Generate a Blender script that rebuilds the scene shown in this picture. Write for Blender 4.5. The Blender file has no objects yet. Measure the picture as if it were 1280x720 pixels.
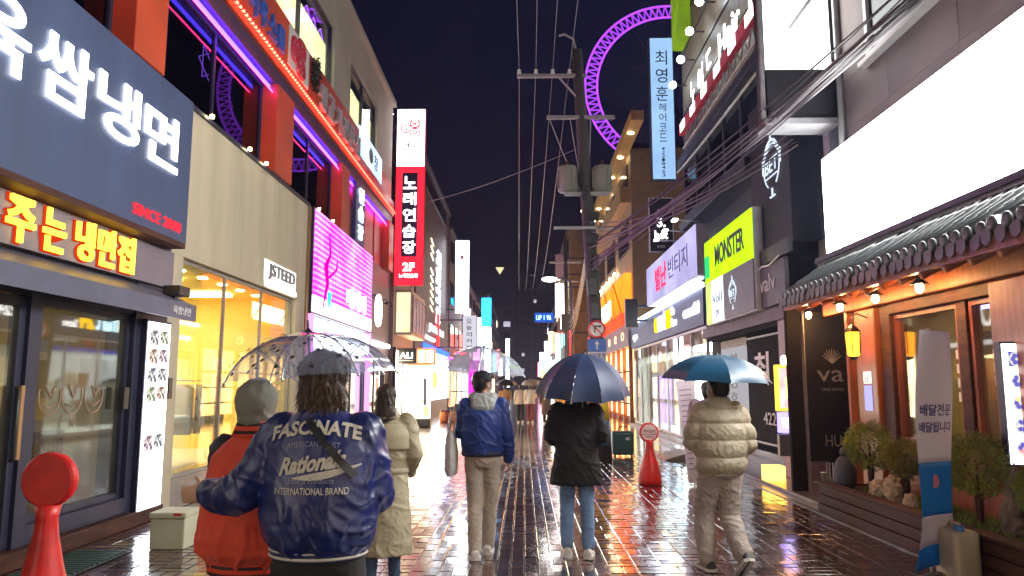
import bpy, bmesh, math, random
from mathutils import Vector, Matrix, noise
from mathutils.bvhtree import BVHTree

R = math.radians
rnd = random.Random(11)
S = bpy.context.scene
C = S.collection

# ------------------------------------------------------------------ camera, sky, exposure
cam_data = bpy.data.cameras.new('camera')
cam = bpy.data.objects.new('camera', cam_data)
C.objects.link(cam)
cam.location = (0, 0, 1.62)
cam.rotation_euler = (R(90 + 7.4735), 0, R(0.9162))
cam_data.sensor_width = 36
cam_data.lens = 36 * 930 / 1280
cam_data.clip_start = 0.05
cam_data.clip_end = 2000
S.camera = cam

world = bpy.data.worlds.new('World')
S.world = world
world.use_nodes = True
wn = world.node_tree
wn.nodes.clear()
sky = wn.nodes.new('ShaderNodeTexSky')
sky.sky_type = 'NISHITA'
sky.sun_disc = False
sky.sun_elevation = R(-2.0)
sky.sun_rotation = R(200)
sky.altitude = 0
sky.air_density = 1.6
sky.dust_density = 3.0
bg = wn.nodes.new('ShaderNodeBackground')
bg.inputs['Strength'].default_value = 0.06
wo = wn.nodes.new('ShaderNodeOutputWorld')
tint = wn.nodes.new('ShaderNodeMix')
tint.data_type = 'RGBA'
tint.blend_type = 'MULTIPLY'
tint.inputs['Factor'].default_value = 1.0
tint.inputs[7].default_value = (0.15, 0.15, 0.75, 1)       # glow of the city on the rain cloud
wn.links.new(sky.outputs[0], tint.inputs[6])
wn.links.new(tint.outputs[2], bg.inputs[0])
wn.links.new(bg.outputs[0], wo.inputs[0])

S.view_settings.view_transform = 'Standard'
S.view_settings.look = 'None'
S.view_settings.exposure = 1.6
S.view_settings.gamma = 1.0
S.view_settings.use_curve_mapping = False
S.cycles.use_denoising = True
S.cycles.denoiser = 'OPENIMAGEDENOISE'
S.cycles.max_bounces = 8
S.cycles.diffuse_bounces = 3
S.cycles.glossy_bounces = 4
S.cycles.transparent_max_bounces = 16
S.cycles.sample_clamp_indirect = 4.0
S.cycles.blur_glossy = 0.3
S.cycles.caustics_reflective = False
S.cycles.caustics_refractive = False
S.cycles.use_light_tree = True
GAIN = 1.0           # common factor on every sign and lamp of the street

# ------------------------------------------------------------------ materials
def nodes_of(name):
    m = bpy.data.materials.new(name)
    m.use_nodes = True
    nt = m.node_tree
    return m, nt, nt.nodes['Principled BSDF']

def noise_node(nt, scale, detail=4, rough=0.55, vec=None, stretch=None):
    tc = nt.nodes.new('ShaderNodeTexCoord')
    n = nt.nodes.new('ShaderNodeTexNoise')
    n.inputs['Scale'].default_value = scale
    n.inputs['Detail'].default_value = detail
    n.inputs['Roughness'].default_value = rough
    if stretch:
        mp = nt.nodes.new('ShaderNodeMapping')
        mp.inputs['Scale'].default_value = stretch
        nt.links.new(tc.outputs['Object'], mp.inputs[0])
        nt.links.new(mp.outputs[0], n.inputs['Vector'])
    else:
        nt.links.new(tc.outputs['Object'], n.inputs['Vector'])
    return n

def mat(name, col, rough=0.5, metal=0.0, var=0.18, scale=3.0, bump=0.0, bscale=30.0, coat=0.0, stretch=None,
        rvar=0.12, sheen=0.0, spec=0.5, subsurf=0.0, per_object=0.0):
    m, nt, b = nodes_of(name)
    n = noise_node(nt, scale, stretch=stretch)
    rp = nt.nodes.new('ShaderNodeValToRGB')
    rp.color_ramp.elements[0].position = 0.3
    rp.color_ramp.elements[1].position = 0.72
    lo = [max(0, c * (1 - var)) for c in col]
    hi = [min(1, c * (1 + var)) for c in col]
    rp.color_ramp.elements[0].color = (*lo, 1)
    rp.color_ramp.elements[1].color = (*hi, 1)
    nt.links.new(n.outputs[0], rp.inputs[0])
    out = rp.outputs[0]
    if per_object:
        oi = nt.nodes.new('ShaderNodeObjectInfo')
        mr0 = nt.nodes.new('ShaderNodeMapRange')
        mr0.inputs[3].default_value = 1 - per_object
        mr0.inputs[4].default_value = 1 + per_object
        nt.links.new(oi.outputs['Random'], mr0.inputs[0])
        hs = nt.nodes.new('ShaderNodeHueSaturation')
        nt.links.new(mr0.outputs[0], hs.inputs['Value'])
        nt.links.new(out, hs.inputs['Color'])
        out = hs.outputs[0]
    nt.links.new(out, b.inputs['Base Color'])
    mr = nt.nodes.new('ShaderNodeMapRange')
    mr.inputs[3].default_value = max(0.02, rough - rvar)
    mr.inputs[4].default_value = min(1, rough + rvar)
    n2 = noise_node(nt, scale * 2.7)
    nt.links.new(n2.outputs[0], mr.inputs[0])
    nt.links.new(mr.outputs[0], b.inputs['Roughness'])
    b.inputs['Metallic'].default_value = metal
    b.inputs['Specular IOR Level'].default_value = spec
    b.inputs['Coat Weight'].default_value = coat
    b.inputs['Coat Roughness'].default_value = 0.08
    b.inputs['Sheen Weight'].default_value = sheen
    if subsurf:
        b.inputs['Subsurface Weight'].default_value = subsurf
        b.inputs['Subsurface Radius'].default_value = (0.012, 0.004, 0.002)
    if bump:
        nb = noise_node(nt, bscale, 5, stretch=stretch)
        bp = nt.nodes.new('ShaderNodeBump')
        bp.inputs['Strength'].default_value = bump
        bp.inputs['Distance'].default_value = 0.01
        nt.links.new(nb.outputs[0], bp.inputs['Height'])
        nt.links.new(bp.outputs[0], b.inputs['Normal'])
    return m

def em(name, col, strength, var=0.0, scale=1.5):
    m = bpy.data.materials.new(name)
    m.use_nodes = True
    nt = m.node_tree
    nt.nodes.clear()
    e = nt.nodes.new('ShaderNodeEmission')
    e.inputs[0].default_value = (*col, 1)
    e.inputs[1].default_value = strength * GAIN
    if var:
        n = noise_node(nt, scale, 2)
        mr = nt.nodes.new('ShaderNodeMapRange')
        mr.inputs[1].default_value = 0.3
        mr.inputs[2].default_value = 0.7
        mr.inputs[3].default_value = strength * GAIN * (1 - var)
        mr.inputs[4].default_value = strength * GAIN * (1 + var)
        nt.links.new(n.outputs[0], mr.inputs[0])
        nt.links.new(mr.outputs[0], e.inputs[1])
    o = nt.nodes.new('ShaderNodeOutputMaterial')
    nt.links.new(e.outputs[0], o.inputs[0])
    return m

def em_print(name, cols, strength, scale=26.0):
    # backlit colour print: blotches of ink on a glowing sheet
    m = bpy.data.materials.new(name)
    m.use_nodes = True
    nt = m.node_tree
    nt.nodes.clear()
    n = noise_node(nt, scale, 3, 0.7)
    rp = nt.nodes.new('ShaderNodeValToRGB')
    k = len(cols)
    rp.color_ramp.elements[0].position = 0.34
    rp.color_ramp.elements[1].position = 0.66
    for q in range(k - 2):
        rp.color_ramp.elements.new(0.34 + 0.32 * (q + 1) / (k - 1))
    for el, c in zip(rp.color_ramp.elements, cols):
        el.color = (*c, 1)
    nt.links.new(n.outputs[0], rp.inputs[0])
    e = nt.nodes.new('ShaderNodeEmission')
    e.inputs[1].default_value = strength * GAIN
    nt.links.new(rp.outputs[0], e.inputs[0])
    o = nt.nodes.new('ShaderNodeOutputMaterial')
    nt.links.new(e.outputs[0], o.inputs[0])
    return m

def glass(name, tint_col=(0.9, 0.95, 0.95), ior=1.5, rough=0.02, haze=0.0, haze_col=(0.6, 0.6, 0.6), gain=1.0):
    m = bpy.data.materials.new(name)
    m.use_nodes = True
    nt = m.node_tree
    nt.nodes.clear()
    t = nt.nodes.new('ShaderNodeBsdfTransparent')
    t.inputs[0].default_value = (*tint_col, 1)
    g = nt.nodes.new('ShaderNodeBsdfGlossy')
    g.inputs['Roughness'].default_value = rough
    g.inputs[0].default_value = (1, 1, 1, 1)
    f = nt.nodes.new('ShaderNodeFresnel')
    geo = nt.nodes.new('ShaderNodeNewGeometry')          # both faces of a pane reflect alike
    io = nt.nodes.new('ShaderNodeMapRange')
    io.inputs[3].default_value = ior
    io.inputs[4].default_value = 1.0 / ior
    nt.links.new(geo.outputs['Backfacing'], io.inputs[0])
    nt.links.new(io.outputs[0], f.inputs[0])
    mx = nt.nodes.new('ShaderNodeMixShader')
    mm = nt.nodes.new('ShaderNodeMath')
    mm.operation = 'MULTIPLY'
    mm.use_clamp = True
    mm.inputs[1].default_value = gain
    nt.links.new(f.outputs[0], mm.inputs[0])
    nt.links.new(mm.outputs[0], mx.inputs[0])
    body = t.outputs[0]
    if haze:
        d = nt.nodes.new('ShaderNodeBsdfTranslucent')
        d.inputs[0].default_value = (*haze_col, 1)
        d2 = nt.nodes.new('ShaderNodeBsdfDiffuse')
        d2.inputs[0].default_value = (*haze_col, 1)
        ad = nt.nodes.new('ShaderNodeMixShader')
        nt.links.new(d.outputs[0], ad.inputs[1])
        nt.links.new(d2.outputs[0], ad.inputs[2])
        n = noise_node(nt, 6, 4)
        mr = nt.nodes.new('ShaderNodeMapRange')
        mr.inputs[1].default_value = 0.3
        mr.inputs[2].default_value = 0.75
        mr.inputs[3].default_value = haze * 0.6
        mr.inputs[4].default_value = haze * 1.4
        nt.links.new(n.outputs[0], mr.inputs[0])
        m2 = nt.nodes.new('ShaderNodeMixShader')
        nt.links.new(mr.outputs[0], m2.inputs[0])
        nt.links.new(t.outputs[0], m2.inputs[1])
        nt.links.new(ad.outputs[0], m2.inputs[2])
        body = m2.outputs[0]
    nt.links.new(body, mx.inputs[1])
    nt.links.new(g.outputs[0], mx.inputs[2])
    o = nt.nodes.new('ShaderNodeOutputMaterial')
    nt.links.new(mx.outputs[0], o.inputs[0])
    return m

# ------------------------------------------------------------------ mesh helpers
class MB:
    def __init__(s):
        s.v = []
        s.f = []
    def add(s, vs, fs):
        n = len(s.v)
        s.v += [tuple(v) for v in vs]
        s.f += [tuple(i + n for i in f) for f in fs]
        return s
    def box(s, x0, x1, y0, y1, z0, z1):
        x0, x1 = sorted((x0, x1)); y0, y1 = sorted((y0, y1)); z0, z1 = sorted((z0, z1))
        vs = [(x0, y0, z0), (x1, y0, z0), (x1, y1, z0), (x0, y1, z0), (x0, y0, z1), (x1, y0, z1), (x1, y1, z1), (x0, y1, z1)]
        return s.add(vs, [(0, 3, 2, 1), (4, 5, 6, 7), (0, 1, 5, 4), (1, 2, 6, 5), (2, 3, 7, 6), (3, 0, 4, 7)])
    def obox(s, c, size, rot):
        hx, hy, hz = [q / 2 for q in size]
        vs = [Vector(c) + rot @ Vector((a * hx, b * hy, d * hz)) for d in (-1, 1) for a, b in ((-1, -1), (1, -1), (1, 1), (-1, 1))]
        return s.add(vs, [(0, 3, 2, 1), (4, 5, 6, 7), (0, 1, 5, 4), (1, 2, 6, 5), (2, 3, 7, 6), (3, 0, 4, 7)])
    def tube(s, pts, r, n=8, caps=True):
        pts = [Vector(p) for p in pts]
        rs = r if isinstance(r, (list, tuple)) else [r] * len(pts)
        t = (pts[1] - pts[0]).normalized()
        a = t.orthogonal().normalized()
        vs = []
        for i, p in enumerate(pts):
            if i == 0: d = pts[1] - pts[0]
            elif i == len(pts) - 1: d = pts[-1] - pts[-2]
            else: d = pts[i + 1] - pts[i - 1]
            d.normalize()
            a = (a - d * a.dot(d)).normalized()
            b = d.cross(a)
            for k in range(n):
                w = 2 * math.pi * k / n
                vs.append(p + (a * math.cos(w) + b * math.sin(w)) * rs[i])
        fs = []
        for i in range(len(pts) - 1):
            for k in range(n):
                k2 = (k + 1) % n
                fs.append((i * n + k, i * n + k2, (i + 1) * n + k2, (i + 1) * n + k))
        if caps:
            fs.append(tuple(range(n - 1, -1, -1)))
            fs.append(tuple((len(pts) - 1) * n + k for k in range(n)))
        return s.add(vs, fs)
    def lathe(s, prof, c=(0, 0, 0), n=24, rot=None):
        vs = []
        for r, z in prof:
            for k in range(n):
                w = 2 * math.pi * k / n
                q = Vector((r * math.cos(w), r * math.sin(w), z))
                if rot: q = rot @ q
                vs.append(Vector(c) + q)
        fs = []
        for i in range(len(prof) - 1):
            for k in range(n):
                k2 = (k + 1) % n
                fs.append((i * n + k, i * n + k2, (i + 1) * n + k2, (i + 1) * n + k))
        fs.append(tuple(range(n - 1, -1, -1)))
        fs.append(tuple((len(prof) - 1) * n + k for k in range(n)))
        return s.add(vs, fs)
    def prism(s, poly, axis, a0, a1):
        n = len(poly)
        def pt(q, a):
            return {'x': (a, q[0], q[1]), 'y': (q[0], a, q[1]), 'z': (q[0], q[1], a)}[axis]
        vs = [pt(q, a0) for q in poly] + [pt(q, a1) for q in poly]
        fs = [tuple(range(n - 1, -1, -1)), tuple(range(n, 2 * n))]
        fs += [(k, (k + 1) % n, n + (k + 1) % n, n + k) for k in range(n)]
        return s.add(vs, fs)
    def sphere(s, c, r, nu=16, nv=10, rot=None):
        rx, ry, rz = r if isinstance(r, (tuple, list)) else (r, r, r)
        vs = []
        for j in range(nv + 1):
            t = math.pi * (0.02 + 0.96 * j / nv)
            for k in range(nu):
                w = 2 * math.pi * k / nu
                q = Vector((rx * math.sin(t) * math.cos(w), ry * math.sin(t) * math.sin(w), -rz * math.cos(t)))
                if rot: q = rot @ q
                vs.append(Vector(c) + q)
        fs = [(j * nu + k, j * nu + (k + 1) % nu, (j + 1) * nu + (k + 1) % nu, (j + 1) * nu + k) for j in range(nv) for k in range(nu)]
        fs.append(tuple(range(nu - 1, -1, -1)))
        fs.append(tuple(nv * nu + k for k in range(nu)))
        return s.add(vs, fs)
    def loft(s, rings, n=20):
        # rings: (center, axis_a, axis_b) half axes as vectors
        vs = []
        for c, a, b in rings:
            c, a, b = Vector(c), Vector(a), Vector(b)
            for k in range(n):
                w = 2 * math.pi * k / n
                vs.append(c + a * math.cos(w) + b * math.sin(w))
        fs = []
        for i in range(len(rings) - 1):
            for k in range(n):
                k2 = (k + 1) % n
                fs.append((i * n + k, i * n + k2, (i + 1) * n + k2, (i + 1) * n + k))
        fs.append(tuple(range(n - 1, -1, -1)))
        fs.append(tuple((len(rings) - 1) * n + k for k in range(n)))
        return s.add(vs, fs)

WL = {}
def wl(o):
    return WL.get(o.name, Vector((0, 0, 0))) if o else Vector((0, 0, 0))

def link_mesh(name, me, m, parent, centre=True):
    o = bpy.data.objects.new(name, me)
    C.objects.link(o)
    if m is not None:
        me.materials.clear()
        me.materials.append(m)
    loc = Vector((0, 0, 0))
    if centre and len(me.vertices):
        xs = [v.co for v in me.vertices]
        lo = Vector((min(v.x for v in xs), min(v.y for v in xs), min(v.z for v in xs)))
        hi = Vector((max(v.x for v in xs), max(v.y for v in xs), max(v.z for v in xs)))
        loc = (lo + hi) / 2
        if parent is None:
            loc.z = lo.z
        me.transform(Matrix.Translation(-loc))
    o.parent = parent
    o.location = loc - wl(parent)
    WL[o.name] = loc
    return o

def obj(name, mb, m, parent=None, smooth=False, bevel=0.0, seg=2):
    me = bpy.data.meshes.new(name)
    me.from_pydata([tuple(v) for v in mb.v], [], mb.f)
    me.validate()
    bm = bmesh.new()
    bm.from_mesh(me)
    bmesh.ops.recalc_face_normals(bm, faces=bm.faces)
    bm.to_mesh(me)
    bm.free()
    if smooth:
        me.polygons.foreach_set('use_smooth', [True] * len(me.polygons))
    o = link_mesh(name, me, m, parent)
    if bevel:
        bv = o.modifiers.new('bevel', 'BEVEL')
        bv.width = bevel
        bv.segments = seg
        bv.limit_method = 'ANGLE'
        bv.angle_limit = R(40)
    return o

def boxes(name, m, parent, *bs, bevel=0.0):
    mb = MB()
    for b in bs:
        mb.box(*b)
    return obj(name, mb, m, parent, bevel=bevel)

def tag(o, label, cat=None, group=None, kind=None):
    if label: o['label'] = label
    if cat: o['category'] = cat
    if group: o['group'] = group
    if kind: o['kind'] = kind
    return o

def thing(name, label, cat, loc=(0, 0, 0), group=None):
    o = bpy.data.objects.new(name, None)
    o.empty_display_size = 0.2
    C.objects.link(o)
    o.location = loc
    WL[o.name] = Vector(loc)
    return tag(o, label, cat, group)

def copy_tree(src, parent, delta, label=None):
    c = src.copy()
    C.objects.link(c)
    c.parent = parent
    if parent is None:
        c.location = src.location + Vector(delta)
        WL[c.name] = wl(src) + Vector(delta)
    if label: c['label'] = label
    for ch in list(src.children):
        copy_tree(ch, c, delta)
    return c

TXT = {}
def text_geo(body, bold=0.0, res=3, shear=0.0):
    k = (body, bold, res, shear)
    if k not in TXT:
        cu = bpy.data.curves.new('t', 'FONT')
        cu.body = body
        cu.offset = bold
        cu.resolution_u = res
        cu.extrude = 0.5
        cu.shear = shear
        cu.fill_mode = 'BOTH'
        o = bpy.data.objects.new('t', cu)
        me = bpy.data.meshes.new_from_object(o)
        vs = [v.co.copy() for v in me.vertices]
        fs = [tuple(p.vertices) for p in me.polygons]
        bpy.data.objects.remove(o)
        bpy.data.meshes.remove(me)
        bpy.data.curves.remove(cu)
        x0 = min(v.x for v in vs); x1 = max(v.x for v in vs)
        y0 = min(v.y for v in vs); y1 = max(v.y for v in vs)
        TXT[k] = ([((v.x - x0) / (x1 - x0), (v.y - y0) / (y1 - y0), v.z + 0.5) for v in vs], fs)
    return TXT[k]

UX, UY, UZ = Vector((1, 0, 0)), Vector((0, 1, 0)), Vector((0, 0, 1))
def put_text(parent, body, o, u, v, W, H, m, depth=0.02, bold=0.0, name='lettering', shear=0.0, res=3):
    vs, fs = text_geo(body, bold, res, shear)
    o = Vector(o); n = u.cross(v)
    mb = MB()
    mb.add([o + u * (a * W) + v * (b * H) + n * (c * depth) for a, b, c in vs], fs)
    return obj(name, mb, m, parent)

def letters(parent, chars, o, u, v, cw, ch, m, depth=0.03, bold=0.012, vertical=False, pitch=None, name='letter', res=3):
    # one mesh for each character; cells along u, or down when vertical
    o = Vector(o)
    pitch = pitch or ((ch if vertical else cw) * 1.12)
    k = 0
    for c in chars:
        if c != ' ':
            p = o + (-v * (pitch * k) if vertical else u * (pitch * k))
            put_text(parent, c, p, u, v, cw, ch, m, depth, bold, name, res=res)
        k += 1 if c != ' ' else 0.55

YL = Vector((0, 1, 0))     # reading direction of a sign on the west facade (faces +x)
YR = Vector((0, -1, 0))    # the same on the east facade (faces -x)
# ------------------------------------------------------------------ shared materials
M = {}
M['charcoal'] = mat('charcoal_metal', (0.030, 0.033, 0.065), 0.42, 0.2)
M['black'] = mat('black_paint', (0.018, 0.018, 0.022), 0.38, bump=0.05)
M['matte_black'] = mat('matte_black', (0.012, 0.012, 0.014), 0.8, spec=.15)
M['navy'] = mat('navy_sign_panel', (0.058, 0.085, 0.175), 0.5, var=0.2, scale=1.1, bump=0.04, stretch=(1.5, 1.5, .25))
M['plum_panel'] = mat('plum_grey_panel', (0.20, 0.17, 0.21), 0.5, scale=1.2)
M['beige'] = mat('beige_render', (0.54, 0.475, 0.34), 0.72, var=0.17, scale=1.0, bump=0.25, bscale=90, stretch=(2, 2, .3))
M['stone'] = mat('stone_cladding', (0.2, 0.165, 0.16), 0.62, var=0.22, scale=0.8, bump=0.3, bscale=24)
M['cream'] = mat('cream_render', (0.42, 0.38, 0.33), 0.75, var=0.13, scale=0.6, bump=0.2, bscale=60)
M['orange_steel'] = mat('orange_red_steel', (0.55, 0.075, 0.022), 0.45, var=0.2, scale=1.1)
M['red_panel'] = mat('red_panel', (0.5, 0.03, 0.03), 0.4, var=0.2, scale=1.0)
M['wood_red'] = mat('red_brown_timber', (0.30, 0.078, 0.03), 0.48, var=0.3, scale=2.5, bump=0.25, bscale=18, stretch=(6, 6, 0.7), coat=0.15)
M['wood_dark'] = mat('dark_wet_timber', (0.07, 0.026, 0.017), 0.62, var=0.45, scale=3, bump=0.35, bscale=16, stretch=(6, 0.6, 6), spec=.3)
M['wood_warm'] = mat('pale_wood', (0.4, 0.22, 0.09), 0.45, var=0.25, scale=4, stretch=(5, 5, 0.8))
M['steel'] = mat('brushed_steel', (0.5, 0.5, 0.52), 0.3, 0.9)
M['dull_steel'] = mat('galvanised_steel', (0.35, 0.35, 0.37), 0.5, 0.6)
M['white_plastic'] = mat('white_plastic', (0.72, 0.72, 0.7), 0.35, var=0.06)
M['roof_tile'] = mat('dark_glazed_tile', (0.05, 0.06, 0.062), 0.45, var=0.35, scale=5, bump=0.25, coat=0.12)
M['concrete'] = mat('wet_concrete', (0.2, 0.19, 0.185), 0.35, var=0.25, scale=2.4, bump=0.3, bscale=40, coat=0.35)
M['yellow_wall'] = mat('warm_yellow_wall', (0.84, 0.66, 0.18), 0.7, var=0.05, scale=0.8)
M['white_wall'] = mat('white_wall', (0.72, 0.7, 0.66), 0.7, var=0.06)
M['tan_wall'] = mat('tan_wall', (0.5, 0.36, 0.12), 0.65, var=0.15)
M['glass'] = glass('shop_glass', (0.86, 0.9, 0.9), 1.5)
M['glass_dark'] = glass('tinted_glass', (0.30, 0.34, 0.36), 1.5, gain=0.7)
M['glass_warm'] = glass('restaurant_glass', (0.82, 0.84, 0.78), 1.5, 0.03, haze=0.04, haze_col=(0.5, 0.45, 0.3), gain=0.8)
M['glass_wet'] = glass('rain_streaked_glass', (0.6, 0.64, 0.62), 1.6, 0.03, haze=0.07, haze_col=(0.5, 0.5, 0.45), gain=1.3)
M['print_black'] = mat('black_print', (0.02, 0.02, 0.025), 0.5)
M['print_white'] = mat('white_print', (0.75, 0.75, 0.75), 0.5, var=0.03)
M['print_red'] = mat('red_print', (0.6, 0.02, 0.02), 0.5)
M['e_white'] = em('lit_white_letters', (1.0, 0.98, 0.95), 2.4)
M['e_white_soft'] = em('lit_white_soft', (1.0, 0.97, 0.95), 1.5, 0.15)
M['e_box'] = em('white_lightbox', (0.92, 0.95, 1.0), 3.2, 0.06)
M['e_yellow'] = em('yellow_neon', (1.0, 0.62, 0.04), 1.5)
M['e_redhalo'] = em('red_neon_halo', (0.85, 0.05, 0.01), 0.3)
M['e_red'] = em('red_led', (1.0, 0.045, 0.025), 9)
M['e_redface'] = em('red_lightbox_face', (0.85, 0.008, 0.018), 1.35, 0.08)
M['e_pinkline'] = em('pink_led', (1.0, 0.03, 0.2), 7)
M['e_blueline'] = em('blue_led', (0.06, 0.03, 1.0), 4.5)
M['e_warm'] = em('warm_lamp', (1.0, 0.75, 0.4), 14.0)
M['e_warm_panel'] = em('warm_ceiling_panel', (1.0, 0.77, 0.38), 7.5)
M['e_cool_panel'] = em('cool_ceiling_panel', (0.95, 1.0, 0.93), 11)
M['e_room'] = em('lit_room_window', (1.0, 0.86, 0.5), 1.5, 0.35, 0.8)

# ------------------------------------------------------------------ the ground
def wet(name, base, island=True, rlo=0.05, rhi=0.32, bump=0.25, bscale=25, brick=None, patch=0.55):
    m, nt, b = nodes_of(name)
    n = noise_node(nt, 1.7, 5)
    rp = nt.nodes.new('ShaderNodeValToRGB')
    rp.color_ramp.elements[0].color = (*[c * 0.55 for c in base], 1)
    rp.color_ramp.elements[1].color = (*[c * 1.5 for c in base], 1)
    nt.links.new(n.outputs[0], rp.inputs[0])
    out = rp.outputs[0]
    if island:
        g = nt.nodes.new('ShaderNodeNewGeometry')
        oi = nt.nodes.new('ShaderNodeObjectInfo')
        ad = nt.nodes.new('ShaderNodeMath'); ad.operation = 'ADD'
        nt.links.new(g.outputs['Random Per Island'], ad.inputs[0])
        nt.links.new(oi.outputs['Random'], ad.inputs[1])
        fr = nt.nodes.new('ShaderNodeMath'); fr.operation = 'FRACT'
        nt.links.new(ad.outputs[0], fr.inputs[0])
        mr = nt.nodes.new('ShaderNodeMapRange')
        mr.inputs[3].default_value = 0.5; mr.inputs[4].default_value = 1.6
        nt.links.new(fr.outputs[0], mr.inputs[0])
        hs = nt.nodes.new('ShaderNodeHueSaturation')
        nt.links.new(mr.outputs[0], hs.inputs['Value'])
        nt.links.new(out, hs.inputs['Color'])
        out = hs.outputs[0]
    nt.links.new(out, b.inputs['Base Color'])
    tc = nt.nodes.new('ShaderNodeNewGeometry')
    n2 = nt.nodes.new('ShaderNodeTexNoise')
    n2.inputs['Scale'].default_value = patch
    n2.inputs['Detail'].default_value = 5
    nt.links.new(tc.outputs['Position'], n2.inputs['Vector'])
    mr2 = nt.nodes.new('ShaderNodeMapRange')
    mr2.inputs[1].default_value = 0.35; mr2.inputs[2].default_value = 0.68
    mr2.inputs[3].default_value = rlo; mr2.inputs[4].default_value = rhi
    nt.links.new(n2.outputs[0], mr2.inputs[0])
    nt.links.new(mr2.outputs[0], b.inputs['Roughness'])
    b.inputs['Specular IOR Level'].default_value = 0.85
    b.inputs['Coat Weight'].default_value = 1.0
    b.inputs['Coat Roughness'].default_value = 0.11
    b.inputs['Coat IOR'].default_value = 1.4
    n3 = nt.nodes.new('ShaderNodeTexNoise')
    n3.inputs['Scale'].default_value = bscale
    n3.inputs['Detail'].default_value = 3
    nt.links.new(tc.outputs['Position'], n3.inputs['Vector'])
    bp = nt.nodes.new('ShaderNodeBump')
    bp.inputs['Strength'].default_value = bump
    bp.inputs['Distance'].default_value = 0.004
    hgt = n3.outputs[0]
    if brick:
        bt = nt.nodes.new('ShaderNodeTexBrick')
        bt.inputs['Scale'].default_value = 1.0
        bt.inputs['Brick Width'].default_value = brick[0]
        bt.inputs['Row Height'].default_value = brick[1]
        bt.inputs['Mortar Size'].default_value = 0.008
        nt.links.new(tc.outputs['Position'], bt.inputs['Vector'])
        mm = nt.nodes.new('ShaderNodeMath'); mm.operation = 'SUBTRACT'
        nt.links.new(n3.outputs[0], mm.inputs[0])
        nt.links.new(bt.outputs['Fac'], mm.inputs[1])
        hgt = mm.outputs[0]
    nt.links.new(hgt, bp.inputs['Height'])
    nt.links.new(bp.outputs[0], b.inputs['Normal'])
    nt.links.new(bp.outputs[0], b.inputs['Coat Normal'])
    return m

M['brick'] = wet('wet_brick', (0.06, 0.027, 0.026), True, 0.09, 0.26, 0.18, 16)
M['joint'] = wet('wet_joint', (0.045, 0.040, 0.038), False, 0.02, 0.06, 0.05, 12)
M['far_paving'] = wet('wet_far_paving', (0.05, 0.024, 0.023), False, 0.08, 0.2, 0.35, 14, (0.25, 0.125))

ground = boxes('ground', M['concrete'], None, (-400, 400, -200, 900, -0.6, -0.03))
ground['kind'] = 'structure'
Y_END = 19.0
street = boxes('street', M['joint'], None, (-4.75, 4.75, -6.0, Y_END, -0.028, -0.0055))
street['kind'] = 'structure'
far_street = boxes('far_street', M['far_paving'], None, (-5.6, 5.6, Y_END, 420, -0.026, 0.0))
far_street['kind'] = 'structure'

def brick_verts(w, l, tilt=(0, 0), dz=0.0, ch=0.006, h=0.03):
    # chamfered brick without an underside
    vs = []
    for (hw, hl, z) in ((w / 2, l / 2, -h), (w / 2, l / 2, -ch), (w / 2 - ch, l / 2 - ch, 0)):
        for a, b in ((-1, -1), (1, -1), (1, 1), (-1, 1)):
            zz = z + dz + (a * tilt[0] + b * tilt[1] if z > -h else 0)
            vs.append((a * hw, b * hl, zz))
    fs = [(8, 9, 10, 11)]
    for r in (0, 1):
        for k in range(4):
            k2 = (k + 1) % 4
            fs.append((r * 4 + k, r * 4 + k2, r * 4 + 4 + k2, r * 4 + 4 + k))
    return vs, fs

GAP = 0.011
slots = []                                    # (x, y, width in x, length in y)
bx0, bx1 = -1.0, 0.75
ncol = int(round((bx1 - bx0) / 0.125))
for c in range(ncol):                          # lengthwise courses down the middle
    x = bx0 + (c + 0.5) * 0.125
    y = 4.0 + (0.14 if c % 2 else 0.0)
    while y < Y_END - 0.28:
        slots.append((x, y + 0.14, 0.125, 0.28)); y += 0.28
def weave(xa, xb):
    n = int((xb - xa) / 0.25)
    for i in range(n):
        j = 0
        while 4.0 + (j + 1) * 0.25 < Y_END:
            cx = xa + (i + 0.5) * 0.25; cy = 4.0 + (j + 0.5) * 0.25
            if (i + j) % 2:
                slots.append((cx - 0.0625, cy, 0.125, 0.25)); slots.append((cx + 0.0625, cy, 0.125, 0.25))
            else:
                slots.append((cx, cy - 0.0625, 0.25, 0.125)); slots.append((cx, cy + 0.0625, 0.25, 0.125))
            j += 1
weave(-4.5, -1.0)
weave(0.75, 3.75)
def in_view(x, y):
    return y > 6.15 and abs(x - 0.0) < y * 0.66
near = sorted([s for s in slots if in_view(s[0], s[1])], key=lambda s: s[1] + 0.02 * abs(s[0]))[:300]
near_set = set((s[0], s[1]) for s in near)
variants = {}
def variant(w, l):
    k = (round(w, 3), round(l, 3), rnd.randrange(6))
    if k not in variants:
        vs, fs = brick_verts(w - GAP, l - GAP, (rnd.uniform(-.0013, .0013), rnd.uniform(-.0013, .0013)), rnd.uniform(-.0018, .0018))
        me = bpy.data.meshes.new('brick')
        me.from_pydata(vs, [], fs)
        me.materials.append(M['brick'])
        variants[k] = me
    return variants[k]
for s in near:
    o = bpy.data.objects.new('brick', variant(s[2], s[3]))
    C.objects.link(o)
    o.parent = street
    o.location = Vector((s[0], s[1], 0)) - wl(street)
fv, ff = [], []
for s in slots:
    if (s[0], s[1]) in near_set: continue
    vs, fs = brick_verts(s[2] - GAP, s[3] - GAP, (rnd.uniform(-.0013, .0013), rnd.uniform(-.0013, .0013)), rnd.uniform(-.0018, .0018))
    n = len(fv)
    fv += [(v[0] + s[0], v[1] + s[1], v[2]) for v in vs]
    ff += [tuple(i + n for i in f) for f in fs]
me = bpy.data.meshes.new('brick_field')
me.from_pydata(fv, [], ff)
bf = link_mesh('brick_field', me, M['brick'], street)
bf['kind'] = 'stuff'
gut = MB()
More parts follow.
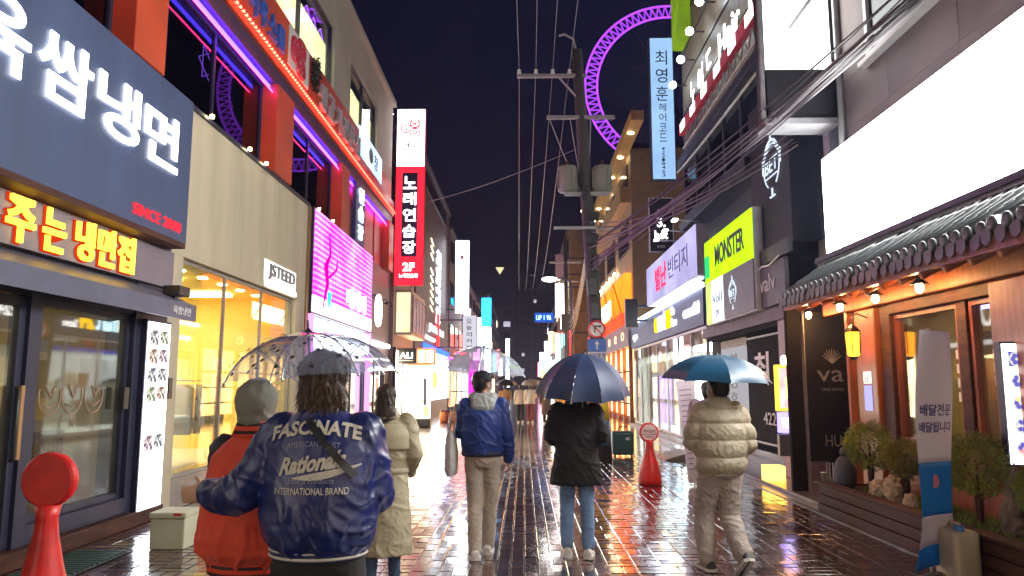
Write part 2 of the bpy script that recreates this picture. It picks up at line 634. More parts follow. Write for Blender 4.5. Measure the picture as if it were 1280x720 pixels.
gut.box(3.76, 3.95, -4, Y_END + 6, -0.02, 0.012)
gutter = obj('gutter', gut, M['concrete'], None, bevel=0.004)
gutter['kind'] = 'structure'
pav = boxes('pavement', M['concrete'], None, (3.96, 6.2, 10.3, 19.0, -0.02, 0.06))
pav['kind'] = 'structure'

# ------------------------------------------------------------------ generic pieces
def room(parent, x0, x1, y0, y1, z0, z1, wall_m, floor_m, ceil_m, open_side, name='interior', t=0.06):
    # walls of a shop interior, open towards the street
    xs = (x0 - t, x0) if open_side == 'east' else (x1, x1 + t)
    boxes(name + '_wall', wall_m, parent, (*xs, y0, y1, z0, z1))
    boxes(name + '_wall', wall_m, parent, (x0, x1, y1, y1 + t, z0, z1))
    boxes(name + '_wall', wall_m, parent, (x0, x1, y0 - t, y0, z0, z1))
    boxes(name + '_floor', floor_m, parent, (x0, x1, y0, y1, z0 - t, z0))
    boxes(name + '_ceiling', ceil_m, parent, (x0, x1, y0, y1, z1, z1 + t))

def window_on(parent, x, y0, y1, z0, z1, frame_m, glass_m, facing, fw=0.06, d=0.08, mull=0, name='window'):
    s = 1 if facing == 'east' else -1
    mb = MB()
    xa, xb = x - d / 2, x + d / 2
    mb.box(xa, xb, y0, y0 + fw, z0, z1); mb.box(xa, xb, y1 - fw, y1, z0, z1)
    mb.box(xa, xb, y0 + fw, y1 - fw, z0, z0 + fw); mb.box(xa, xb, y0 + fw, y1 - fw, z1 - fw, z1)
    ys = [y0 + fw + (y1 - y0 - 2 * fw) * k / (mull + 1) for k in range(mull + 2)]
    for k in range(1, mull + 1):
        mb.box(xa + 0.005, xb - 0.005, ys[k] - fw / 2, ys[k] + fw / 2, z0 + fw, z1 - fw)
    w = obj(name, mb, frame_m, parent)
    for k in range(mull + 1):
        a = ys[k] + (fw / 2 if k else 0); b = ys[k + 1] - (fw / 2 if k < mull else 0)
        boxes('pane', glass_m, w, (x - 0.006, x + 0.006, a, b, z0 + fw, z1 - fw))
    return w

def disc_lamp(parent, x, y, z, r, m, name='downlight'):
    mb = MB(); mb.lathe([(r, 0), (r, 0.02)], (x, y, z - 0.022), 14)
    return obj(name, mb, m, parent)

# ------------------------------------------------------------------ noodle restaurant, west side
t = thing('noodle_restaurant', 'noodle restaurant front with dark framed glass and low step', 'shop', (-4.6, 6.4, 0))
boxes('pier', M['charcoal'], t, (-4.95, -4.6, 8.72, 9.5, 0.0, 3.4))
boxes('upper_wall', M['charcoal'], t, (-5.0, -4.72, 1.0, 9.5, 3.0, 5.3))
boxes('step', M['wood_dark'], t, (-5.0, -4.5, 1.0, 9.48, 0.0, 0.16), bevel=0.01)
boxes('sill', M['charcoal'], t, (-4.78, -4.6, 7.02, 8.72, 0.16, 0.34), bevel=0.006)
room(t, -9.2, -4.9, 1.2, 9.4, 0.12, 2.85, M['tan_wall'], M['wood_dark'], M['charcoal'], 'east')
boxes('transom', M['charcoal'], t, (-4.8, -4.62, 1.0, 8.72, 2.46, 2.84))
boxes('jamb', M['charcoal'], t, (-4.8, -4.6, 6.84, 7.02, 0.16, 2.46))
window_on(t, -4.7, 7.02, 8.72, 0.34, 2.46, M['charcoal'], M['glass_wet'], 'east', 0.07)
door = window_on(t, -4.68, 5.2, 6.84, 0.17, 2.44, M['charcoal'], M['glass_wet'], 'east', 0.09, name='door')
mb = MB(); mb.tube([(-4.6, 6.72, 0.95), (-4.57, 6.72, 0.97), (-4.57, 6.72, 1.58), (-4.6, 6.72, 1.6)], 0.016)
obj('handle', mb, M['black'], door, True)
boxes('handle', M['wood_warm'], door, (-4.62, -4.58, 6.78, 6.83, 0.95, 1.62), bevel=0.008)
window_on(t, -4.68, 2.2, 5.2, 0.17, 2.44, M['charcoal'], M['glass_wet'], 'east', 0.09, mull=1)
for yy in (3.0, 5.0, 7.2):
    boxes('ceiling_light', M['e_warm_panel'], t, (-8.4, -5.3, yy, yy + 0.2, 2.78, 2.83))
boxes('door_lock', M['black'], t, (-4.6, -4.585, 8.55, 8.66, 1.35, 1.6), bevel=0.005)
# bowl emblems printed on the glass
e_decal = mat('pale_glass_print', (0.4, 0.27, 0.2), 0.6)
for k, yy in enumerate((7.36, 7.73, 8.12)):
    mb = MB()
    pts = [(-4.688, yy + 0.17 * math.cos(a), 1.52 - 0.19 * math.sin(a)) for a in [R(-20 + 220 * q / 16) for q in range(17)]]
    mb.tube(pts, 0.007, 5)
    mb.tube([(-4.688, yy - 0.12, 1.44), (-4.688, yy, 1.4), (-4.688, yy + 0.12, 1.46)], 0.006, 5)
    mb.tube([(-4.688, yy - 0.08 + 0.02 * k, 1.62), (-4.688, yy + 0.02, 1.5), (-4.688, yy + 0.07, 1.6)], 0.012, 5)
    obj('bowl_emblem', mb, e_decal, t)
put_text(t, 'K', (-4.69, 7.74, 1.2), YL, UZ, 0.06, 0.08, e_decal, 0.004)

def chair(x, y, label, face=0):
    c = thing('dining_chair', label, 'chair', (x, y, 0.12), 'dining chairs inside the noodle restaurant')
    boxes('seat', M['wood_red'], c, (x - .2, x + .2, y - .2, y + .2, 0.55, 0.59), bevel=0.01)
    for a in (-.17, .17):
        for b in (-.17, .17):
            boxes('leg', M['wood_red'], c, (x + a - .02, x + a + .02, y + b - .02, y + b + .02, 0.12, 0.55))
    xx = x + 0.18
    boxes('back_post', M['wood_red'], c, (xx - .02, xx + .02, y - .2, y - .165, .59, 1.04))
    boxes('back_post', M['wood_red'], c, (xx - .02, xx + .02, y + .165, y + .2, .59, 1.04))
    boxes('top_rail', M['wood_red'], c, (xx - .025, xx + .025, y - .21, y + .21, 1.04, 1.13), bevel=0.01)
    for k in range(4):
        yy = y - .11 + k * .073
        boxes('slat', M['wood_warm'], c, (xx - .01, xx + .01, yy - .012, yy + .012, .59, 1.04))
for k, yy in enumerate((7.35, 7.85, 8.35)):
    chair(-5.45, yy, ['slatted wooden chair behind the restaurant glass, next to the door jamb', 'slatted wooden chair in the middle of three behind the restaurant glass', 'slatted wooden chair behind the glass beside the lit menu strip'][k])
tb = thing('dining_table', 'wooden dining table inside the noodle restaurant behind chairs', 'table', (-6.1, 7.8, 0.12))
boxes('table_top', M['wood_warm'], tb, (-6.5, -5.75, 7.1, 8.6, .84, .88), bevel=0.008)
for a in (-6.45, -5.82):
    for b in (7.15, 8.53):
        boxes('leg', M['black'], tb, (a, a + .04, b, b + .04, .12, .84))

# big navy sign box
t = thing('shop_sign', 'large navy sign box with huge white Korean lettering above the awning', 'sign', (-4.5, 6.2, 3.38))
boxes('panel', M['navy'], t, (-4.72, -4.3, 2.5, 9.26, 3.40, 5.28), bevel=0.012)
boxes('trim', M['wood_dark'], t, (-4.62, -4.28, 2.5, 9.2, 3.33, 3.398), bevel=0.006)
letters(t, '육쌈냉면', (-4.29, 5.26, 4.2), YL, UZ, 0.82, 0.66, M['e_white'], 0.012, 0.016, pitch=0.93, res=4)
put_text(t, 'SINCE 2000', (-4.298, 7.92, 3.5), YL, UZ, 1.14, 0.13, em('dim_red_letters', (0.7, 0.03, 0.05), 0.55), 0.02, 0.004)

t = thing('neon_sign', 'plum grey fascia with glowing yellow neon Korean letters under navy sign', 'sign', (-4.6, 6.0, 2.84))
boxes('panel', M['plum_panel'], t, (-4.72, -4.52, 2.5, 9.42, 2.85, 3.32))
for ch, yy, w in (('고', 5.1, .34), ('기', 5.52, .34), ('주', 6.24, .37), ('는', 6.74, .33), ('냉', 7.25, .31), ('면', 7.64, .31), ('집', 8.03, .33)):
    put_text(t, ch, (-4.515, yy - .012, 2.865), YL, UZ, w + .024, .44, M['e_redhalo'], 0.012, 0.05, 'letter_glow')  # bolder red letters behind, standing in for the neon's red glow
    put_text(t, ch, (-4.49, yy, 2.88), YL, UZ, w, .41, M['e_yellow'], 0.03, 0.022, 'letter')

t = thing('awning', 'dark navy awning over the noodle restaurant window', 'awning', (-4.4, 6.0, 2.4))
mb = MB(); mb.prism([(-4.54, 2.80), (-4.18, 2.62), (-4.15, 2.62), (-4.15, 2.42), (-4.18, 2.42), (-4.18, 2.58), (-4.54, 2.76)], 'y', 2.0, 9.3)
obj('canopy', mb, mat('awning_cloth', (0.10, 0.11, 0.17), 0.45, bump=0.1), t)
mb = MB(); mb.prism([(-4.54, 2.80), (-4.18, 2.62), (-4.15, 2.62), (-4.15, 2.42), (-4.54, 2.5)], 'y', 9.302, 9.32)
obj('end_panel', mb, M['black'], t)
put_text(t, '육쌈냉면', (-4.148, 8.7, 2.47), YL, UZ, 0.46, 0.1, M['print_white'], 0.004, 0.01)
t = thing('floodlight', 'small black floodlight on the end of the awning', 'lamp', (-4.3, 9.15, 2.7))
boxes('housing', M['black'], t, (-4.42, -4.2, 8.95, 9.25, 2.72, 2.84), bevel=0.015)
boxes('bracket', M['black'], t, (-4.36, -4.3, 9.05, 9.1, 2.66, 2.72))

# lit menu strip
t = thing('menu_lightbox', 'tall glowing white menu strip with dish photos beside the restaurant window', 'sign', (-4.55, 9.2, 0.1))
boxes('frame', M['charcoal'], t, (-4.6, -4.53, 8.86, 9.47, 0.1, 2.42))
boxes('face', em('menu_strip_face', (0.86, 0.9, 1.0), 3.6), t, (-4.528, -4.522, 8.89, 9.44, 0.13, 2.39))
photo_m = []
for k, c in enumerate([(0.10, 0.10, 0.13), (0.12, 0.16, 0.07), (0.22, 0.1, 0.06), (0.16, 0.08, 0.14), (0.08, 0.1, 0.14)]):
    photo_m.append(em_print('dish_photo_%s' % 'abcde'[k], [(.02, .02, .03), c, (.5, .45, .4), (.75, .75, .8)], .7, 22))
k = 0
for r in range(5):
    for c2 in range(2):
        z1 = 2.3 - r * 0.23 - (0.35 if r == 4 else 0)
        boxes('dish_photo', photo_m[k % 5], t, (-4.521, -4.519, 8.93 + c2 * .245, 9.155 + c2 * .245, z1 - .19 + .025 * (k % 2), z1))
        k += 1

# ------------------------------------------------------------------ clothing shop with pale render
t = thing('clothing_shop', 'pale beige rendered clothing shop with warm yellow lit display window', 'shop', (-4.8, 12.5, 0))
for a, b in ((9.5, 11.72), (11.728, 13.6), (13.608, 15.46)):
    boxes('wall_panel', M['beige'], t, (-5.1, -4.6, a, b, 3.35, 5.42), bevel=0.004)
boxes('pier', M['beige'], t, (-5.1, -4.602, 9.5, 9.86, 0, 3.348))
boxes('pier', M['beige'], t, (-5.1, -4.602, 14.86, 15.46, 0, 3.348))
boxes('edge_strip', mat('bronze_strip', (0.3, 0.19, 0.06), 0.4, 0.3), t, (-5.1, -4.57, 15.462, 15.64, 0, 5.44))
boxes('plinth', M['concrete'], t, (-5.1, -4.62, 9.86, 14.86, 0.0, 0.40), bevel=0.006)
boxes('coping', M['charcoal'], t, (-5.12, -4.55, 9.4, 15.46, 5.422, 5.47))
room(t, -8.6, -4.75, 9.7, 15.2, 0.36, 3.36, M['yellow_wall'], M['white_wall'], M['yellow_wall'], 'east')
window_on(t, -4.72, 9.86, 14.86, 0.40, 3.34, M['dull_steel'], M['glass'], 'east', 0.04, 0.06, mull=2)
mb = MB(); mb.tube([(-4.68, 10.72, 0.95), (-4.64, 10.72, 0.95), (-4.64, 10.72, 1.62), (-4.64, 10.58, 1.62), (-4.64, 10.58, 0.95), (-4.64, 10.7, 0.95)], 0.012)
obj('handle', mb, M['steel'], t, True)
for k in range(6):
    disc_lamp(t, -5.2, 10.25 + .8 * k, 3.358, 0.075, M['e_warm'])
    disc_lamp(t, -7.0, 10.25 + .8 * k, 3.358, 0.075, M['e_warm'])
boxes('ceiling_light', M['e_warm_panel'], t, (-7.9, -5.6, 11.5, 12.0, 3.3, 3.35))
boxes('ceiling_light', M['e_warm_panel'], t, (-7.9, -5.6, 13.6, 14.1, 3.3, 3.35))
boxes('card_reader', M['black'], t, (-4.6, -4.585, 9.62, 9.72, 1.45, 1.72), bevel=0.004)
t = thing('halo_sign', 'white halo lit sign lettering on the beige shop wall', 'sign', (-4.6, 13.8, 3.38))
boxes('light_bar', M['e_white_soft'], t, (-4.6, -4.56, 13.0, 14.75, 3.39, 3.46))
boxes('backing', em('halo_backing', (1, .97, .95), .55, .3), t, (-4.6, -4.585, 12.95, 14.75, 3.47, 3.86))
put_text(t, 'JSTEED', (-4.583, 13.12, 3.52), YL, UZ, 1.5, 0.29, mat('grey_letters', (0.16, 0.17, 0.18), 0.4), 0.03, 0.004)

def mannequin(x, y, label, cloth, low, zb=0.36):
    c = thing('mannequin', label, 'mannequin', (x, y, zb), 'shop mannequins in the display window')
    mb = MB()
    mb.loft([((x, y, zb + z), (rx, 0, 0), (0, ry, 0)) for z, rx, ry in ((.78, .14, .17), (.95, .12, .15), (1.1, .115, .135), (1.28, .125, .175), (1.40, .1, .18), (1.45, .05, .07))], 18)
    for sgn in (-1, 1):
        mb.tube([(x, y + sgn * .17, zb + 1.4), (x + .02, y + sgn * .23, zb + 1.15), (x + .06, y + sgn * .22, zb + .98)], [.055, .048, .04], 10)
    obj('top', mb, cloth, c, True)
    mb = MB()
    for sgn in (-1, 1):
        mb.tube([(x, y + sgn * .085, zb + .86), (x, y + sgn * .09, zb + .5), (x, y + sgn * .1, zb + .06)], [.1, .075, .055], 12)
    obj('trousers', mb, low, c, True)
    mb = MB(); mb.tube([(x, y, zb + 1.44), (x, y, zb + 1.53)], [.055, .05], 12)
    mb.sphere((x + .01, y, zb + 1.64), (.1, .08, .125))
    obj('head', mb, M['white_plastic'], c, True)
    mb = MB(); mb.lathe([(.17, 0), (.17, .012), (.02, .02)], (x, y, zb + .002))
    obj('base', mb, M['steel'], c, True)

def striped(name, a, b, scale):
    m, nt, bs = nodes_of(name)
    tc = nt.nodes.new('ShaderNodeTexCoord'); w = nt.nodes.new('ShaderNodeTexWave')
    w.bands_direction = 'Z'; w.inputs['Scale'].default_value = scale; w.inputs['Distortion'].default_value = 0.4
    rp = nt.nodes.new('ShaderNodeValToRGB'); rp.color_ramp.interpolation = 'CONSTANT'
    rp.color_ramp.elements[0].color = (*a, 1); rp.color_ramp.elements[1].position = .6; rp.color_ramp.elements[1].color = (*b, 1)
    nt.links.new(tc.outputs['Object'], w.inputs[0]); nt.links.new(w.outputs[0], rp.inputs[0]); nt.links.new(rp.outputs[0], bs.inputs[0])
    bs.inputs['Roughness'].default_value = .8
    return m
cotton = mat('cream_cotton', (0.62, 0.54, 0.42), 0.85)
mannequin(-5.15, 10.22, 'mannequin in a striped top in the beige shop window', striped('striped_knit', (0.7, 0.62, 0.5), (0.09, 0.05, 0.05), 5.2), cotton)
mannequin(-5.5, 13.4, 'mannequin in a plain cream top deeper in the shop window', cotton, mat('khaki_cotton', (0.3, 0.23, 0.12), 0.85))
t = thing('display_table', 'round white display table on a steel leg in shop window', 'table', (-5.6, 11.2, 0.36))
mb = MB(); mb.lathe([(.52, .0), (.55, .02), (.55, .045), (.5, .055)], (-5.6, 11.2, 1.12), 32); obj('table_top', mb, M['white_plastic'], t, True)
mb = MB(); mb.lathe([(.25, 0), (.25, .015), (.03, .03), (.03, .76)], (-5.6, 11.2, .36)); obj('leg', mb, M['steel'], t)
t = thing('clothes_rack', 'steel rail hung with pale garments inside the beige shop', 'clothes rack', (-5.5, 12.2, 0.36))
mb = MB(); mb.tube([(-5.5, 11.7, .36), (-5.5, 11.7, 1.7), (-5.5, 13.0, 1.7), (-5.5, 13.0, .36)], .015); obj('rail', mb, M['steel'], t)
gm = [mat('garment_' + n, c, .85) for n, c in (('white', (.7, .66, .6)), ('sand', (.5, .4, .25)), ('olive', (.3, .27, .08)), ('cream', (.66, .58, .4)))]
for k in range(9):
    y = 11.8 + k * .135
    mb = MB(); mb.loft([((-5.5, y, z), (w, 0, 0), (0, d, 0)) for z, w, d in ((.85 + .1 * (k % 3), .26, .05), (1.2, .23, .045), (1.55, .2, .035), (1.64, .05, .02))], 12)
    obj('garment', mb, gm[k % 4], t, True)
t = thing('ring_lamp', 'glowing oval ring lamp hanging inside the beige shop', 'lamp', (-6.6, 12.4, 2.0))
mb = MB(); mb.tube([(-6.6, 12.6 + .14 * math.cos(a), 2.1 + .22 * math.sin(a)) for a in [2 * math.pi * q / 24 for q in range(25)]], .022, 6)
obj('ring', mb, em('amber_ring', (1, .72, .12), 3.5), t)
mb = MB(); mb.tube([(-6.6, 12.6, 2.33), (-6.6, 12.6, 3.34)], .006, 5); obj('cord', mb, M['black'], t)
for k, yy in enumerate((11.75, 12.15, 13.1)):
    l = thing('glass_lamp', ['frosted lamp in the beige shop, nearest the striped mannequin', 'frosted lamp in the beige shop beside the oval ring', 'frosted lamp in the beige shop beyond the oval ring'][k].replace('nearest', 'closer to'), 'lamp', (-6.6, yy, 2.0), 'frosted lamps in the beige shop')
    mb = MB(); mb.lathe([(.03, -.06), (.12, -.03), (.13, .03), (.04, .1)], (-6.6, yy, 2.05)); obj('shade', mb, em('frosted_lamp', (1, .95, .82), 4.0), l, True)
    mb = MB(); mb.tube([(-6.6, yy, 2.15), (-6.6, yy, 3.34)], .006, 5); obj('cord', mb, M['black'], l)
# ------------------------------------------------------------------ orange steel building over the shops
t = thing('steel_frame_building', 'building with orange red steel frame, LED lines and cream upper storey', 'building', (-4.8, 16, 5.42))
for a, b in ((8.1, 8.84), (13.0, 13.98), (17.9, 18.7), (24.4, 25.2)):
    boxes('column', M['orange_steel'], t, (-4.95, -4.5, a, b, 5.47, 7.12), bevel=0.01)
boxes('fascia', M['orange_steel'], t, (-5.2, -4.5, 5.0, 19.6, 7.42, 8.58), bevel=0.01)
boxes('fascia', M['red_panel'], t, (-5.2, -4.5, 19.602, 25.2, 7.42, 7.92), bevel=0.01)
boxes('beam', mat('dark_beam', (0.06, 0.04, 0.08), 0.4), t, (-5.2, -4.56, 5.0, 25.2, 7.12, 7.418))
mb = MB(); mb.tube([(-4.47, 5.0, 7.56), (-4.47, 25.3, 7.56)], .022, 6); obj('red_light_line', mb, M['e_red'], t)
mb = MB()
for k in range(150):
    y = 5.1 + k * .135
    mb.box(-4.5, -4.44, y, y + .03, 7.535, 7.585)
lc = obj('light_clips', mb, M['charcoal'], t); lc['kind'] = 'stuff'
for a, b in ((5.0, 8.1), (8.86, 12.98), (14.0, 17.88), (18.72, 24.38)):
    mb = MB(); mb.tube([(-4.6, a, 6.96), (-4.6, b, 6.96)], .012, 6); obj('pink_light_line', mb, M['e_pinkline'], t)
    boxes('blue_light_line', M['e_blueline'], t, (-4.66, -4.64, a, b, 7.03, 7.085))
for a, b, mu in ((5.0, 8.1, 1), (8.84, 13.0, 1), (13.98, 17.9, 1)):
    window_on(t, -4.82, a, b, 5.5, 7.11, M['charcoal'], M['glass_dark'], 'east', 0.06, 0.08, mull=mu)
room(t, -9.0, -5.0, 5.0, 17.9, 5.46, 7.1, mat('dusky_wall', (0.11, 0.05, 0.06), .7), M['wood_dark'], M['charcoal'], 'east')
boxes('counter', M['wood_warm'], t, (-5.6, -5.1, 14.2, 17.6, 5.47, 5.62))
for y in (10.3, 11.8, 12.6, 16.0, 17.2):
    boxes('sill_lamp', M['e_warm'], t, (-4.54, -4.5, y, y + .05, 5.475, 5.52))
# red lit bays next to the karaoke sign
for k in range(4):
    a = 18.72 + k * 1.42
    boxes('red_panel', M['red_panel'], t, (-4.9, -4.74 + .03 * (k % 2), a, a + 1.4, 5.47, 7.11), bevel=.006)
boxes('red_panel', M['red_panel'], t, (-5.0, -4.62, 19.6, 25.2, 7.925, 8.58))
# cream upper storey
wm = M['cream']
boxes('upper_wall', wm, t, (-5.2, -4.62, 5.0, 12.2, 8.585, 11.4))
boxes('upper_wall', wm, t, (-5.2, -4.62, 12.2, 17.25, 10.35, 11.4))
boxes('upper_wall', wm, t, (-5.2, -4.62, 17.25, 18.95, 8.585, 11.4))
boxes('upper_wall', wm, t, (-5.2, -4.62, 18.95, 22.6, 10.35, 11.4))
boxes('upper_wall', wm, t, (-5.2, -4.62, 22.6, 25.2, 8.585, 11.4))
boxes('coping', wm, t, (-5.3, -4.5, 5.0, 25.3, 11.405, 11.6), bevel=.015)
boxes('roof', M['charcoal'], t, (-11, -5.2, 5.0, 25.2, 11.2, 11.39))
boxes('end_wall', wm, t, (-11, -4.63, 25.21, 25.3, 0, 11.39))
boxes('end_wall', wm, t, (-11, -5.2, 4.9, 4.99, 5.5, 11.39))
for a, b in ((12.2, 17.25), (18.95, 22.6)):
    window_on(t, -4.75, a, b, 8.6, 10.34, M['charcoal'], M['glass'], 'east', 0.05, 0.1, mull=1)
    boxes('room_wall', M['charcoal'], t, (-6.6, -6.5, a, b, 8.6, 10.34))
    boxes('lit_blind', em('lit_blind', (1.0, .9, .45), 1.0, .3, 1.2), t, (-4.84, -4.82, a + .1, b - .1, 8.62, 9.85))
    boxes('room_ceiling', M['charcoal'], t, (-6.5, -4.95, a, b, 10.35, 10.4))
# glowing zigzag painted in as the wheel truss's reflection in the upper glass
e_viol = em('violet_glow', (.35, .1, .9), 1.6)
mb = MB(); mb.tube([(-4.86, 15.4 + .28 * k, 9.85 + (.25 if k % 2 else 0)) for k in range(7)], .012, 5); obj('truss_reflection', mb, e_viol, t)
mb = MB()
cc = Vector((-4.9, 10.9, 6.55))
for k in range(6):
    a = k * math.pi / 3
    mb.tube([cc + Vector((0, .3 * math.cos(a), .3 * math.sin(a))), cc + Vector((0, .3 * math.cos(a + 2.1), .3 * math.sin(a + 2.1)))], .008, 4)
obj('violet_star', mb, e_viol, t)  # small star of glowing violet tubes behind the window
# lettering on the orange fascia
blue_l = mat('blue_sign_letters', (0.05, 0.13, 0.5), 0.35)
letters(t, '하우스룰', (-4.49, 11.35, 7.72), YL, UZ, .38, .46, blue_l, .06, .02, pitch=.46)
boxes('logo_backing', M['white_plastic'], t, (-4.5, -4.46, 13.42, 14.7, 7.7, 8.5), bevel=.01)
logo_m = mat('red_logo', (0.5, 0.03, 0.06), .4)
def logo(parent, o, u, v, s, m, r=.03):
    o = Vector(o); n = u.cross(v)
    def loop(cx, cy, w, h):
        pts = []
        for q in range(21):
            a = 2 * math.pi * q / 20
            ca, sa = math.cos(a), math.sin(a)
            px = cx + w * math.copysign(abs(ca) ** .55, ca); py = cy + h * math.copysign(abs(sa) ** .55, sa)
            pts.append(o + u * (px * s) + v * (py * s) + n * .015)
        return pts
    mb = MB()
    for q in ((.22, .5, .2, .26), (.22, .5, .08, .12), (.72, .72, .24, .2), (.72, .25, .24, .2), (.72, .25, .1, .06)):
        mb.tube(loop(*q), r * s, 6)
    mb.tube([o + u * (.5 * s) + v * (.6 * s) + n * .015, o + u * (.95 * s) + v * (.84 * s) + n * .015], r * s, 6)
    mb.tube([o + u * (.5 * s) + v * (.86 * s) + n * .015, o + u * (.95 * s) + v * (.52 * s) + n * .015], r * s, 6)
    return obj('logo', mb, m, parent)
logo(t, (-4.46, 13.5, 7.68), YL, UZ, .84, logo_m, .045)
letters(t, '생고기전문점', (-4.49, 15.5, 7.66), YL, UZ, .52, .6, mat('grey_sign_letters', (.42, .4, .42), .35), .08, .02, pitch=.68)
# dark wreath on the fascia
w = thing('wreath', 'dark leafy wreath hanging on the orange fascia beside the red logo', 'wreath', (-4.42, 15.05, 8.0))
mb = MB()
for k in range(170):
    a = rnd.uniform(0, 6.283); rr = rnd.uniform(.02, .22)
    c = Vector((-4.42 + rnd.uniform(-.05, .06), 15.05 + rr * math.cos(a), 8.18 + 1.7 * rr * math.sin(a)))
    d = Vector((rnd.uniform(-1, 1), rnd.uniform(-1, 1), rnd.uniform(-1, 1))).normalized() * .07
    e = d.orthogonal().normalized() * .03
    mb.add([c - d, c + e, c + d, c - e], [(0, 1, 2, 3)])
obj('leaves', mb, mat('dark_leaf', (0.015, 0.02, 0.015), .6), w)
# pale blue panel sign at the end of the fascia
t = thing('panel_sign', 'pale blue panel sign with thin dark letters above red wall', 'sign', (-4.55, 21.3, 7.93))
boxes('face', em('pale_blue_face', (.4, .55, .85), .75, .3, .7), t, (-4.6, -4.5, 19.68, 22.9, 7.93, 8.75), bevel=.01)
letters(t, '·창', (-4.495, 20.9, 8.1), YL, UZ, .55, .45, M['print_black'], .01, .0, pitch=.75)

# ------------------------------------------------------------------ pink LED wall
t = thing('led_screen', 'glowing magenta LED screen of stacked light rows on shop front', 'screen', (-4.6, 18.7, 2.3))
boxes('frame', M['charcoal'], t, (-4.9, -4.52, 15.66, 21.8, 3.15, 5.46))
m = bpy.data.materials.new('magenta_led_rows'); m.use_nodes = True
nt = m.node_tree; nt.nodes.clear()
g = nt.nodes.new('ShaderNodeNewGeometry')
sep = nt.nodes.new('ShaderNodeSeparateXYZ'); nt.links.new(g.outputs['Position'], sep.inputs[0])
w1 = nt.nodes.new('ShaderNodeMath'); w1.operation = 'MULTIPLY'; w1.inputs[1].default_value = 2 * math.pi / .125; nt.links.new(sep.outputs[2], w1.inputs[0])
w2 = nt.nodes.new('ShaderNodeMath'); w2.operation = 'SINE'; nt.links.new(w1.outputs[0], w2.inputs[0])
n = nt.nodes.new('ShaderNodeTexNoise'); n.inputs['Scale'].default_value = .9; nt.links.new(g.outputs['Position'], n.inputs['Vector'])
w3 = nt.nodes.new('ShaderNodeMath'); w3.operation = 'MULTIPLY_ADD'; w3.inputs[1].default_value = .24; w3.inputs[2].default_value = .0
nt.links.new(w2.outputs[0], w3.inputs[0])
w4 = nt.nodes.new('ShaderNodeMath'); w4.operation = 'ADD'; nt.links.new(w3.outputs[0], w4.inputs[0]); nt.links.new(n.outputs[0], w4.inputs[1])
rp = nt.nodes.new('ShaderNodeValToRGB')
rp.color_ramp.elements[0].position = .25; rp.color_ramp.elements[0].color = (.55, .015, .5, 1)
rp.color_ramp.elements[1].position = .95; rp.color_ramp.elements[1].color = (1.0, .22, .9, 1)
nt.links.new(w4.outputs[0], rp.inputs[0])
e = nt.nodes.new('ShaderNodeEmission'); e.inputs[1].default_value = 1.6 * GAIN; nt.links.new(rp.outputs[0], e.inputs[0])
o = nt.nodes.new('ShaderNodeOutputMaterial'); nt.links.new(e.outputs[0], o.inputs[0])
M['magenta'] = m
for k in range(6):
    a = 15.72 + k * 1.005
    boxes('led_panel', M['magenta'], t, (-4.518, -4.49, a, a + .975, 3.55, 5.42))
boxes('white_band', em('white_pink_band', (1.0, .86, 1.0), 2.4), t, (-4.518, -4.49, 15.72, 21.75, 3.2, 3.545))
mb = MB(); mb.tube([(-4.475, 16.4, 3.3), (-4.475, 16.7, 3.9), (-4.475, 16.5, 4.3), (-4.475, 16.9, 4.6), (-4.475, 16.8, 5.1)], [.015, .05, .07, .03, .015], 8)
mb.tube([(-4.475, 16.9, 4.1), (-4.475, 17.5, 4.35), (-4.475, 17.6, 4.6)], [.035, .025, .015], 8)
obj('red_motif', mb, em('red_motif', (.95, .0, .22), .8), t)
mb = MB(); mb.prism([(16.75, 3.75), (17.15, 3.75), (16.95, 3.25)], 'x', -4.487, -4.47); obj('blue_motif', mb, em('blue_motif', (.02, .3, 1), 1.3), t)
letters(t, '페이지', (-4.485, 18.6, 3.6), YL, UZ, .62, .5, M['e_white'], .04, .02, pitch=.78)
boxes('lower_lightbox', M['e_box'], t, (-4.6, -4.5, 15.9, 21.6, 2.5, 3.05))
for y in (15.66, 21.66):
    boxes('post', em('pink_post', (.9, .25, .8), .8), t, (-4.62, -4.5, y, y + .2, 0.0, 3.14))
t = thing('ring_letter', 'big white ring shaped letter projecting beside the magenta screen', 'sign', (-4.4, 21.95, 3.4))
mb = MB(); mb.tube([(-4.35, 22.1 + .3 * math.cos(a), 3.85 + .44 * math.sin(a)) for a in [2 * math.pi * q / 24 for q in range(25)]], .055, 8)
obj('ring', mb, M['e_white'], t, True)
boxes('bracket', M['black'], t, (-4.62, -4.33, 22.06, 22.14, 4.29, 4.33))

# shop below the screen and the grey shop after it
t = thing('cosmetics_shop', 'bright white shop front below the magenta screen', 'shop', (-4.8, 18.7, 0))
boxes('lintel', M['white_plastic'], t, (-4.95, -4.64, 15.66, 21.8, 2.3, 3.14))
room(t, -8.0, -4.75, 15.7, 21.7, 0.03, 2.5, M['white_wall'], M['white_wall'], M['white_wall'], 'east')
window_on(t, -4.7, 15.86, 21.6, 0.03, 2.3, M['charcoal'], M['glass'], 'east', .05, mull=3)
for y in (16.6, 18.4, 20.2):
    boxes('ceiling_light', M['e_cool_panel'], t, (-7.4, -5.4, y, y + .3, 2.42, 2.48))
for k in range(4):
    boxes('shelf', M['white_plastic'], t, (-7.9, -7.5, 15.9, 21.5, .5 + .45 * k, .54 + .45 * k))
t = thing('grey_shop', 'dusky grey shop front between the magenta screen and red karaoke sign', 'shop', (-4.8, 23.5, 0))
boxes('wall', mat('dusky_cladding', (.16, .12, .16), .5), t, (-5.0, -4.66, 21.82, 25.2, 2.6, 5.45))
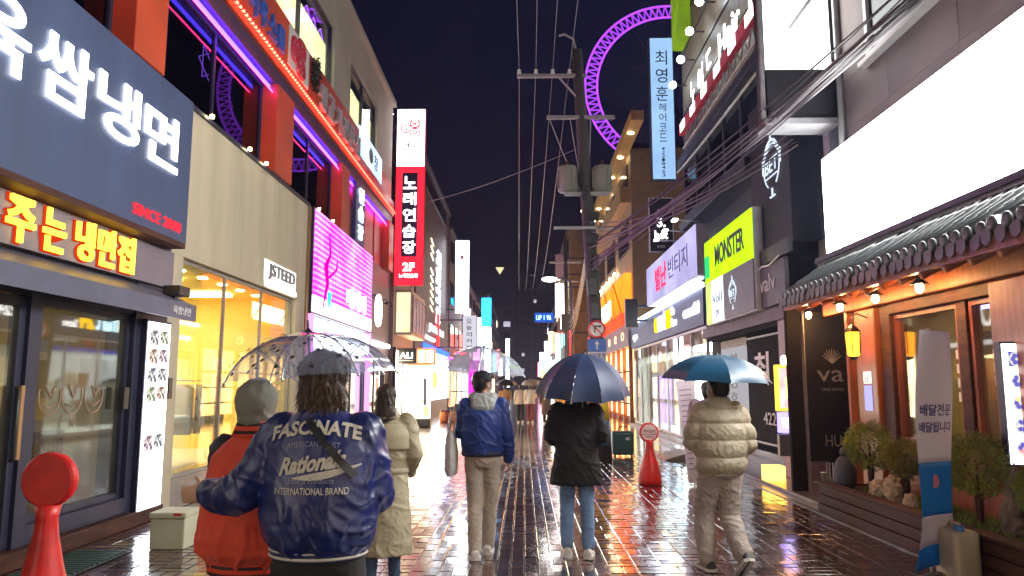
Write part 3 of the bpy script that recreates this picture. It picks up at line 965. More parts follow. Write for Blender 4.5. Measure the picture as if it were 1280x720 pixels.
boxes('pier', M['charcoal'], t, (-5.0, -4.66, 21.82, 22.1, 0, 2.598)); boxes('pier', M['charcoal'], t, (-5.0, -4.66, 24.9, 25.2, 0, 2.598))
boxes('light_strip', M['e_white_soft'], t, (-4.66, -4.5, 22.3, 25.0, 2.85, 2.98))
room(t, -8, -4.8, 21.9, 25.1, .03, 2.6, mat('rosy_wall', (.5, .2, .15), .7), M['wood_dark'], M['white_wall'], 'east')
boxes('ceiling_light', M['e_warm_panel'], t, (-7, -5.4, 22.4, 24.6, 2.52, 2.58))
window_on(t, -4.74, 22.1, 24.9, .03, 2.598, M['charcoal'], M['glass'], 'east', .05, mull=1)
for y in (22.7, 23.5, 24.3):
    mb = MB(); mb.tube([(-4.66, y, 4.3), (-4.4, y, 4.35), (-4.36, y, 4.25)], .015, 6); mb.lathe([(.03, .06), (.07, 0)], (-4.36, y, 4.18), 10)
    obj('wall_spot', mb, M['black'], t)

# karaoke signs
def karaoke_text(parent, o, u, v, cw, ch, pitch, m, d=.03, b=.012):
    letters(parent, '노래연습장', o, u, v, cw, ch, m, d, b, vertical=True, pitch=pitch)
t = thing('karaoke_sign', 'tall red projecting karaoke sign with white Korean letters and white top', 'sign', (-4.1, 26.0, 5.15))
boxes('housing', M['red_panel'], t, (-4.6, -3.56, 26.0, 26.3, 5.13, 11.62))
boxes('red_face', M['e_redface'], t, (-4.58, -3.58, 25.97, 25.998, 5.15, 9.45))
boxes('white_face', em('white_sign_top', (1, .97, .98), 1.6), t, (-4.58, -3.58, 25.97, 25.998, 9.47, 11.6))
boxes('navy_band', mat('navy_band', (.02, .02, .06), .4), t, (-4.36, -3.8, 25.95, 25.968, 6.15, 9.22))
karaoke_text(t, (-4.31, 25.948, 8.62), UX, UZ, .46, .46, .59, M['e_white'], .02, .014)
put_text(t, '2F', (-4.29, 25.965, 5.64), UX, UZ, .42, .3, M['e_white_soft'], .02, .03)
put_text(t, '노래연습장', (-4.42, 25.965, 5.4), UX, UZ, .68, .15, M['e_white_soft'], .02, .01)
logo(t, (-4.44, 25.965, 10.55), UX, UZ, .7, em('red_logo_lit', (.75, .01, .03), .9), .035)
put_text(t, '창', (-4.3, 25.965, 9.85), UX, UZ, .42, .5, M['print_black'], .01)
for z in (6, 8.4, 10.9):
    boxes('bracket', M['charcoal'], t, (-4.75, -4.6, 26.1, 26.2, z, z + .08))
mb = MB()
put_text(t, 'ㅏ', (-4.86, 25.99, 11.2), UX, UZ, .14, .4, M['e_white_soft'], .02)
t = thing('vertical_sign', 'narrow navy sign with pale blue Korean letters on the red wall', 'sign', (-4.45, 20.0, 5.5))
boxes('panel', mat('navy_strip', (.03, .05, .16), .4), t, (-4.6, -4.5, 19.45, 20.6, 5.48, 7.1))
for k, ch in enumerate('연습장'):
    put_text(t, ch, (-4.495, 19.75, 6.62 - .52 * k), YL, UZ, .55, .42, em('ice_letters', (.6, .85, 1), 1.6), .03, .015, 'letter')

# ------------------------------------------------------------------ farther west side
def facade(name, label, side, y0, y1, h, m, floors, ncols, lit, z0=3.4, lit_cols=((1, .85, .55),), dark=None, depth=9, x=4.7):
    t = thing(name, label, 'building', (side * x, (y0 + y1) / 2, 0))
    xa, xb = (x, x + depth)
    mb = MB(); mb.box(side * xa, side * xb, y0, y1, 0, h)
    obj('wall', mb, m, t)
    mb = MB(); mb.box(side * (xa - .12), side * (xb), y0 - .03, y1 + .03, h + .003, h + .22)
    obj('coping', mb, M['charcoal'], t)
    fh = (h - z0) / floors
    for f in range(floors):
        for c in range(ncols):
            wy = (y1 - y0) / ncols
            a = y0 + c * wy + wy * .16; b = y0 + (c + 1) * wy - wy * .16
            z = z0 + f * fh + fh * .25
            fr = boxes('window', M['charcoal'], t, (side * (xa - .05), side * (xa + .02), a, b, z, z + fh * .55))
            is_lit = rnd.random() < lit
            col = rnd.choice(lit_cols)
            k = ('lit', col) if is_lit else 'dk'
            if k not in WM:
                WM[k] = em('lit_window', col, .9, .4, .9) if is_lit else mat('dark_pane', (.02, .022, .03), .12, spec=.8)
            boxes('pane', WM[k], fr, (side * (xa - .06), side * (xa - .052), a + .06, b - .06, z + .06, z + fh * .55 - .06))
    return t
WM = {}

# cream lit bay building with white shops
t = facade('bay_building', 'cream building with a glowing bay window past the red karaoke sign', -1, 26.6, 31.5, 6.6, mat('rose_cladding', (.32, .2, .2), .6), 1, 1, 0, z0=5.2)
boxes('bay', mat('bay_frame', (.5, .42, .34), .5), t, (-4.7, -4.1, 27.0, 30.6, 3.45, 5.1), bevel=.02)
boxes('bay_face', em('cream_bay_light', (1, .83, .45), .5, .15), t, (-4.65, -4.15, 26.97, 26.995, 3.55, 5.0))
window_on(t, -4.07, 27.1, 30.5, 3.55, 4.95, mat('pink_steel', (.5, .25, .3), .4), mat('pink_pane', (.35, .15, .22), .25), 'east', .06, .04, mull=3)
boxes('shop_light', em('white_shop_front', (1, .82, .5), 5, .4, .6), t, (-4.72, -4.66, 27.0, 31.3, .5, 2.9))
for y in (26.7, 28.4, 30.0, 31.3):
    boxes('shop_post', M['charcoal'], t, (-4.74, -4.6, y, y + .12, 0, 3.0))
t = thing('hanging_sign', 'small black sign with white capital letters ALI below the bay', 'sign', (-4.2, 27.6, 2.5))
boxes('panel', M['black'], t, (-4.75, -3.98, 27.6, 27.72, 2.42, 3.0), bevel=.01)
put_text(t, 'ALI', (-4.6, 27.59, 2.62), UX, UZ, .48, .22, M['e_white'], .02, .02)
boxes('rule', M['print_white'], t, (-4.6, -4.1, 27.585, 27.598, 2.53, 2.55))
t = thing('ring_sign', 'white ring shaped sign letters below the black sign', 'sign', (-4.2, 27.65, 1.95))
mb = MB()
for k in range(2):
    cx = -4.42 + k * .36
    mb.tube([(cx + .15 * math.cos(a), 27.66, 2.12 + .17 * math.sin(a)) for a in [2 * math.pi * q / 18 for q in range(19)]], .035, 6)
obj('ring', mb, M['e_white_soft'], t)
boxes('bracket', M['black'], t, (-4.66, -3.9, 27.69, 27.72, 2.3, 2.33))
t = thing('lantern_sign', 'orange framed sign of two glowing square lanterns', 'sign', (-3.7, 28.6, 2.4))
boxes('frame', em('orange_frame', (1, .16, .05), .9), t, (-4.7, -3.42, 28.6, 28.9, 2.42, 3.05))
for k in range(2):
    boxes('lantern', em('lantern_face', (1, .7, .35), 3.0), t, (-4.06 + k * .32, -3.8 + k * .32, 28.57, 28.598, 2.5, 2.97), bevel=.01)
t = thing('white_kiosk', 'glowing white shop corner with dark curved base', 'shop', (-4.2, 30.5, 0))
boxes('face', em('kiosk_face', (1, .86, .6), 3.0, .4, .9), t, (-4.58, -3.72, 29.6, 29.9, .35, 2.4), bevel=.03)
boxes('base', M['black'], t, (-4.62, -3.68, 29.55, 29.95, 0, .34), bevel=.05)
boxes('dark_window', M['charcoal'], t, (-3.98, -3.84, 29.57, 29.598, .85, 1.9))
boxes('post', M['white_plastic'], t, (-4.14, -4.08, 29.55, 29.598, .35, 2.4)); boxes('post', M['charcoal'], t, (-4.6, -4.56, 29.55, 29.6, .35, 2.42))
boxes('counter', em('counter_glow', (1, .45, .1), 1.6, .4, 4), t, (-3.97, -3.74, 29.56, 29.598, .4, .8))
boxes('head_band', em('head_band', (1, .3, .12), 1.2), t, (-4.6, -3.7, 29.55, 29.95, 2.42, 2.55))

# plum building with tall lettering
t = facade('plum_building', 'tall dark plum building with vertical white lettering', -1, 32, 46, 12.2, mat('plum_wall', (.04, .024, .045), .6), 1, 1, 0, z0=10.6)
e_slash = em('gold_slash', (1, .75, .45), 1.2)
for k in range(10):
    if k in (3,): continue
    z = 8.9 - k * .38
    mb = MB(); mb.obox((-4.67, 37.4, z), (.04, 1.1, .09), Matrix.Rotation(R(-9), 3, 'X')); obj('slash_light', mb, e_slash, t)
letters(t, '신데렐라헤어살롱', (-4.68, 39.2, 8.55), YL, UZ, 2.1, .42, em('cool_letters', (.8, .92, 1), 1.8), .03, .03, vertical=True, pitch=.52)
boxes('blue_band', em('blue_band', (.02, .06, 1), 2.4), t, (-4.75, -4.6, 34.6, 45.9, 3.35, 3.6))
boxes('shop_screen', em('white_poster_light', (.95, .97, 1), 3.0, .35, .5), t, (-4.75, -4.62, 35.4, 45.9, .9, 3.3))
boxes('poster_mark', em('orange_mark', (1, .4, .1), 1.2), t, (-4.615, -4.6, 37.6, 39.8, 1.5, 2.3))
boxes('poster_mark', em('yellow_mark', (1, .8, .3), 1.4), t, (-4.615, -4.6, 42.2, 43.8, 1.3, 1.6))
boxes('shop_light', em('amber_shop_light', (1, .6, .2), 3, .3), t, (-4.74, -4.62, 32.3, 35.2, .1, 2.9))
put_text(t, 'C', (-4.6, 33.0, 4.15), YL, UZ, 1.0, .9, M['e_white'], .05, .04)
put_text(t, 'JIUILIIHI', (-4.6, 35.8, 4.2), YL, UZ, 6.5, .45, M['e_white_soft'], .03)
boxes('underline', M['e_white'], t, (-4.68, -4.6, 34.0, 38.5, 3.86, 4.0))
boxes('red_bar', em('red_bar', (1, .02, .02), 1.6), t, (-4.62, -4.55, 39.3, 39.9, 3.7, 5.4))
for k in range(2):
    b = thing('round_stool', 'brown drum stool outside the white poster window, %s' % ('one beside the kiosk base' if k == 0 else 'second from the kiosk base'), 'stool', (-3.55 + .4 * k, 33.5, 0), 'drum stools')
    mb = MB(); mb.lathe([(.17, 0), (.2, .1), (.2, .4), (.17, .48)], (-3.55 + .42 * k, 33.5, 0), 16); obj('drum', mb, M['wood_red'], b, True)
    mb = MB(); mb.lathe([(.19, 0), (.2, .03), (.17, .06)], (-3.55 + .42 * k, 33.5, .482), 16); obj('cushion', mb, M['wood_dark'], b, True)

def box_sign(name, label, x0, x1, y, z0, z1, faces, m_house=None, d=.25):
    t = thing(name, label, 'sign', ((x0 + x1) / 2, y, z0))
    boxes('housing', m_house or M['charcoal'], t, (x0, x1, y, y + d, z0, z1))
    for (fa, fb, m) in faces:
        boxes('face', m, t, (x0 + .03, x1 - .03, y - .03, y - .002, fa + .03, fb - .03))
    # arm back to its wall
    s = -1 if x0 < 0 else 1
    xe = x0 if s < 0 else x1
    if abs(xe) < 4.7:
        boxes('arm', M['charcoal'], t, (xe, s * 4.72, y + .08, y + .14, z1 - .3, z1 - .22))
        boxes('arm', M['charcoal'], t, (xe, s * 4.72, y + .08, y + .14, z0 + .22, z0 + .3))
    return t
t = box_sign('blank_sign', 'tall glowing white vertical sign with tiny red mark', -4.2, -3.33, 45, 5.95, 10.5, [(5.95, 10.5, em('white_tall_sign', (.97, .98, 1), 2.6))])
boxes('red_mark', M['print_red'], t, (-3.88, -3.7, 44.95, 44.968, 9.3, 9.55))
boxes('ink_mark', M['print_black'], t, (-3.9, -3.6, 44.95, 44.968, 9.95, 10.0))
t = box_sign('grey_sign', 'grey vertical sign with small dark letters under the white one', -3.32, -2.53, 40, 3.4, 5.4, [(3.4, 5.4, em('grey_sign_face', (.6, .58, .66), .42))])
letters(t, '오늘의커피', (-3.1, 39.96, 4.95), UX, UZ, .3, .26, M['print_black'], .01, .01, vertical=True, pitch=.36)
box_sign('cyan_sign', 'far vertical sign glowing cyan above and white below', -3.43, -2.63, 60, 2.6, 8.7, [(6.4, 8.7, em('cyan_face', (.01, .42, 1), 3.6)), (2.6, 6.35, em('white_low_face', (.9, .97, 1), 3.4))])
box_sign('slim_sign', 'slim white sign glowing far down the street', -2.34, -1.8, 95, 1.4, 7.6, [(1.4, 7.6, em('slim_face', (.85, .92, 1), 2.2))])
t = box_sign('magenta_shop_sign', 'low magenta and navy sign with white letters ART', -3.5, -2.5, 47, 1.0, 3.2, [(1.0, 3.2, em('magenta_face', (.5, .02, .35), 1.0))])
put_text(t, 'ART', (-3.3, 46.96, 2.0), UX, UZ, .6, .3, M['e_white'], .02, .02)
facade('mauve_building', 'mauve building beyond the plum one with scattered lit windows', -1, 46.5, 62, 11.5, mat('mauve_wall', (.10, .07, .11), .6), 3, 5, .3, lit_cols=((.6, .3, .9), (1, .8, .5)))
facade('rose_building', 'rosy far building with lit shop at street level', -1, 62.5, 84, 10.0, mat('rose_wall', (.3, .13, .17), .6), 3, 5, .45, lit_cols=((1, .55, .5), (.9, .85, 1)))
facade('far_west_block', 'dim distant block closing the west side of the street', -1, 84.5, 125, 12, mat('dim_block', (.09, .08, .1), .6), 4, 9, .3, x=4.2)
for k, (a, b, c, s, lb) in enumerate([(46.6, 50.5, (1, .5, .2), 1.5, 'orange lit'), (51, 55, (1, .8, .5), 2, 'cream lit'), (55.6, 61.5, (.9, .95, 1), 2.4, 'cold white lit'), (62.6, 70, (1, .7, .4), 2, 'amber lit'), (71, 78, (.5, .3, 1), 1.6, 'violet lit'), (79, 84, (1, .85, .6), 2.2, 'pale yellow lit'), (88, 104, (1, .6, .35), 1.8, 'peach lit')]):
    xx = .5 if k > 5 else 0
    t = thing('small_shop', '%s small shop front far along the west side' % lb, 'shop', (-4.6 + xx, (a + b) / 2, 0), 'small shop fronts far along the west side')
    boxes('shop_window', em('far_front', c, s, .4, .8), t, (-4.68 + xx, -4.6 + xx, a, b, .3, 2.5))
    boxes('fascia', M['charcoal'], t, (-4.7 + xx, -4.5 + xx, a, b, 2.52, 2.9))
    for q in range(3): boxes('shop_post', M['charcoal'], t, (-4.7 + xx, -4.56 + xx, a + (b - a - .15) * q / 2, a + .15 + (b - a - .15) * q / 2, 0, 2.5))
# ------------------------------------------------------------------ tiled-roof restaurant, east side
t = thing('timber_restaurant', 'timber restaurant front with tiled eaves and warm lit windows', 'restaurant', (4.7, 7.5, 0))
for a, b in ((9.62, 10.2), (6.62, 7.24), (4.4, 4.9)):
    boxes('post', M['wood_red'], t, (4.5, 4.8, a, b, 0.0, 2.62), bevel=.02)
boxes('post', M['wood_dark'], t, (4.56, 4.78, 9.34, 9.6, 0.0, 2.62), bevel=.01)
boxes('mullion', M['wood_dark'], t, (4.58, 4.74, 7.76, 7.94, .95, 2.5), bevel=.01)
boxes('beam', M['wood_red'], t, (4.44, 4.82, 2.0, 11.1, 2.63, 2.86), bevel=.02)
boxes('head_rail', M['wood_dark'], t, (4.54, 4.76, 4.9, 9.33, 2.5, 2.625), bevel=.01)
boxes('dado', M['wood_red'], t, (4.6, 4.8, 4.4, 10.2, 0, .94))
window_on(t, 4.66, 7.95, 9.33, .95, 2.49, M['wood_red'], M['glass_warm'], 'west', .05, .1)
window_on(t, 4.66, 7.25, 7.75, .95, 2.49, M['wood_red'], M['glass_warm'], 'west', .05, .1)
window_on(t, 4.66, 4.92, 6.6, .95, 2.49, M['wood_red'], M['glass_warm'], 'west', .05, .1)
room(t, 4.84, 9.0, 4.4, 10.4, .05, 2.9, mat('ochre_wall', (.42, .32, .08), .7), M['wood_dark'], mat('olive_ceiling', (.2, .17, .06), .7), 'west')
boxes('blue_light_line', em('violet_room_line', (.3, .22, 1), 3.0), t, (6.0, 6.06, 4.8, 10.0, 2.62, 2.68))
boxes('ceiling_light', M['e_warm_panel'], t, (6.6, 7.6, 5.5, 6.0, 2.82, 2.87)); boxes('ceiling_light', M['e_warm_panel'], t, (6.6, 7.6, 8.2, 8.7, 2.82, 2.87))
boxes('partition', mat('tan_partition', (.4, .26, .1), .6), t, (5.4, 5.48, 8.2, 9.3, .06, 2.25))
boxes('counter_sign', em('lime_sign', (.75, .85, .05), .9), t, (7.6, 7.65, 6.4, 8.2, 1.75, 2.1))
for y in (6.0, 7.4):
    boxes('counter', M['wood_warm'], t, (5.6, 6.2, y, y + .9, .06, 1.0))
boxes('side_wall', M['wood_red'], t, (4.5, 9, 10.42, 10.5, 0, 2.9))
# pattern of small white stickers on the glass
for k, (y, z) in enumerate([(8.06, 1.75), (8.06, 1.9), (8.06, 1.6), (8.06, 1.45), (7.42, 1.75), (7.42, 1.62), (7.42, 1.88)]):
    boxes('glass_print', M['print_white'], t, (4.648, 4.651, y, y + .05, z, z + .1))
# eaves
roof = thing('tiled_eaves', 'dark glazed tile eaves over the timber restaurant front', 'roof', (4.3, 7, 2.8))
mb = MB(); mb.prism([(3.92, 2.86), (4.62, 3.34), (4.62, 3.28), (3.94, 2.80)], 'y', 2.0, 11.25); obj('roof_deck', mb, M['wood_red'], roof)
boxes('fascia_board', M['wood_red'], roof, (3.93, 3.99, 2.0, 11.25, 2.74, 2.84))
cov = None; pan = None
yy = 2.1; k = 0
e0, e1 = Vector((3.86, 0, 2.94)), Vector((4.56, 0, 3.42))
while yy < 11.25:
    off = Vector((rnd.uniform(-.012, .012), yy, rnd.uniform(-.008, .008)))
    if cov is None:
        mb = MB(); mb.tube([e0 + off, e0.lerp(e1, .33) + off, e0.lerp(e1, .34) + off + Vector((0, 0, .012)), e0.lerp(e1, .66) + off + Vector((0, 0, .0)), e0.lerp(e1, .67) + off + Vector((0, 0, .012)), e1 + off], .052, 10)
        cov = obj('roof_tile', mb, M['roof_tile'], roof, True); c0 = off.copy()
        mb = MB(); mb.lathe([(.062, -.012), (.066, 0), (.062, .014), (.03, .02)], e0 + off, 14, Matrix.Rotation(R(-90), 3, 'Y'))
        disc = obj('tile_end', mb, M['roof_tile'], roof, True)
        mb = MB()
        for q in range(7):
            pass
        prof = [(-.085, .0), (-.04, -.035), (.04, -.035), (.085, .0), (.085, .014), (.04, -.02), (-.04, -.02), (-.085, .014)]
        a, b = e0 + off, e1 + off
        mb.add([a + Vector((0, p[0] + .09, p[1] - .035)) for p in prof] + [b + Vector((0, p[0] + .09, p[1] - .035)) for p in prof],
               [tuple(range(7, -1, -1)), tuple(range(8, 16))] + [(i, (i + 1) % 8, 8 + (i + 1) % 8, 8 + i) for i in range(8)])
        pan = obj('pan_tile', mb, M['roof_tile'], roof)
        mb = MB(); mb.prism([(yy + .015, 2.905), (yy + .165, 2.905), (yy + .15, 2.80), (yy + .09, 2.765), (yy + .03, 2.80)], 'x', 3.845, 3.86)
        lip = obj('drip_tile', mb, M['roof_tile'], roof)
    else:
        for src in (cov, disc, pan, lip):
            c = src.copy(); C.objects.link(c); c.location = src.location + (off - c0)
    yy += .18; k += 1
mb = MB(); mb.tube([(4.55, 2.0, 3.45), (4.55, 11.3, 3.45)], .07, 10); obj('ridge_tile', mb, M['roof_tile'], roof, True)
boxes('ridge_cap', M['charcoal'], roof, (4.45, 4.6, 2.0, 11.3, 3.47, 3.54))
raf = None
yy = 2.4
while yy < 11.2:
    mb = MB(); mb.tube([(4.62, yy, 3.05), (3.98, yy, 2.72)], [.055, .05], 12)
    obj('rafter', mb, M['wood_red'], roof, True); yy += .42
# bulbs under the eaves
for k, (y, lb) in enumerate([(11.0, 'warm bulb under the eaves at the far corner beside the black banner'), (9.9, 'warm bulb under the eaves above the hanging lantern'), (8.9, 'warm bulb under the eaves over the timber window'), (7.9, 'warm bulb under the eaves above the mullion between windows')]):
    l = thing('eave_lamp', lb, 'lamp', (4.2, y, 2.6), 'bulbs under the tiled eaves')
    mb = MB(); mb.lathe([(.012, .0), (.035, .02), (.04, .06), (.02, .11)], (4.2, y, 2.60), 12); obj('bulb', mb, em('eave_bulb', (1, .48, .15), 130.0) if k == 0 else bpy.data.materials['eave_bulb'], l, True)
    mb = MB(); mb.lathe([(.1, 0), (.03, .06), (.02, .1)], (4.2, y, 2.69), 14); obj('shade', mb, M['black'], l, True)
l = thing('spot_lamp', 'small cold white spotlight on the tiled eaves', 'lamp', (3.9, 6.05, 2.95))
mb = MB(); mb.sphere((3.88, 6.02, 2.97), .035, 12, 8); obj('lens', mb, em('cold_spot', (.8, .9, 1), 12), l)
boxes('bracket', M['black'], l, (3.9, 3.96, 6.0, 6.05, 2.9, 3.0))

# blank LED billboard and the stone building above
t = thing('billboard', 'huge blank white glowing billboard above the tiled eaves', 'billboard', (4.55, 7.0, 3.5))
boxes('frame', M['charcoal'], t, (4.58, 4.68, 3.0, 11.14, 3.55, 5.06))
boxes('face', em('billboard_face', (1.0, .985, .96), 8.0), t, (4.555, 4.578, 3.03, 11.1, 3.57, 5.04))
t = thing('stone_building', 'brownish stone clad building above the glowing billboard', 'building', (4.7, 7.0, 3.5))
zs = [3.4, 4.4, 5.3, 6.05]
for k in range(5):
    a = 3.0 + k * 1.56
    boxes('stone_panel', M['stone'], t, (4.7, 4.95, a, a + 1.552, 5.3, 6.0), bevel=.004)
    boxes('stone_panel', M['stone'], t, (4.7, 4.95, a, a + 1.552, 3.4, 5.296), bevel=.004)
boxes('stone_panel', M['stone'], t, (4.7, 4.95, 9.75, 10.8, 6.004, 12), bevel=.004)
boxes('stone_panel', M['stone'], t, (4.7, 4.95, 3.0, 5.6, 6.004, 12), bevel=.004)
boxes('wall_core', M['stone'], t, (4.951, 10, 3.0, 10.8, 3.0, 12))
window_on(t, 4.72, 5.62, 9.73, 6.02, 8.2, M['white_plastic'], M['glass_dark'], 'west', .08, .1, mull=2)
boxes('sill', M['white_plastic'], t, (4.58, 4.72, 5.5, 9.8, 5.93, 6.0), bevel=.008)
mb = MB(); mb.tube([(4.66, 10.55, 3.5), (4.66, 10.55, 12)], .05, 10); obj('drain_pipe', mb, M['dull_steel'], t, True)
t = thing('white_lightbox', 'glowing white box sign jutting out high above the street', 'sign', (4.1, 10.7, 5.5))
boxes('housing', M['black'], t, (3.6, 4.68, 10.7, 11.05, 5.55, 9.2), bevel=.01)
boxes('face', em('jutting_face', (1, .99, .97), 2.2), t, (3.63, 4.6, 10.67, 10.698, 6.32, 9.17))
boxes('lower_panel', M['black'], t, (3.63, 4.62, 10.66, 10.698, 5.6, 6.3))
boxes('base_tray', M['dull_steel'], t, (3.58, 4.66, 10.6, 11.1, 5.44, 5.53))
boxes('edge_trim', M['dull_steel'], t, (3.55, 3.6, 10.66, 10.74, 5.55, 9.2))

# ------------------------------------------------------------------ black bar building
t = thing('bar_building', 'black fronted bar building with white crest beside the billboard', 'building', (4.8, 13, 0))
bw = mat('black_blue_wall', (.012, .015, .027), .55, bump=.05, bscale=6, spec=.3)
boxes('upper_wall', bw, t, (4.5, 5.2, 12.3, 14.42, 4.0, 7.0), bevel=.01)
boxes('side_wall', bw, t, (5.0, 5.4, 11.12, 12.29, 3.2, 7.0))
boxes('wall_core', bw, t, (5.41, 11, 10.82, 19, 2.9, 12))
boxes('fluted_panel', mat('olive_metal', (.2, .19, .14), .4, .4, stretch=(1, 30, .2), scale=4), t, (4.9, 4.98, 11.2, 12.25, 3.3, 4.0))
boxes('fluted_panel', mat('pale_metal', (.4, .4, .5), .4, .2), t, (4.72, 4.98, 11.16, 11.4, 5.1, 6.4))
boxes('beam', mat('mauve_beam', (.14, .10, .14), .6), t, (4.5, 5.2, 12.3, 18.8, 2.78, 3.02), bevel=.01)
boxes('beam', M['black'], t, (4.42, 4.5, 12.3, 14.5, 3.84, 4.1), bevel=.01)
boxes('column', mat('mauve_column', (.3, .2, .24), .5), t, (4.55, 5.0, 12.55, 13.4, 0.06, 2.778), bevel=.01)
boxes('entrance_wall', M['matte_black'], t, (5.3, 5.4, 10.5, 18.9, .06, 2.9))
boxes('soffit', M['matte_black'], t, (4.6, 5.3, 12.35, 18.8, 2.70, 2.775))
boxes('side_panel', M['matte_black'], t, (4.02, 4.24, 11.45, 11.55, .0, 3.0), bevel=.01)
crest_m = em('crest_white', (.75, .85, 1), .4)
def crest(parent, o, u, v, s, m, word='BET'):
    o = Vector(o); n = u.cross(v); r = .010 * s
    def P(a, b): return o + u * (a * s) + v * (b * s) + n * .012
    mb = MB()
    mb.tube([P(.5 + .34 * math.cos(a), .48 + .36 * math.sin(a)) for a in [R(-60 + 300 * q / 24) for q in range(25)]], r, 5)
    for q in range(3):
        mb.tube([P(.5 + (.3 - .05 * q) * math.cos(a), .56 + .05 * q + .16 * math.sin(a)) for a in [R(15 + 150 * w / 10) for w in range(11)]], r, 5)
    mb.tube([P(.5, .84), P(.5, .98)], r * 1.4, 5); mb.tube([P(.44, .92), P(.56, .92)], r, 5)
    mb.tube([P(.5, .12), P(.5, 0)], r * 1.4, 5); mb.tube([P(.4, 0), P(.6, 0)], r * 1.4, 5)
    mb.tube([P(.12, .4), P(.12, .62)], r, 5); mb.tube([P(.88, .4), P(.88, .62)], r, 5)
    mb.tube([P(.25, .3), P(.75, .3)], r, 5)
    obj('crest', mb, m, parent)
    put_text(parent, word, P(.24, .36), u, v, .52 * s, .2 * s, m, .01, .0)
crest(t, (4.49, 13.75, 5.0), YR, UZ, 1.25, crest_m)
t = thing('bar_sign', 'dark grey panel sign with pale lettering valv under the black beam', 'sign', (4.45, 13.4, 3.04))
boxes('panel', mat('slate_panel', (.09, .085, .11), .45), t, (4.42, 4.5, 12.55, 14.3, 3.04, 3.8), bevel=.008)
put_text(t, 'valv', (4.415, 13.85, 3.32), YR, UZ, .85, .3, M['print_white'], .012, .0)
mb = MB(); mb.tube([(4.4, 14.1, 3.72), (4.39, 13.6, 3.79), (4.38, 13.2, 3.75), (4.39, 12.7, 3.84)], .018, 6); obj('cable', mb, M['white_plastic'], t)
t = thing('bar_banner', 'black banner panel with pale letters va and faint emblem', 'banner', (4.58, 11.4, 0.3))
boxes('panel', bw, t, (4.26, 4.93, 11.38, 11.42, .5, 2.74), bevel=.004)
boxes('edge', M['dull_steel'], t, (4.245, 4.26, 11.37, 11.43, .1, 2.76))
put_text(t, 'va', (4.42, 11.375, 1.68), UX, UZ, .40, .17, M['dull_steel'], .004, .0)
put_text(t, 'WINE BISTRO', (4.47, 11.375, 1.54), UX, UZ, .34, .045, M['dull_steel'], .004)
put_text(t, 'HUA', (4.5, 11.375, .72), UX, UZ, .36, .17, M['dull_steel'], .004)
mb = MB()
for k in range(9):
    a = R(30 + 15 * k); mb.tube([(4.66, 11.374, 1.95), (4.66 + .16 * math.cos(a), 11.374, 1.97 + .2 * math.sin(a))], .007, 4)
obj('emblem', mb, M['dull_steel'], t)
for k in range(5):
    boxes('slat', M['dull_steel'], t, (4.5 + k * .045, 4.51 + k * .045, 11.39, 11.41, .1, .48))
t = thing('lit_post_sign', 'small yellow framed lit sign with purple strip on a post', 'sign', (4.17, 12.0, 0))
boxes('frame', em('amber_frame', (1, .55, .05), 1.0), t, (4.02, 4.33, 12.0, 12.12, 1.22, 1.95), bevel=.006)
boxes('face', em('rosy_face', (.9, .22, .22), 1.2, .3, 4), t, (4.06, 4.29, 11.98, 11.998, 1.27, 1.9))
boxes('flame', em('flame_mark', (1, .5, .1), 2.5), t, (4.15, 4.19, 11.96, 11.978, 1.42, 1.75))
boxes('strip', em('violet_strip', (.3, .25, 1), 1.0), t, (4.03, 4.32, 11.99, 12.1, .88, 1.2), bevel=.006)
put_text(t, 'WINE', (4.06, 11.985, .95), UX, UZ, .23, .17, M['e_white_soft'], .006)
boxes('base', mat('grey_base', (.4, .36, .36), .4), t, (4.02, 4.33, 11.99, 12.1, .52, .86), bevel=.01)
boxes('post', M['charcoal'], t, (4.26, 4.32, 12.02, 12.08, 0.0, .52))
mb = MB(); mb.sphere((4.17, 12.06, 2.02), (.05, .05, .08)); obj('lamp', mb, M['e_warm'], t)
boxes('foot_light', em('amber_foot', (1, .5, .08), 1.6), t, (4.0, 4.3, 12.6, 12.9, .062, .3))
boxes('door_post', em('amber_post', (1, .55, .12), .5), t, (4.34, 4.41, 12.2, 12.3, .0, .5))

# hair salon entrance posters
t = thing('salon_poster', 'white poster with black brush Korean lettering by salon entrance', 'poster', (4.9, 17.4, .5))
boxes('panel', em('poster_glow', (.7, .68, .72), .22), t, (4.88, 4.92, 16.45, 18.55, .5, 2.5))
boxes('mesh_panel', mat('speckled_panel', (.3, .25, .15), .5, var=.8, scale=30), t, (4.88, 4.92, 16.45, 18.55, 2.503, 2.69))
letters(t, '최영훈헤어', (4.875, 17.8, 2.0), YR, UZ, .6, .36, M['print_black'], .008, .0, vertical=True, pitch=.44)
t = thing('salon_board', 'black board with white brush lettering and phone digits by salon entrance', 'poster', (4.9, 15.3, .5))
boxes('panel', M['matte_black'], t, (4.88, 4.92, 14.2, 16.4, .5, 2.6))
boxes('trim', M['dull_steel'], t, (4.86, 4.9, 14.2, 16.4, 2.603, 2.64)); boxes('trim', M['dull_steel'], t, (4.86, 4.9, 14.2, 16.4, .45, .49))
put_text(t, '최', (4.875, 15.9, 1.7), YR, UZ, .95, .6, M['print_white'], .01, .02)
put_text(t, '422', (4.875, 15.4, .85), YR, UZ, .75, .24, M['print_white'], .01, .0)
for k in range(3):
    s = boxes('entrance_step', M['concrete'], None, (4.4 + .2 * k, 4.6 + .2 * k, 13.5, 18.4, .06, .12 + .1 * k)); s['kind'] = 'structure'

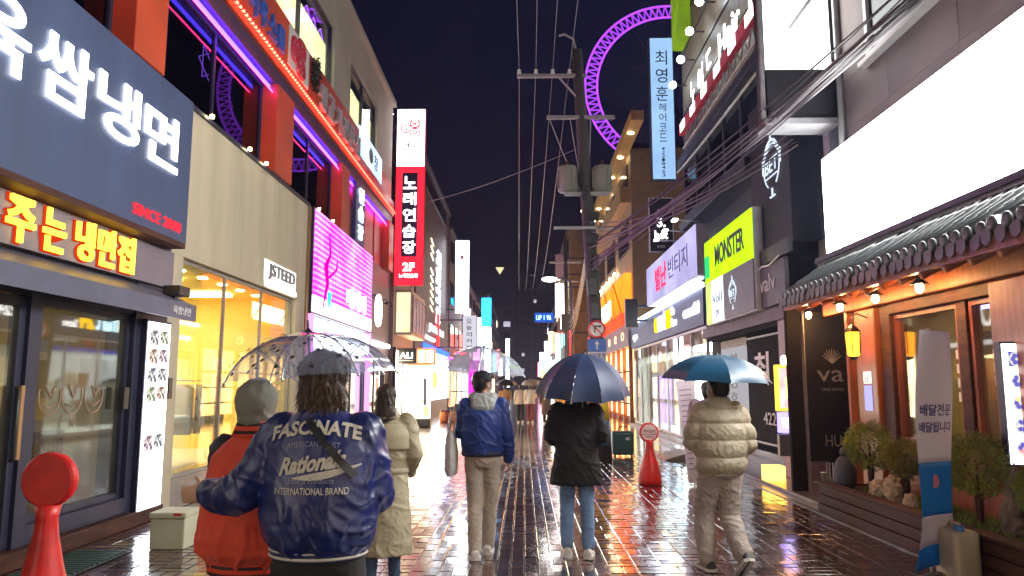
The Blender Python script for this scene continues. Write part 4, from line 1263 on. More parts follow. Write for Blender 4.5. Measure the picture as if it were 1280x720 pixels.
# lime sign
t = thing('lime_sign', 'bright lime yellow projecting sign with black letters MONSTER', 'sign', (4.35, 15.7, 3.0))
boxes('housing', mat('pale_grey_metal', (.5, .5, .55), .4), t, (4.32, 4.5, 13.82, 17.5, 3.0, 4.98), bevel=.01)
lime = em('lime_face', (.45, .95, .008), .58, .12)
boxes('face', lime, t, (4.29, 4.318, 13.84, 17.48, 4.0, 4.96))
boxes('lower_face', em('lime_low', (.55, .65, .2), .55, .3), t, (4.29, 4.318, 16.95, 17.48, 3.03, 3.99))
boxes('lower_face', em('white_low', (.8, .85, 1.0), .62), t, (4.29, 4.318, 15.95, 16.94, 3.03, 3.99))
boxes('lower_face', mat('slate_low', (.13, .12, .15), .4), t, (4.29, 4.318, 13.84, 15.94, 3.03, 3.99))
boxes('green_patch', em('green_patch', (.02, .4, .12), .7), t, (4.27, 4.288, 17.05, 17.42, 4.1, 4.6))
put_text(t, 'MONSTER', (4.285, 16.5, 4.26), YR, UZ, 2.2, .46, M['print_black'], .012, .02)
crest(t, (4.285, 15.55, 3.18), YR, UZ, .7, crest_m)
put_text(t, 'Vol1', (4.285, 16.85, 3.45), YR, UZ, .8, .2, mat('teal_print', (.02, .15, .25), .5), .008)
put_text(t, '7F', (4.285, 16.6, 3.12), YR, UZ, .3, .16, M['print_black'], .008)

# ------------------------------------------------------------------ convenience store
t = thing('convenience_store', 'brightly lit convenience store with slate blue sign band', 'shop', (4.7, 25, 0))
boxes('sign_band', mat('slate_blue_band', (.085, .12, .25), .5), t, (4.56, 4.9, 18.9, 31.7, 3.16, 4.12), bevel=.01)
boxes('band_light', em('band_white_line', (.85, .92, 1), 4.0), t, (4.5, 4.6, 18.9, 31.7, 4.125, 4.24))
e_or = em('orange_letters', (1, .42, .0), 2.6); e_ye = em('yellow_letters', (1, .55, .0), 2.2)
put_text(t, 'e', (4.555, 25.95, 3.42), YR, UZ, .58, .5, e_ye, .02, .05, 'letter')
put_text(t, 'mart', (4.555, 25.3, 3.42), YR, UZ, 1.3, .6, em('ice_white', (.6, .9, 1), 2.6), .02, .015)
put_text(t, '24', (4.555, 23.9, 3.42), YR, UZ, .85, .58, e_ye, .02, .05)
put_text(t, 'Co', (4.555, 22.95, 3.76), YR, UZ, .42, .26, M['e_white'], .02)
put_text(t, 'Store', (4.555, 22.95, 3.42), YR, UZ, .72, .24, M['e_white'], .02)
put_text(t, 'emart24', (4.555, 21.2, 3.5), YR, UZ, 1.9, .32, M['e_white'], .02, .02)
put_text(t, 'open', (4.555, 31.0, 3.4), YR, UZ, 1.0, .26, M['e_white'], .02, .02)
room(t, 4.8, 11, 19.1, 31.5, .08, 3.1, M['white_wall'], M['white_wall'], M['white_wall'], 'west')
for y in (19.8, 21.8, 23.8, 25.8, 27.8, 29.8):
    boxes('ceiling_light', M['e_cool_panel'], t, (5.2, 8.2, y, y + .45, 3.0, 3.06))
window_on(t, 4.68, 19.0, 31.6, .1, 3.14, M['white_plastic'], M['glass'], 'west', .07, .08, mull=6)
boxes('eave_band', mat('orange_wood_band', (.5, .25, .08), .5), t, (4.74, 4.8, 19.1, 31.5, 2.72, 3.09))
for k in range(16):
    a = 24.0 + k * .42
    mb = MB(); mb.box(5.0 + .03 * (k % 2), 5.03 + .03 * (k % 2), a, a + .4, .3, 2.5); obj('blind_strip', mb, mat('frosted_blind', (.8, .82, .68), .5) if k == 0 else bpy.data.materials['frosted_blind'], t)
goods = [mat('goods_' + n, c, .5, var=.7, scale=14) for n, c in (('red', (.5, .08, .05)), ('green', (.12, .35, .1)), ('yellow', (.7, .5, .08)), ('blue', (.1, .2, .5)))]
for k in range(4):
    y = 19.6 + k * 1.1
    boxes('shelf_unit', M['white_plastic'], t, (6.2, 6.7, y, y + .9, .1, 1.7))
    for j in range(4):
        boxes('goods', goods[(k + j) % 4], t, (6.1, 6.195, y + .04, y + .86, .25 + j * .36, .52 + j * .36))
boxes('base_step', M['concrete'], t, (4.4, 4.8, 18.95, 31.6, 0, .09), bevel=.01)
# lavender banner sign above
t = thing('lavender_sign', 'lavender box sign with red and violet brush lettering above the store', 'sign', (4.3, 22, 4.3))
boxes('housing', mat('lavender_side', (.5, .5, .6), .5), t, (4.28, 4.6, 18.2, 25.6, 4.32, 5.62))
boxes('face', em('lavender_face', (.5, .46, .78), .42, .25, .6), t, (4.25, 4.278, 18.22, 25.58, 4.34, 5.6))
put_text(t, '별난', (4.248, 23.9, 4.6), YR, UZ, 1.9, .75, em('red_brush', (.75, .03, .1), .8), .01, .03)
put_text(t, '빈티지', (4.248, 21.7, 4.7), YR, UZ, 2.6, .6, mat('violet_print', (.1, .06, .35), .5), .01, .0)
for k in range(3):
    y = 18.6 + k * 1.3
    mb = MB(); mb.tube([(4.5, y, 5.75), (3.9, y, 5.8)], .018, 6); obj('lamp_arm', mb, M['steel'], t)
    boxes('lamp_tube', em('cold_tube', (.9, .95, 1), 6.0) if k == 0 else bpy.data.materials['cold_tube'], t, (3.78, 3.9, y - .13, y + .13, 5.775, 5.81))
t = box_sign('black_box_sign', 'black box sign with thin pale frame under the lavender sign', 3.75, 4.2, 27.4, 3.75, 4.8, [], M['black'])
boxes('frame', M['dull_steel'], t, (3.72, 3.75, 27.36, 27.42, 3.72, 4.83))
t = box_sign('bar_board', 'tall black sign reading 3. bet in white letters', 3.87, 4.58, 22.5, 5.7, 7.35, [], M['black'])
boxes('frame', M['white_plastic'], t, (3.85, 3.875, 22.47, 22.5, 5.68, 7.37)); boxes('frame', M['white_plastic'], t, (3.876, 4.6, 22.47, 22.5, 7.35, 7.37)); boxes('frame', M['white_plastic'], t, (4.58, 4.6, 22.47, 22.5, 5.68, 7.349))
put_text(t, '3.', (4.1, 22.49, 6.45), UX, UZ, .26, .3, M['e_white_soft'], .01, .02)
put_text(t, 'bet', (4.02, 22.49, 6.08), UX, UZ, .4, .26, M['e_white_soft'], .01, .02)
boxes('rule', M['print_white'], t, (4.02, 4.44, 22.48, 22.498, 6.0, 6.02))
put_text(t, '맥주', (4.12, 22.49, 6.92), UX, UZ, .2, .1, M['print_white'], .01)
put_text(t, '영업중', (4.08, 22.49, 5.8), UX, UZ, .25, .08, M['print_white'], .01)

# ------------------------------------------------------------------ hair salon upper floors
t = thing('salon_building', 'dark upper floors of the hair salon with red sign rail and spotlights', 'building', (4.8, 17, 3.0))
wood = mat('brown_board', (.16, .13, .085), .55, var=.25, scale=2, stretch=(1, 8, .4))
for k in range(12):
    a = 11.15 + k * .8
    boxes('board', wood, t, (4.62, 4.75, a, a + .79, 8.0, 12.6))
for z in (9.3, 10.2, 11.1, 12.0):
    boxes('batten', M['black'], t, (4.585, 4.618, 11.2, 20.7, z, z + .03))
boxes('wall_core', M['charcoal'], t, (4.78, 11, 11.12, 20.7, 7.02, 12.6))
boxes('wall_core', M['charcoal'], t, (4.95, 5.4, 14.45, 20.7, 3.1, 7.0))
boxes('ledge', M['charcoal'], t, (4.4, 4.95, 14.45, 20.7, 5.9, 6.15), bevel=.01)
boxes('ledge', M['charcoal'], t, (4.4, 4.9, 12.35, 20.7, 7.75, 7.98), bevel=.01)
window_on(t, 4.6, 12.4, 20.6, 6.3, 7.74, M['charcoal'], M['glass_dark'], 'west', .06, .1, mull=5)
boxes('room_glow', em('teal_room', (.25, .5, .5), .35, .8, .9), t, (4.9, 4.93, 12.4, 20.6, 7.05, 7.7))
boxes('red_rail', mat('red_rail', (.62, .04, .08), .35), t, (4.3, 4.45, 12.6, 19.9, 8.45, 8.75), bevel=.01)
for k in range(6):
    y = 13.2 + k * 1.2
    boxes('rail_light', em('rail_light', (1, .75, .75), 2.0) if k == 0 else bpy.data.materials['rail_light'], t, (4.288, 4.299, y, y + .5, 8.48, 8.72))
mb = MB()
for k in range(14):
    y = 12.6 + k * .52
    mb.tube([(4.4, y, 8.45), (4.4, y + .26, 8.1)], .015, 5); mb.tube([(4.4, y + .26, 8.1), (4.4, y + .52, 8.45)], .015, 5)
mb.tube([(4.4, 12.6, 8.1), (4.4, 19.9, 8.1)], .018, 5)
obj('rail_truss', mb, M['dull_steel'], t)
letters(t, '노이드', (4.42, 18.9, 8.85), YR, UZ, .5, .7, M['e_white'], .012, .0, pitch=.85)
put_text(t, 'Hair', (4.42, 16.0, 8.85), YR, UZ, 1.6, .62, M['e_white'], .025, .0)
put_text(t, 'N', (4.42, 13.7, 8.85), YR, UZ, .45, .62, M['e_white'], .04, .01)
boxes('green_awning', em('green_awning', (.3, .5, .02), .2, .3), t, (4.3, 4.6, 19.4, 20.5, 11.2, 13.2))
for k, (y, z) in enumerate([(20.1, 10.0), (19.0, 10.25), (17.9, 10.5), (16.8, 10.7)]):
    l = thing('wall_floodlight', 'cold white floodlight on salon wall, %s' % ['lowest of the row by the blue vertical sign', 'second up from the blue vertical sign', 'third up from the blue vertical sign', 'topmost of the row under the green awning'][k], 'lamp', (4.3, y, z), 'floodlights on the salon wall')
    mb = MB(); mb.tube([(4.58, y, z), (4.25, y, z + .02)], .02, 6); obj('arm', mb, M['black'], l)
    mb = MB(); mb.sphere((4.2, y - .03, z), (.1, .1, .1), 14, 9); obj('lens', mb, em('flood_lens', (.8, .93, 1), 14) if k == 0 else bpy.data.materials['flood_lens'], l, True)
t = box_sign('blue_vertical_sign', 'tall pale blue vertical sign with dark brush Korean name and phone number', 3.9, 4.64, 22.0, 7.8, 12.35, [(7.8, 12.35, em('pale_blue_sign', (.3, .5, .8), .42, .1))])
letters(t, '최영훈', (4.08, 21.965, 11.45), UX, UZ, .36, .46, M['print_black'], .008, .0, vertical=True, pitch=.58)
letters(t, '헤어코드', (4.15, 21.965, 9.95), UX, UZ, .22, .26, M['print_black'], .008, .0, vertical=True, pitch=.32)
letters(t, '422·8463', (4.2, 21.965, 8.72), UX, UZ, .1, .1, M['print_black'], .008, .006, vertical=True, pitch=.118)

# ------------------------------------------------------------------ farther east side
t = facade('tan_building', 'tan building with warm lit soffit beyond the blue vertical sign', 1, 31.8, 52, 12.0, mat('tan_render', (.3, .2, .1), .6), 2, 4, .25, z0=7.0)
boxes('soffit', mat('golden_soffit', (.6, .38, .12), .5), t, (4.2, 4.7, 28.0, 52, 11.9, 12.3))
for k in range(7):
    disc_lamp(t, 4.4, 29.5 + k * 3.3, 11.89, .12, M['e_warm'])
boxes('balcony', mat('balcony_tan', (.34, .22, .1), .5), t, (4.25, 4.698, 32, 52, 9.6, 10.3))
boxes('orange_sign', em('orange_sign_glow', (1, .15, .01), 1.2, .45, .4), t, (4.4, 4.69, 32.2, 47.5, 4.75, 6.5))
boxes('white_sign', em('white_orange_sign', (1, .8, .55), 3.0, .2), t, (4.38, 4.398, 37.5, 46, 5.0, 5.9))
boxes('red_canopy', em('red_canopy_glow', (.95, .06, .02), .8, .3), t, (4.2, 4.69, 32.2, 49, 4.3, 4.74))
mb = MB()
for k in range(4):
    mb.tube([(4.36, 33 + 4 * k, 4.75), (4.36, 36 + 4 * k, 6.5)], .04, 5)
obj('neon_lines', mb, em('dark_neon', (.6, .1, .0), .5), t)
for k in range(8):
    boxes('ledge_lamp', M['e_warm'], t, (4.5, 4.6, 37 + k * 1.7, 37.35 + k * 1.7, 7.1, 7.22))
boxes('grey_fascia', mat('grey_mauve_fascia', (.16, .13, .15), .5), t, (4.45, 4.698, 31.8, 50, 3.3, 4.29))
for k in range(5):
    put_text(t, 'Oe8CO'[k], (4.44, 34 + 2.6 * k, 3.6), YR, UZ, .9, .4, em('peach_letters', (1, .5, .3), .9) if k == 0 else bpy.data.materials['peach_letters'], .02)
boxes('shop_glow', em('warm_shop_glow', (1, .5, .14), 3.2, .5, .9), t, (4.66, 4.695, 32, 51, .3, 3.25))
for k in range(10):
    boxes('shop_post', M['wood_red'], t, (4.5, 4.66, 32 + 2.05 * k, 32.25 + 2.05 * k, 0, 3.29))
for k in range(3):
    boxes('shop_shelf', M['wood_dark'], t, (4.55, 4.655, 32.3, 44, .8 + .7 * k, .88 + .7 * k))
facade('brown_tower', 'brown timber clad tower far down the east side', 1, 53, 74, 13.0, mat('brown_clad', (.3, .17, .06), .6), 3, 5, .25, x=3.3, z0=4)
t = box_sign('red_strip_sign', 'glowing red strip sign on the brown tower', 3.0, 3.5, 52.7, 3.6, 5.6, [(3.6, 5.6, em('red_strip', (1, .02, .02), 1.6))])
t = box_sign('pink_white_sign', 'white vertical sign with red letters beside the street lamp', 2.1, 2.75, 50, 6.3, 8.5, [(6.3, 8.5, em('pinkish_face', (1, .72, .68), 1.8))])
letters(t, '맛집골목', (2.28, 49.96, 7.9), UX, UZ, .3, .34, em('red_small', (.9, .03, .05), .9), .01, .01, vertical=True, pitch=.48)
box_sign('dim_sign', 'dim unlit mauve sign above the white and red one', 2.05, 2.75, 48.3, 8.6, 10.2, [(8.6, 10.2, mat('dim_mauve', (.3, .22, .28), .5))])
facade('far_east_block', 'distant dim block at the end of the east side', 1, 74.5, 130, 10.5, mat('dim_brown', (.12, .09, .08), .6), 4, 10, .35, x=3.6, lit_cols=((1, .8, .5), (.8, .9, 1), (1, .4, .3)))
for k, (y, z0, z1, x0, c, lb) in enumerate([(66, 3.0, 6.2, 2.75, (.3, .8, 1), 'pale cyan'), (76, 2.5, 4.2, 2.9, (1, .9, .7), 'cream'), (88, 2.6, 5.0, 2.8, (1, .95, .9), 'warm white'), (104, 3, 6, 2.6, (.6, .7, 1), 'bluish')]):
    box_sign('small_far_sign', 'tiny %s sign far along the east side' % lb, x0, x0 + .5, y, z0, z1, [(z0, z1, em('tiny_face', c, 2.0))])
# ------------------------------------------------------------------ end of street and skyline
def end_block(name, label, x0, x1, y, h, m, nx, nz, lit):
    t = thing(name, label, 'building', ((x0 + x1) / 2, y, 0))
    boxes('wall', m, t, (x0, x1, y, y + 12, 0, h))
    for i in range(nx):
        for j in range(nz):
            wx = (x1 - x0) / nx; a = x0 + wx * (i + .2); fz = (h - 4) / nz; z = 4 + fz * (j + .2)
            k = 'lit' if rnd.random() < lit else 'dk'
            if ('e', k) not in WM: WM[('e', k)] = em('far_lit_window', (.9, .85, 1), .22, .4) if k == 'lit' else mat('far_dark_pane', (.02, .022, .03), .2)
            fr = boxes('window', M['charcoal'], t, (a, a + wx * .6, y - .06, y + .02, z, z + fz * .55))
            boxes('pane', WM[('e', k)], fr, (a + .1, a + wx * .6 - .1, y - .08, y - .062, z + .1, z + fz * .55 - .1))
end_block('end_tower', 'dark tower closing the end of the street with few lights', -2, 9, 150, 24, mat('dark_tower', (.02, .024, .05), .6), 9, 13, .04)
end_block('end_block', 'low dark block beyond the end of the street', -16, -2.2, 156, 18, mat('dark_block', (.03, .03, .045), .6), 5, 6, .15)
for side, y0, y1, h, lb in ((-1, -14, 1, 9, 'plain building behind the viewer on the west side'), (1, -14, 3, 12, 'plain building behind the viewer on the east side')):
    rb = facade('rear_building', lb, side, y0, y1 - .02, h, M['cream'], 2, 5, .5, x=4.75)
    for q in range(4):          # unseen shop fronts behind the viewer, added to light the walkers' backs
        ya = y0 + .3 + q * (y1 - y0) / 4; yb = ya + (y1 - y0) / 4 - .5
        boxes('shop_window', em('rear_fill_window', [(1, .8, .5), (.95, .97, 1), (1, .65, .4), (1, .9, .8)][q], .75, .3, .8), rb, (side * 4.72, side * 4.68, ya, yb, .3, 2.6))
        boxes('shop_sign', em('rear_fill_sign', [(1, .95, .9), (.9, .1, .12), (1, .85, .3), (.85, .9, 1)][(q + (side > 0)) % 4], .55, .2), rb, (side * 4.72, side * 4.6, ya, yb, 2.9, 3.9))

# ferris wheel ring far behind the salon
t = thing('ferris_wheel', 'purple lit truss ring of a Ferris wheel above the rooftops', 'ferris wheel', (18.5, 90, 14))
cx, cz, ro, ri = 18.55, 39.0, 10.75, 9.25
e_pur = em('purple_bulbs', (.34, .05, 1.0), .75); e_pur2 = em('purple_truss_light', (.34, .05, .9), .55)
for rr in (ro, ri):
    mb = MB(); mb.tube([(cx + rr * math.cos(a), 90, cz + rr * math.sin(a)) for a in [2 * math.pi * q / 96 for q in range(97)]], .14, 6); obj('rim', mb, e_pur, t)
mb = MB()
N = 76
for q in range(N):
    a, b = 2 * math.pi * q / N, 2 * math.pi * (q + .5) / N
    c = 2 * math.pi * (q + 1) / N
    pa = (cx + ri * math.cos(a), 90, cz + ri * math.sin(a)); pb = (cx + ro * math.cos(b), 90, cz + ro * math.sin(b)); pc = (cx + ri * math.cos(c), 90, cz + ri * math.sin(c))
    mb.tube([pa, pb], .1, 4); mb.tube([pb, pc], .1, 4)
obj('truss', mb, e_pur2, t)
mb = MB(); mb.tube([(cx + 10 * math.cos(a), 90.3, cz + 10 * math.sin(a)) for a in [2 * math.pi * q / 64 for q in range(65)]], .12, 6); obj('rim_beam', mb, M['black'], t)
mb = MB()
for q in range(12):
    a = q * math.pi / 6; mb.tube([(cx, 90.2, cz), (cx + ri * math.cos(a), 90.2, cz + ri * math.sin(a))], .035, 5)
obj('spokes', mb, M['black'], t)
mb = MB(); mb.tube([(cx, 89.5, cz), (cx, 91, cz)], .6, 14); mb.tube([(cx, 90.6, cz), (cx - 4, 91, 24)], .35, 8); mb.tube([(cx, 90.6, cz), (cx + 4, 91, 24)], .35, 8); obj('support', mb, M['black'], t)
facade('wheel_building', 'dark block carrying the Ferris wheel', 1, 84, 98, 24, mat('dark_mall', (.04, .035, .05), .6), 4, 4, .1, x=13, depth=14)
for k, (px, z) in enumerate([(8.4, 24.9), (7.0, 22.0), (5.2, 18.6)]):
    l = thing('roof_lamp', 'warm lamp on a mast below the purple ring, %s' % ['highest one', 'middle one', 'lowest one'][k], 'lamp', (px + 1.3, 62, 12), 'warm lamps below the purple ring')
    mb = MB(); mb.sphere((px * .72, 62, z * .72 + .5), .16, 10, 7); obj('bulb', mb, M['e_warm'], l)
    mb = MB(); mb.tube([(px * .72, 62, z * .72 + .35), (px * .72 + 1.3, 62, z * .72), (px * .72 + 1.4, 62, 9)], .05, 6); obj('mast', mb, M['black'], l)

# ------------------------------------------------------------------ utility pole, wires, street lamp
PX = lambda z: 1.80 - .054 * z
t = thing('utility_pole', 'leaning concrete utility pole with transformers and traffic signs', 'utility pole', (1.8, 17, 0))
mb = MB(); mb.tube([(PX(z), 17, z) for z in (0, 2, 4, 6, 8, 9.6)], [.17, .165, .155, .145, .135, .125], 14); obj('mast', mb, mat('pole_concrete', (.05, .045, .048), .7, bump=.3), t, True)
mb = MB(); mb.tube([(PX(1.0), 17, .85), (PX(1.35), 17, 1.35)], .178, 14); obj('yellow_wrap', mb, mat('yellow_wrap', (.75, .5, .02), .45), t, True)
mb = MB(); mb.tube([(PX(.5), 17, .3), (PX(.85), 17, .845)], .178, 14); obj('blue_wrap', mb, mat('blue_wrap', (.08, .15, .3), .5), t, True)
for sx in (1.03, 1.84):
    mb = MB(); mb.lathe([(.20, 0), (.23, .03), (.23, .56), (.21, .6), (.08, .63)], (sx, 16.95, 6.1), 16)
    tr = obj('transformer', mb, mat('transformer_grey', (.22, .215, .19), .55), t, True)
    for k in range(4):
        a = k * math.pi / 2 + .4; boxes('fin', mat('transformer_fin', (.18, .175, .16), .55), tr, (sx + .24 * math.cos(a) - .02, sx + .24 * math.cos(a) + .02, 16.95 + .24 * math.sin(a) - .02, 16.95 + .24 * math.sin(a) + .02, 6.16, 6.6))
    mb = MB(); mb.tube([(sx, 16.95, 6.7), (sx, 16.95, 6.88)], [.05, .025], 8); obj('bushing', mb, M['wood_dark'], tr)
steelp = M['dull_steel']
boxes('crossarm', steelp, t, (-.15, 1.5, 16.9, 16.98, 8.9, 8.98)); boxes('crossarm', steelp, t, (.55, 2.15, 16.88, 16.96, 7.86, 7.94)); boxes('crossarm', steelp, t, (.95, 2.0, 16.88, 16.96, 6.0, 6.09))
boxes('crossarm', steelp, t, (.7, 2.1, 16.84, 16.9, 5.2, 5.26))
mb = MB(); mb.tube([(1.3, 17, 9.0), (1.27, 17, 9.6), (1.2, 17, 9.9), (1.0, 17, 10.02), (.86, 17, 9.98)], .03, 8); obj('hook', mb, steelp, t, True)
mb = MB(); mb.tube([(.85, 16.94, 8.9), (1.36, 16.94, 8.3)], .025, 6); obj('brace', mb, steelp, t)
for x in (-.1, .3, .7, 1.1):
    mb = MB(); mb.lathe([(.03, 0), (.055, .03), (.03, .06), (.05, .09), (.02, .13)], (x, 16.94, 8.985), 8); obj('insulator', mb, M['white_plastic'], t)
for k in range(6):
    z = 3.3 + .55 * k
    mb = MB(); mb.obox((PX(z) + rnd.uniform(-.12, .12), 16.82, z), (rnd.uniform(.12, .3), .14, rnd.uniform(.15, .4)), Matrix.Rotation(rnd.uniform(-.2, .2), 3, 'Y')); obj('cable_box', mb, M['black'], t, bevel=.01)
t = thing('no_turn_sign', 'round no right turn traffic sign with red rim on the pole', 'traffic sign', (1.64, 16.75, 2.66))
rotx = Matrix.Rotation(R(90), 3, 'X')
mb = MB(); mb.lathe([(.205, 0), (.205, .012)], (1.64, 16.76, 2.88), 28, rotx); obj('plate', mb, mat('sign_white', (.75, .72, .72), .35), t)
mb = MB(); mb.tube([(1.64 + .18 * math.cos(a), 16.745, 2.88 + .18 * math.sin(a)) for a in [2 * math.pi * q / 32 for q in range(33)]], .024, 6); obj('rim', mb, mat('sign_red', (.65, .02, .03), .35), t)
mb = MB(); mb.obox((1.64, 16.74, 2.88), (.34, .008, .03), Matrix.Rotation(R(45), 3, 'Y')); obj('slash', mb, bpy.data.materials['sign_red'], t)
mb = MB(); mb.box(1.58, 1.61, 16.735, 16.741, 2.8, 2.93); mb.box(1.58, 1.7, 16.735, 16.741, 2.93, 2.96); mb.prism([(1.7, 2.985), (1.75, 2.945), (1.7, 2.905)], 'y', 16.735, 16.741); obj('arrow', mb, M['print_black'], t)
t = thing('one_way_sign', 'blue square traffic sign with white arrow under round one', 'traffic sign', (1.64, 16.75, 2.2))
boxes('plate', mat('sign_blue', (.03, .13, .55), .35), t, (1.43, 1.85, 16.75, 16.765, 2.38, 2.66), bevel=.004)
mb = MB(); mb.box(1.625, 1.655, 16.742, 16.748, 2.42, 2.55); mb.prism([(1.585, 2.54), (1.695, 2.54), (1.64, 2.63)], 'y', 16.742, 16.748); obj('arrow', mb, M['print_white'], t)
boxes('lower_plate', M['print_white'], t, (1.43, 1.85, 16.75, 16.765, 2.2, 2.372), bevel=.003)
put_text(t, '일방통행', (1.46, 16.748, 2.22), UX, UZ, .36, .13, mat('navy_print', (.03, .06, .3), .4), .003, .01)

def wire(name, label, a, b, sag, r, m, group=None, n=16):
    a, b = Vector(a), Vector(b)
    pts = [a.lerp(b, k / n) - Vector((0, 0, sag * 4 * (k / n) * (1 - k / n))) for k in range(n + 1)]
    mb = MB(); mb.tube(pts, r, 5)
    o = obj(name, mb, m); tag(o, label, 'cable', group)
    return o
cab = mat('black_cable', (.03, .028, .032), .35); cab2 = mat('grey_cable', (.16, .15, .17), .35)
b_lab = 'thin cable in the loose bundle strung from pole to the stone wall'
for k in range(13):
    wire('bundle_cable', b_lab, (PX(4.6) + rnd.uniform(-.1, .1), 16.95, 4.35 + rnd.uniform(-.15, .55)), (4.45 + rnd.uniform(-.05, .15), 8.0 + rnd.uniform(-.2, .2), 6.05 + rnd.uniform(-.15, .3)), rnd.uniform(.02, .35), rnd.choice((.008, .011, .016)), cab if k % 3 else cab2, 'bundled cables over the east shop fronts')
for k in range(5):
    wire('bundle_cable', 'slack cable running from the pole along the upper shop signs', (PX(5) + rnd.uniform(-.1, .1), 16.95, 4.9 + .12 * k), (4.4, 11.6 + .1 * k, 5.45 + .08 * k), .25 + .05 * k, .012, cab if k % 2 else cab2, 'slack cables to the black bar')
wire('service_cable', 'single thick dark cable crossing in front of the white box sign', (3.98, 9.0, 6.95), (4.25, 20.0, 7.45), .1, .035, cab)
for k in range(4):
    wire('line_wire', 'thin wire running down the street from the upper crossarm, far side', (-.1 + .4 * k, 17, 9.1), (-.4 + .55 * k, 60, 9.4), .9, .009, cab2, 'wires along the street beyond the pole')
    wire('line_wire', 'thin wire running overhead from the upper crossarm towards the viewer', (-.1 + .4 * k, 17, 9.1), (-.3 + .3 * k, -14, 9.6), .6, .008, cab2, 'wires along the street over the viewer')
for k in range(3):
    wire('line_wire', 'dark wire sagging from the lower crossarm towards the far rooftops', (.6 + .5 * k, 17, 7.95), (4.4, 45 + 3 * k, 12.5), .5, .012, cab2, 'wires from the pole to far rooftops')
wire('cross_wire', 'single pale wire crossing the street behind the red sign', (-3.6, 26.3, 8.2), (1.35, 17.0, 7.2), .12, .007, cab2)
for k in range(4):
    wire('line_wire', 'cable drooping along the street under the transformers', (PX(5) , 17, 5.25 - .14 * k), (2.7, 46, 5.6 - .3 * k), .8, .014, cab, 'cables drooping below the transformers')
t = thing('street_lamp', 'street lamp with bright white head on a curved arm', 'street lamp', (2.6, 40, 0))
mb = MB(); mb.tube([(2.6, 40, 0), (2.6, 40, 6.9), (2.5, 40, 7.25), (2.2, 40, 7.4), (1.75, 40, 7.38)], [.1, .08, .06, .05, .05], 10); obj('pole', mb, M['charcoal'], t, True)
mb = MB(); mb.sphere((1.4, 39.95, 7.33), (.42, .22, .13), 16, 8); obj('head', mb, em('lamp_head', (1, .97, .92), 9.0), t, True)
t = thing('far_utility_pole', 'dark utility pole crowded with cables far along the east side', 'utility pole', (2.7, 46, 0))
mb = MB(); mb.tube([(2.7, 46, 0), (2.6, 46, 11)], [.17, .12], 10); obj('mast', mb, M['black'], t)
boxes('crossarm', steelp, t, (1.6, 3.6, 45.9, 46, 9.2, 9.3)); boxes('crossarm', steelp, t, (1.7, 3.4, 45.9, 46, 8.0, 8.1)); boxes('cable_box', M['black'], t, (2.3, 2.9, 45.7, 45.9, 5, 6))
t = box_sign('led_gantry_sign', 'small blue LED sign with pale digits hanging far down the street', 1.28, 3.55, 90, 9.2, 10.4, [(9.2, 10.4, em('blue_led_face', (.0, .07, .5), .5))])
put_text(t, 'UP 1 96', (1.5, 89.95, 9.5), UX, UZ, 1.8, .6, em('cyan_digits', (.4, .8, 1), 1.2), .02, .02)
t = thing('hanging_lantern_sign', 'small dim triangular lamp hanging on a wire over the far street', 'lamp', (-1.7, 55, 10.3))
mb = MB(); mb.prism([(-2.1, 10.4), (-1.5, 10.4), (-1.8, 9.9)], 'y', 55, 55.3); obj('shade', mb, em('dim_cream', (.7, .6, .35), .5), t)
mb = MB(); mb.tube([(-4.7, 55.1, 10.7), (-1.8, 55.1, 10.45), (4.7, 55.1, 10.8)], .015, 5); obj('wire', mb, cab, t)

# crowded_signs: small lit signs packed towards the end of the street
far_signs = [(-1, 52, 3.7, 5.2, .6, (1, .08, .06), 'red'), (-1, 56, 5.4, 7.4, .55, (1, .85, .7), 'cream'), (-1, 66, 3.3, 5.0, .7, (1, .3, .6), 'pink'), (-1, 72, 5.4, 8.2, .6, (.55, .7, 1), 'ice blue'), (-1, 78, 3.0, 4.6, .9, (1, .55, .15), 'orange'),
             (-1, 86, 4.8, 7.8, .7, (1, .97, .92), 'white'), (-1, 100, 3.4, 6.0, .9, (.2, .45, 1), 'blue'), (-1, 112, 4.0, 7.0, .9, (1, .2, .15), 'scarlet'), (-1, 124, 3.2, 6.0, 1.0, (1, .9, .7), 'ivory'),
             (1, 56, 5.8, 7.6, .5, (1, .95, .85), 'white'), (1, 60, 2.7, 3.4, .8, (.15, .5, 1), 'blue'), (1, 70, 4.6, 6.6, .6, (1, .12, .08), 'red'), (1, 80, 5.2, 7.4, .6, (1, .7, .3), 'amber'), (1, 84, 3.0, 4.2, .9, (.2, 1, .55), 'green'),
             (1, 94, 4.6, 7.2, .7, (1, .95, .95), 'pearl'), (1, 99, 2.6, 3.8, 1.0, (1, .35, .1), 'orange'), (1, 112, 3.6, 6.6, .9, (.8, .85, 1), 'pale blue'), (1, 122, 3, 5.4, 1.0, (1, .25, .4), 'pink')]
for sd, y, z0, z1, w, col, word in far_signs:
    xa = sd * (4.55 if sd < 0 else 3.25); xb = xa - sd * w
    box_sign('far_box_sign', '%s lit box sign far along the %s side, %s' % (word, 'west' if sd < 0 else 'east', 'tall and narrow' if z1 - z0 > 2.2 else 'short and low' if z0 < 3.2 else 'upright and mid height'), min(xa, xb), max(xa, xb), y, z0, z1, [(z0, z1, em('far_sign_face', col, 2.4, .25, 1.2))])
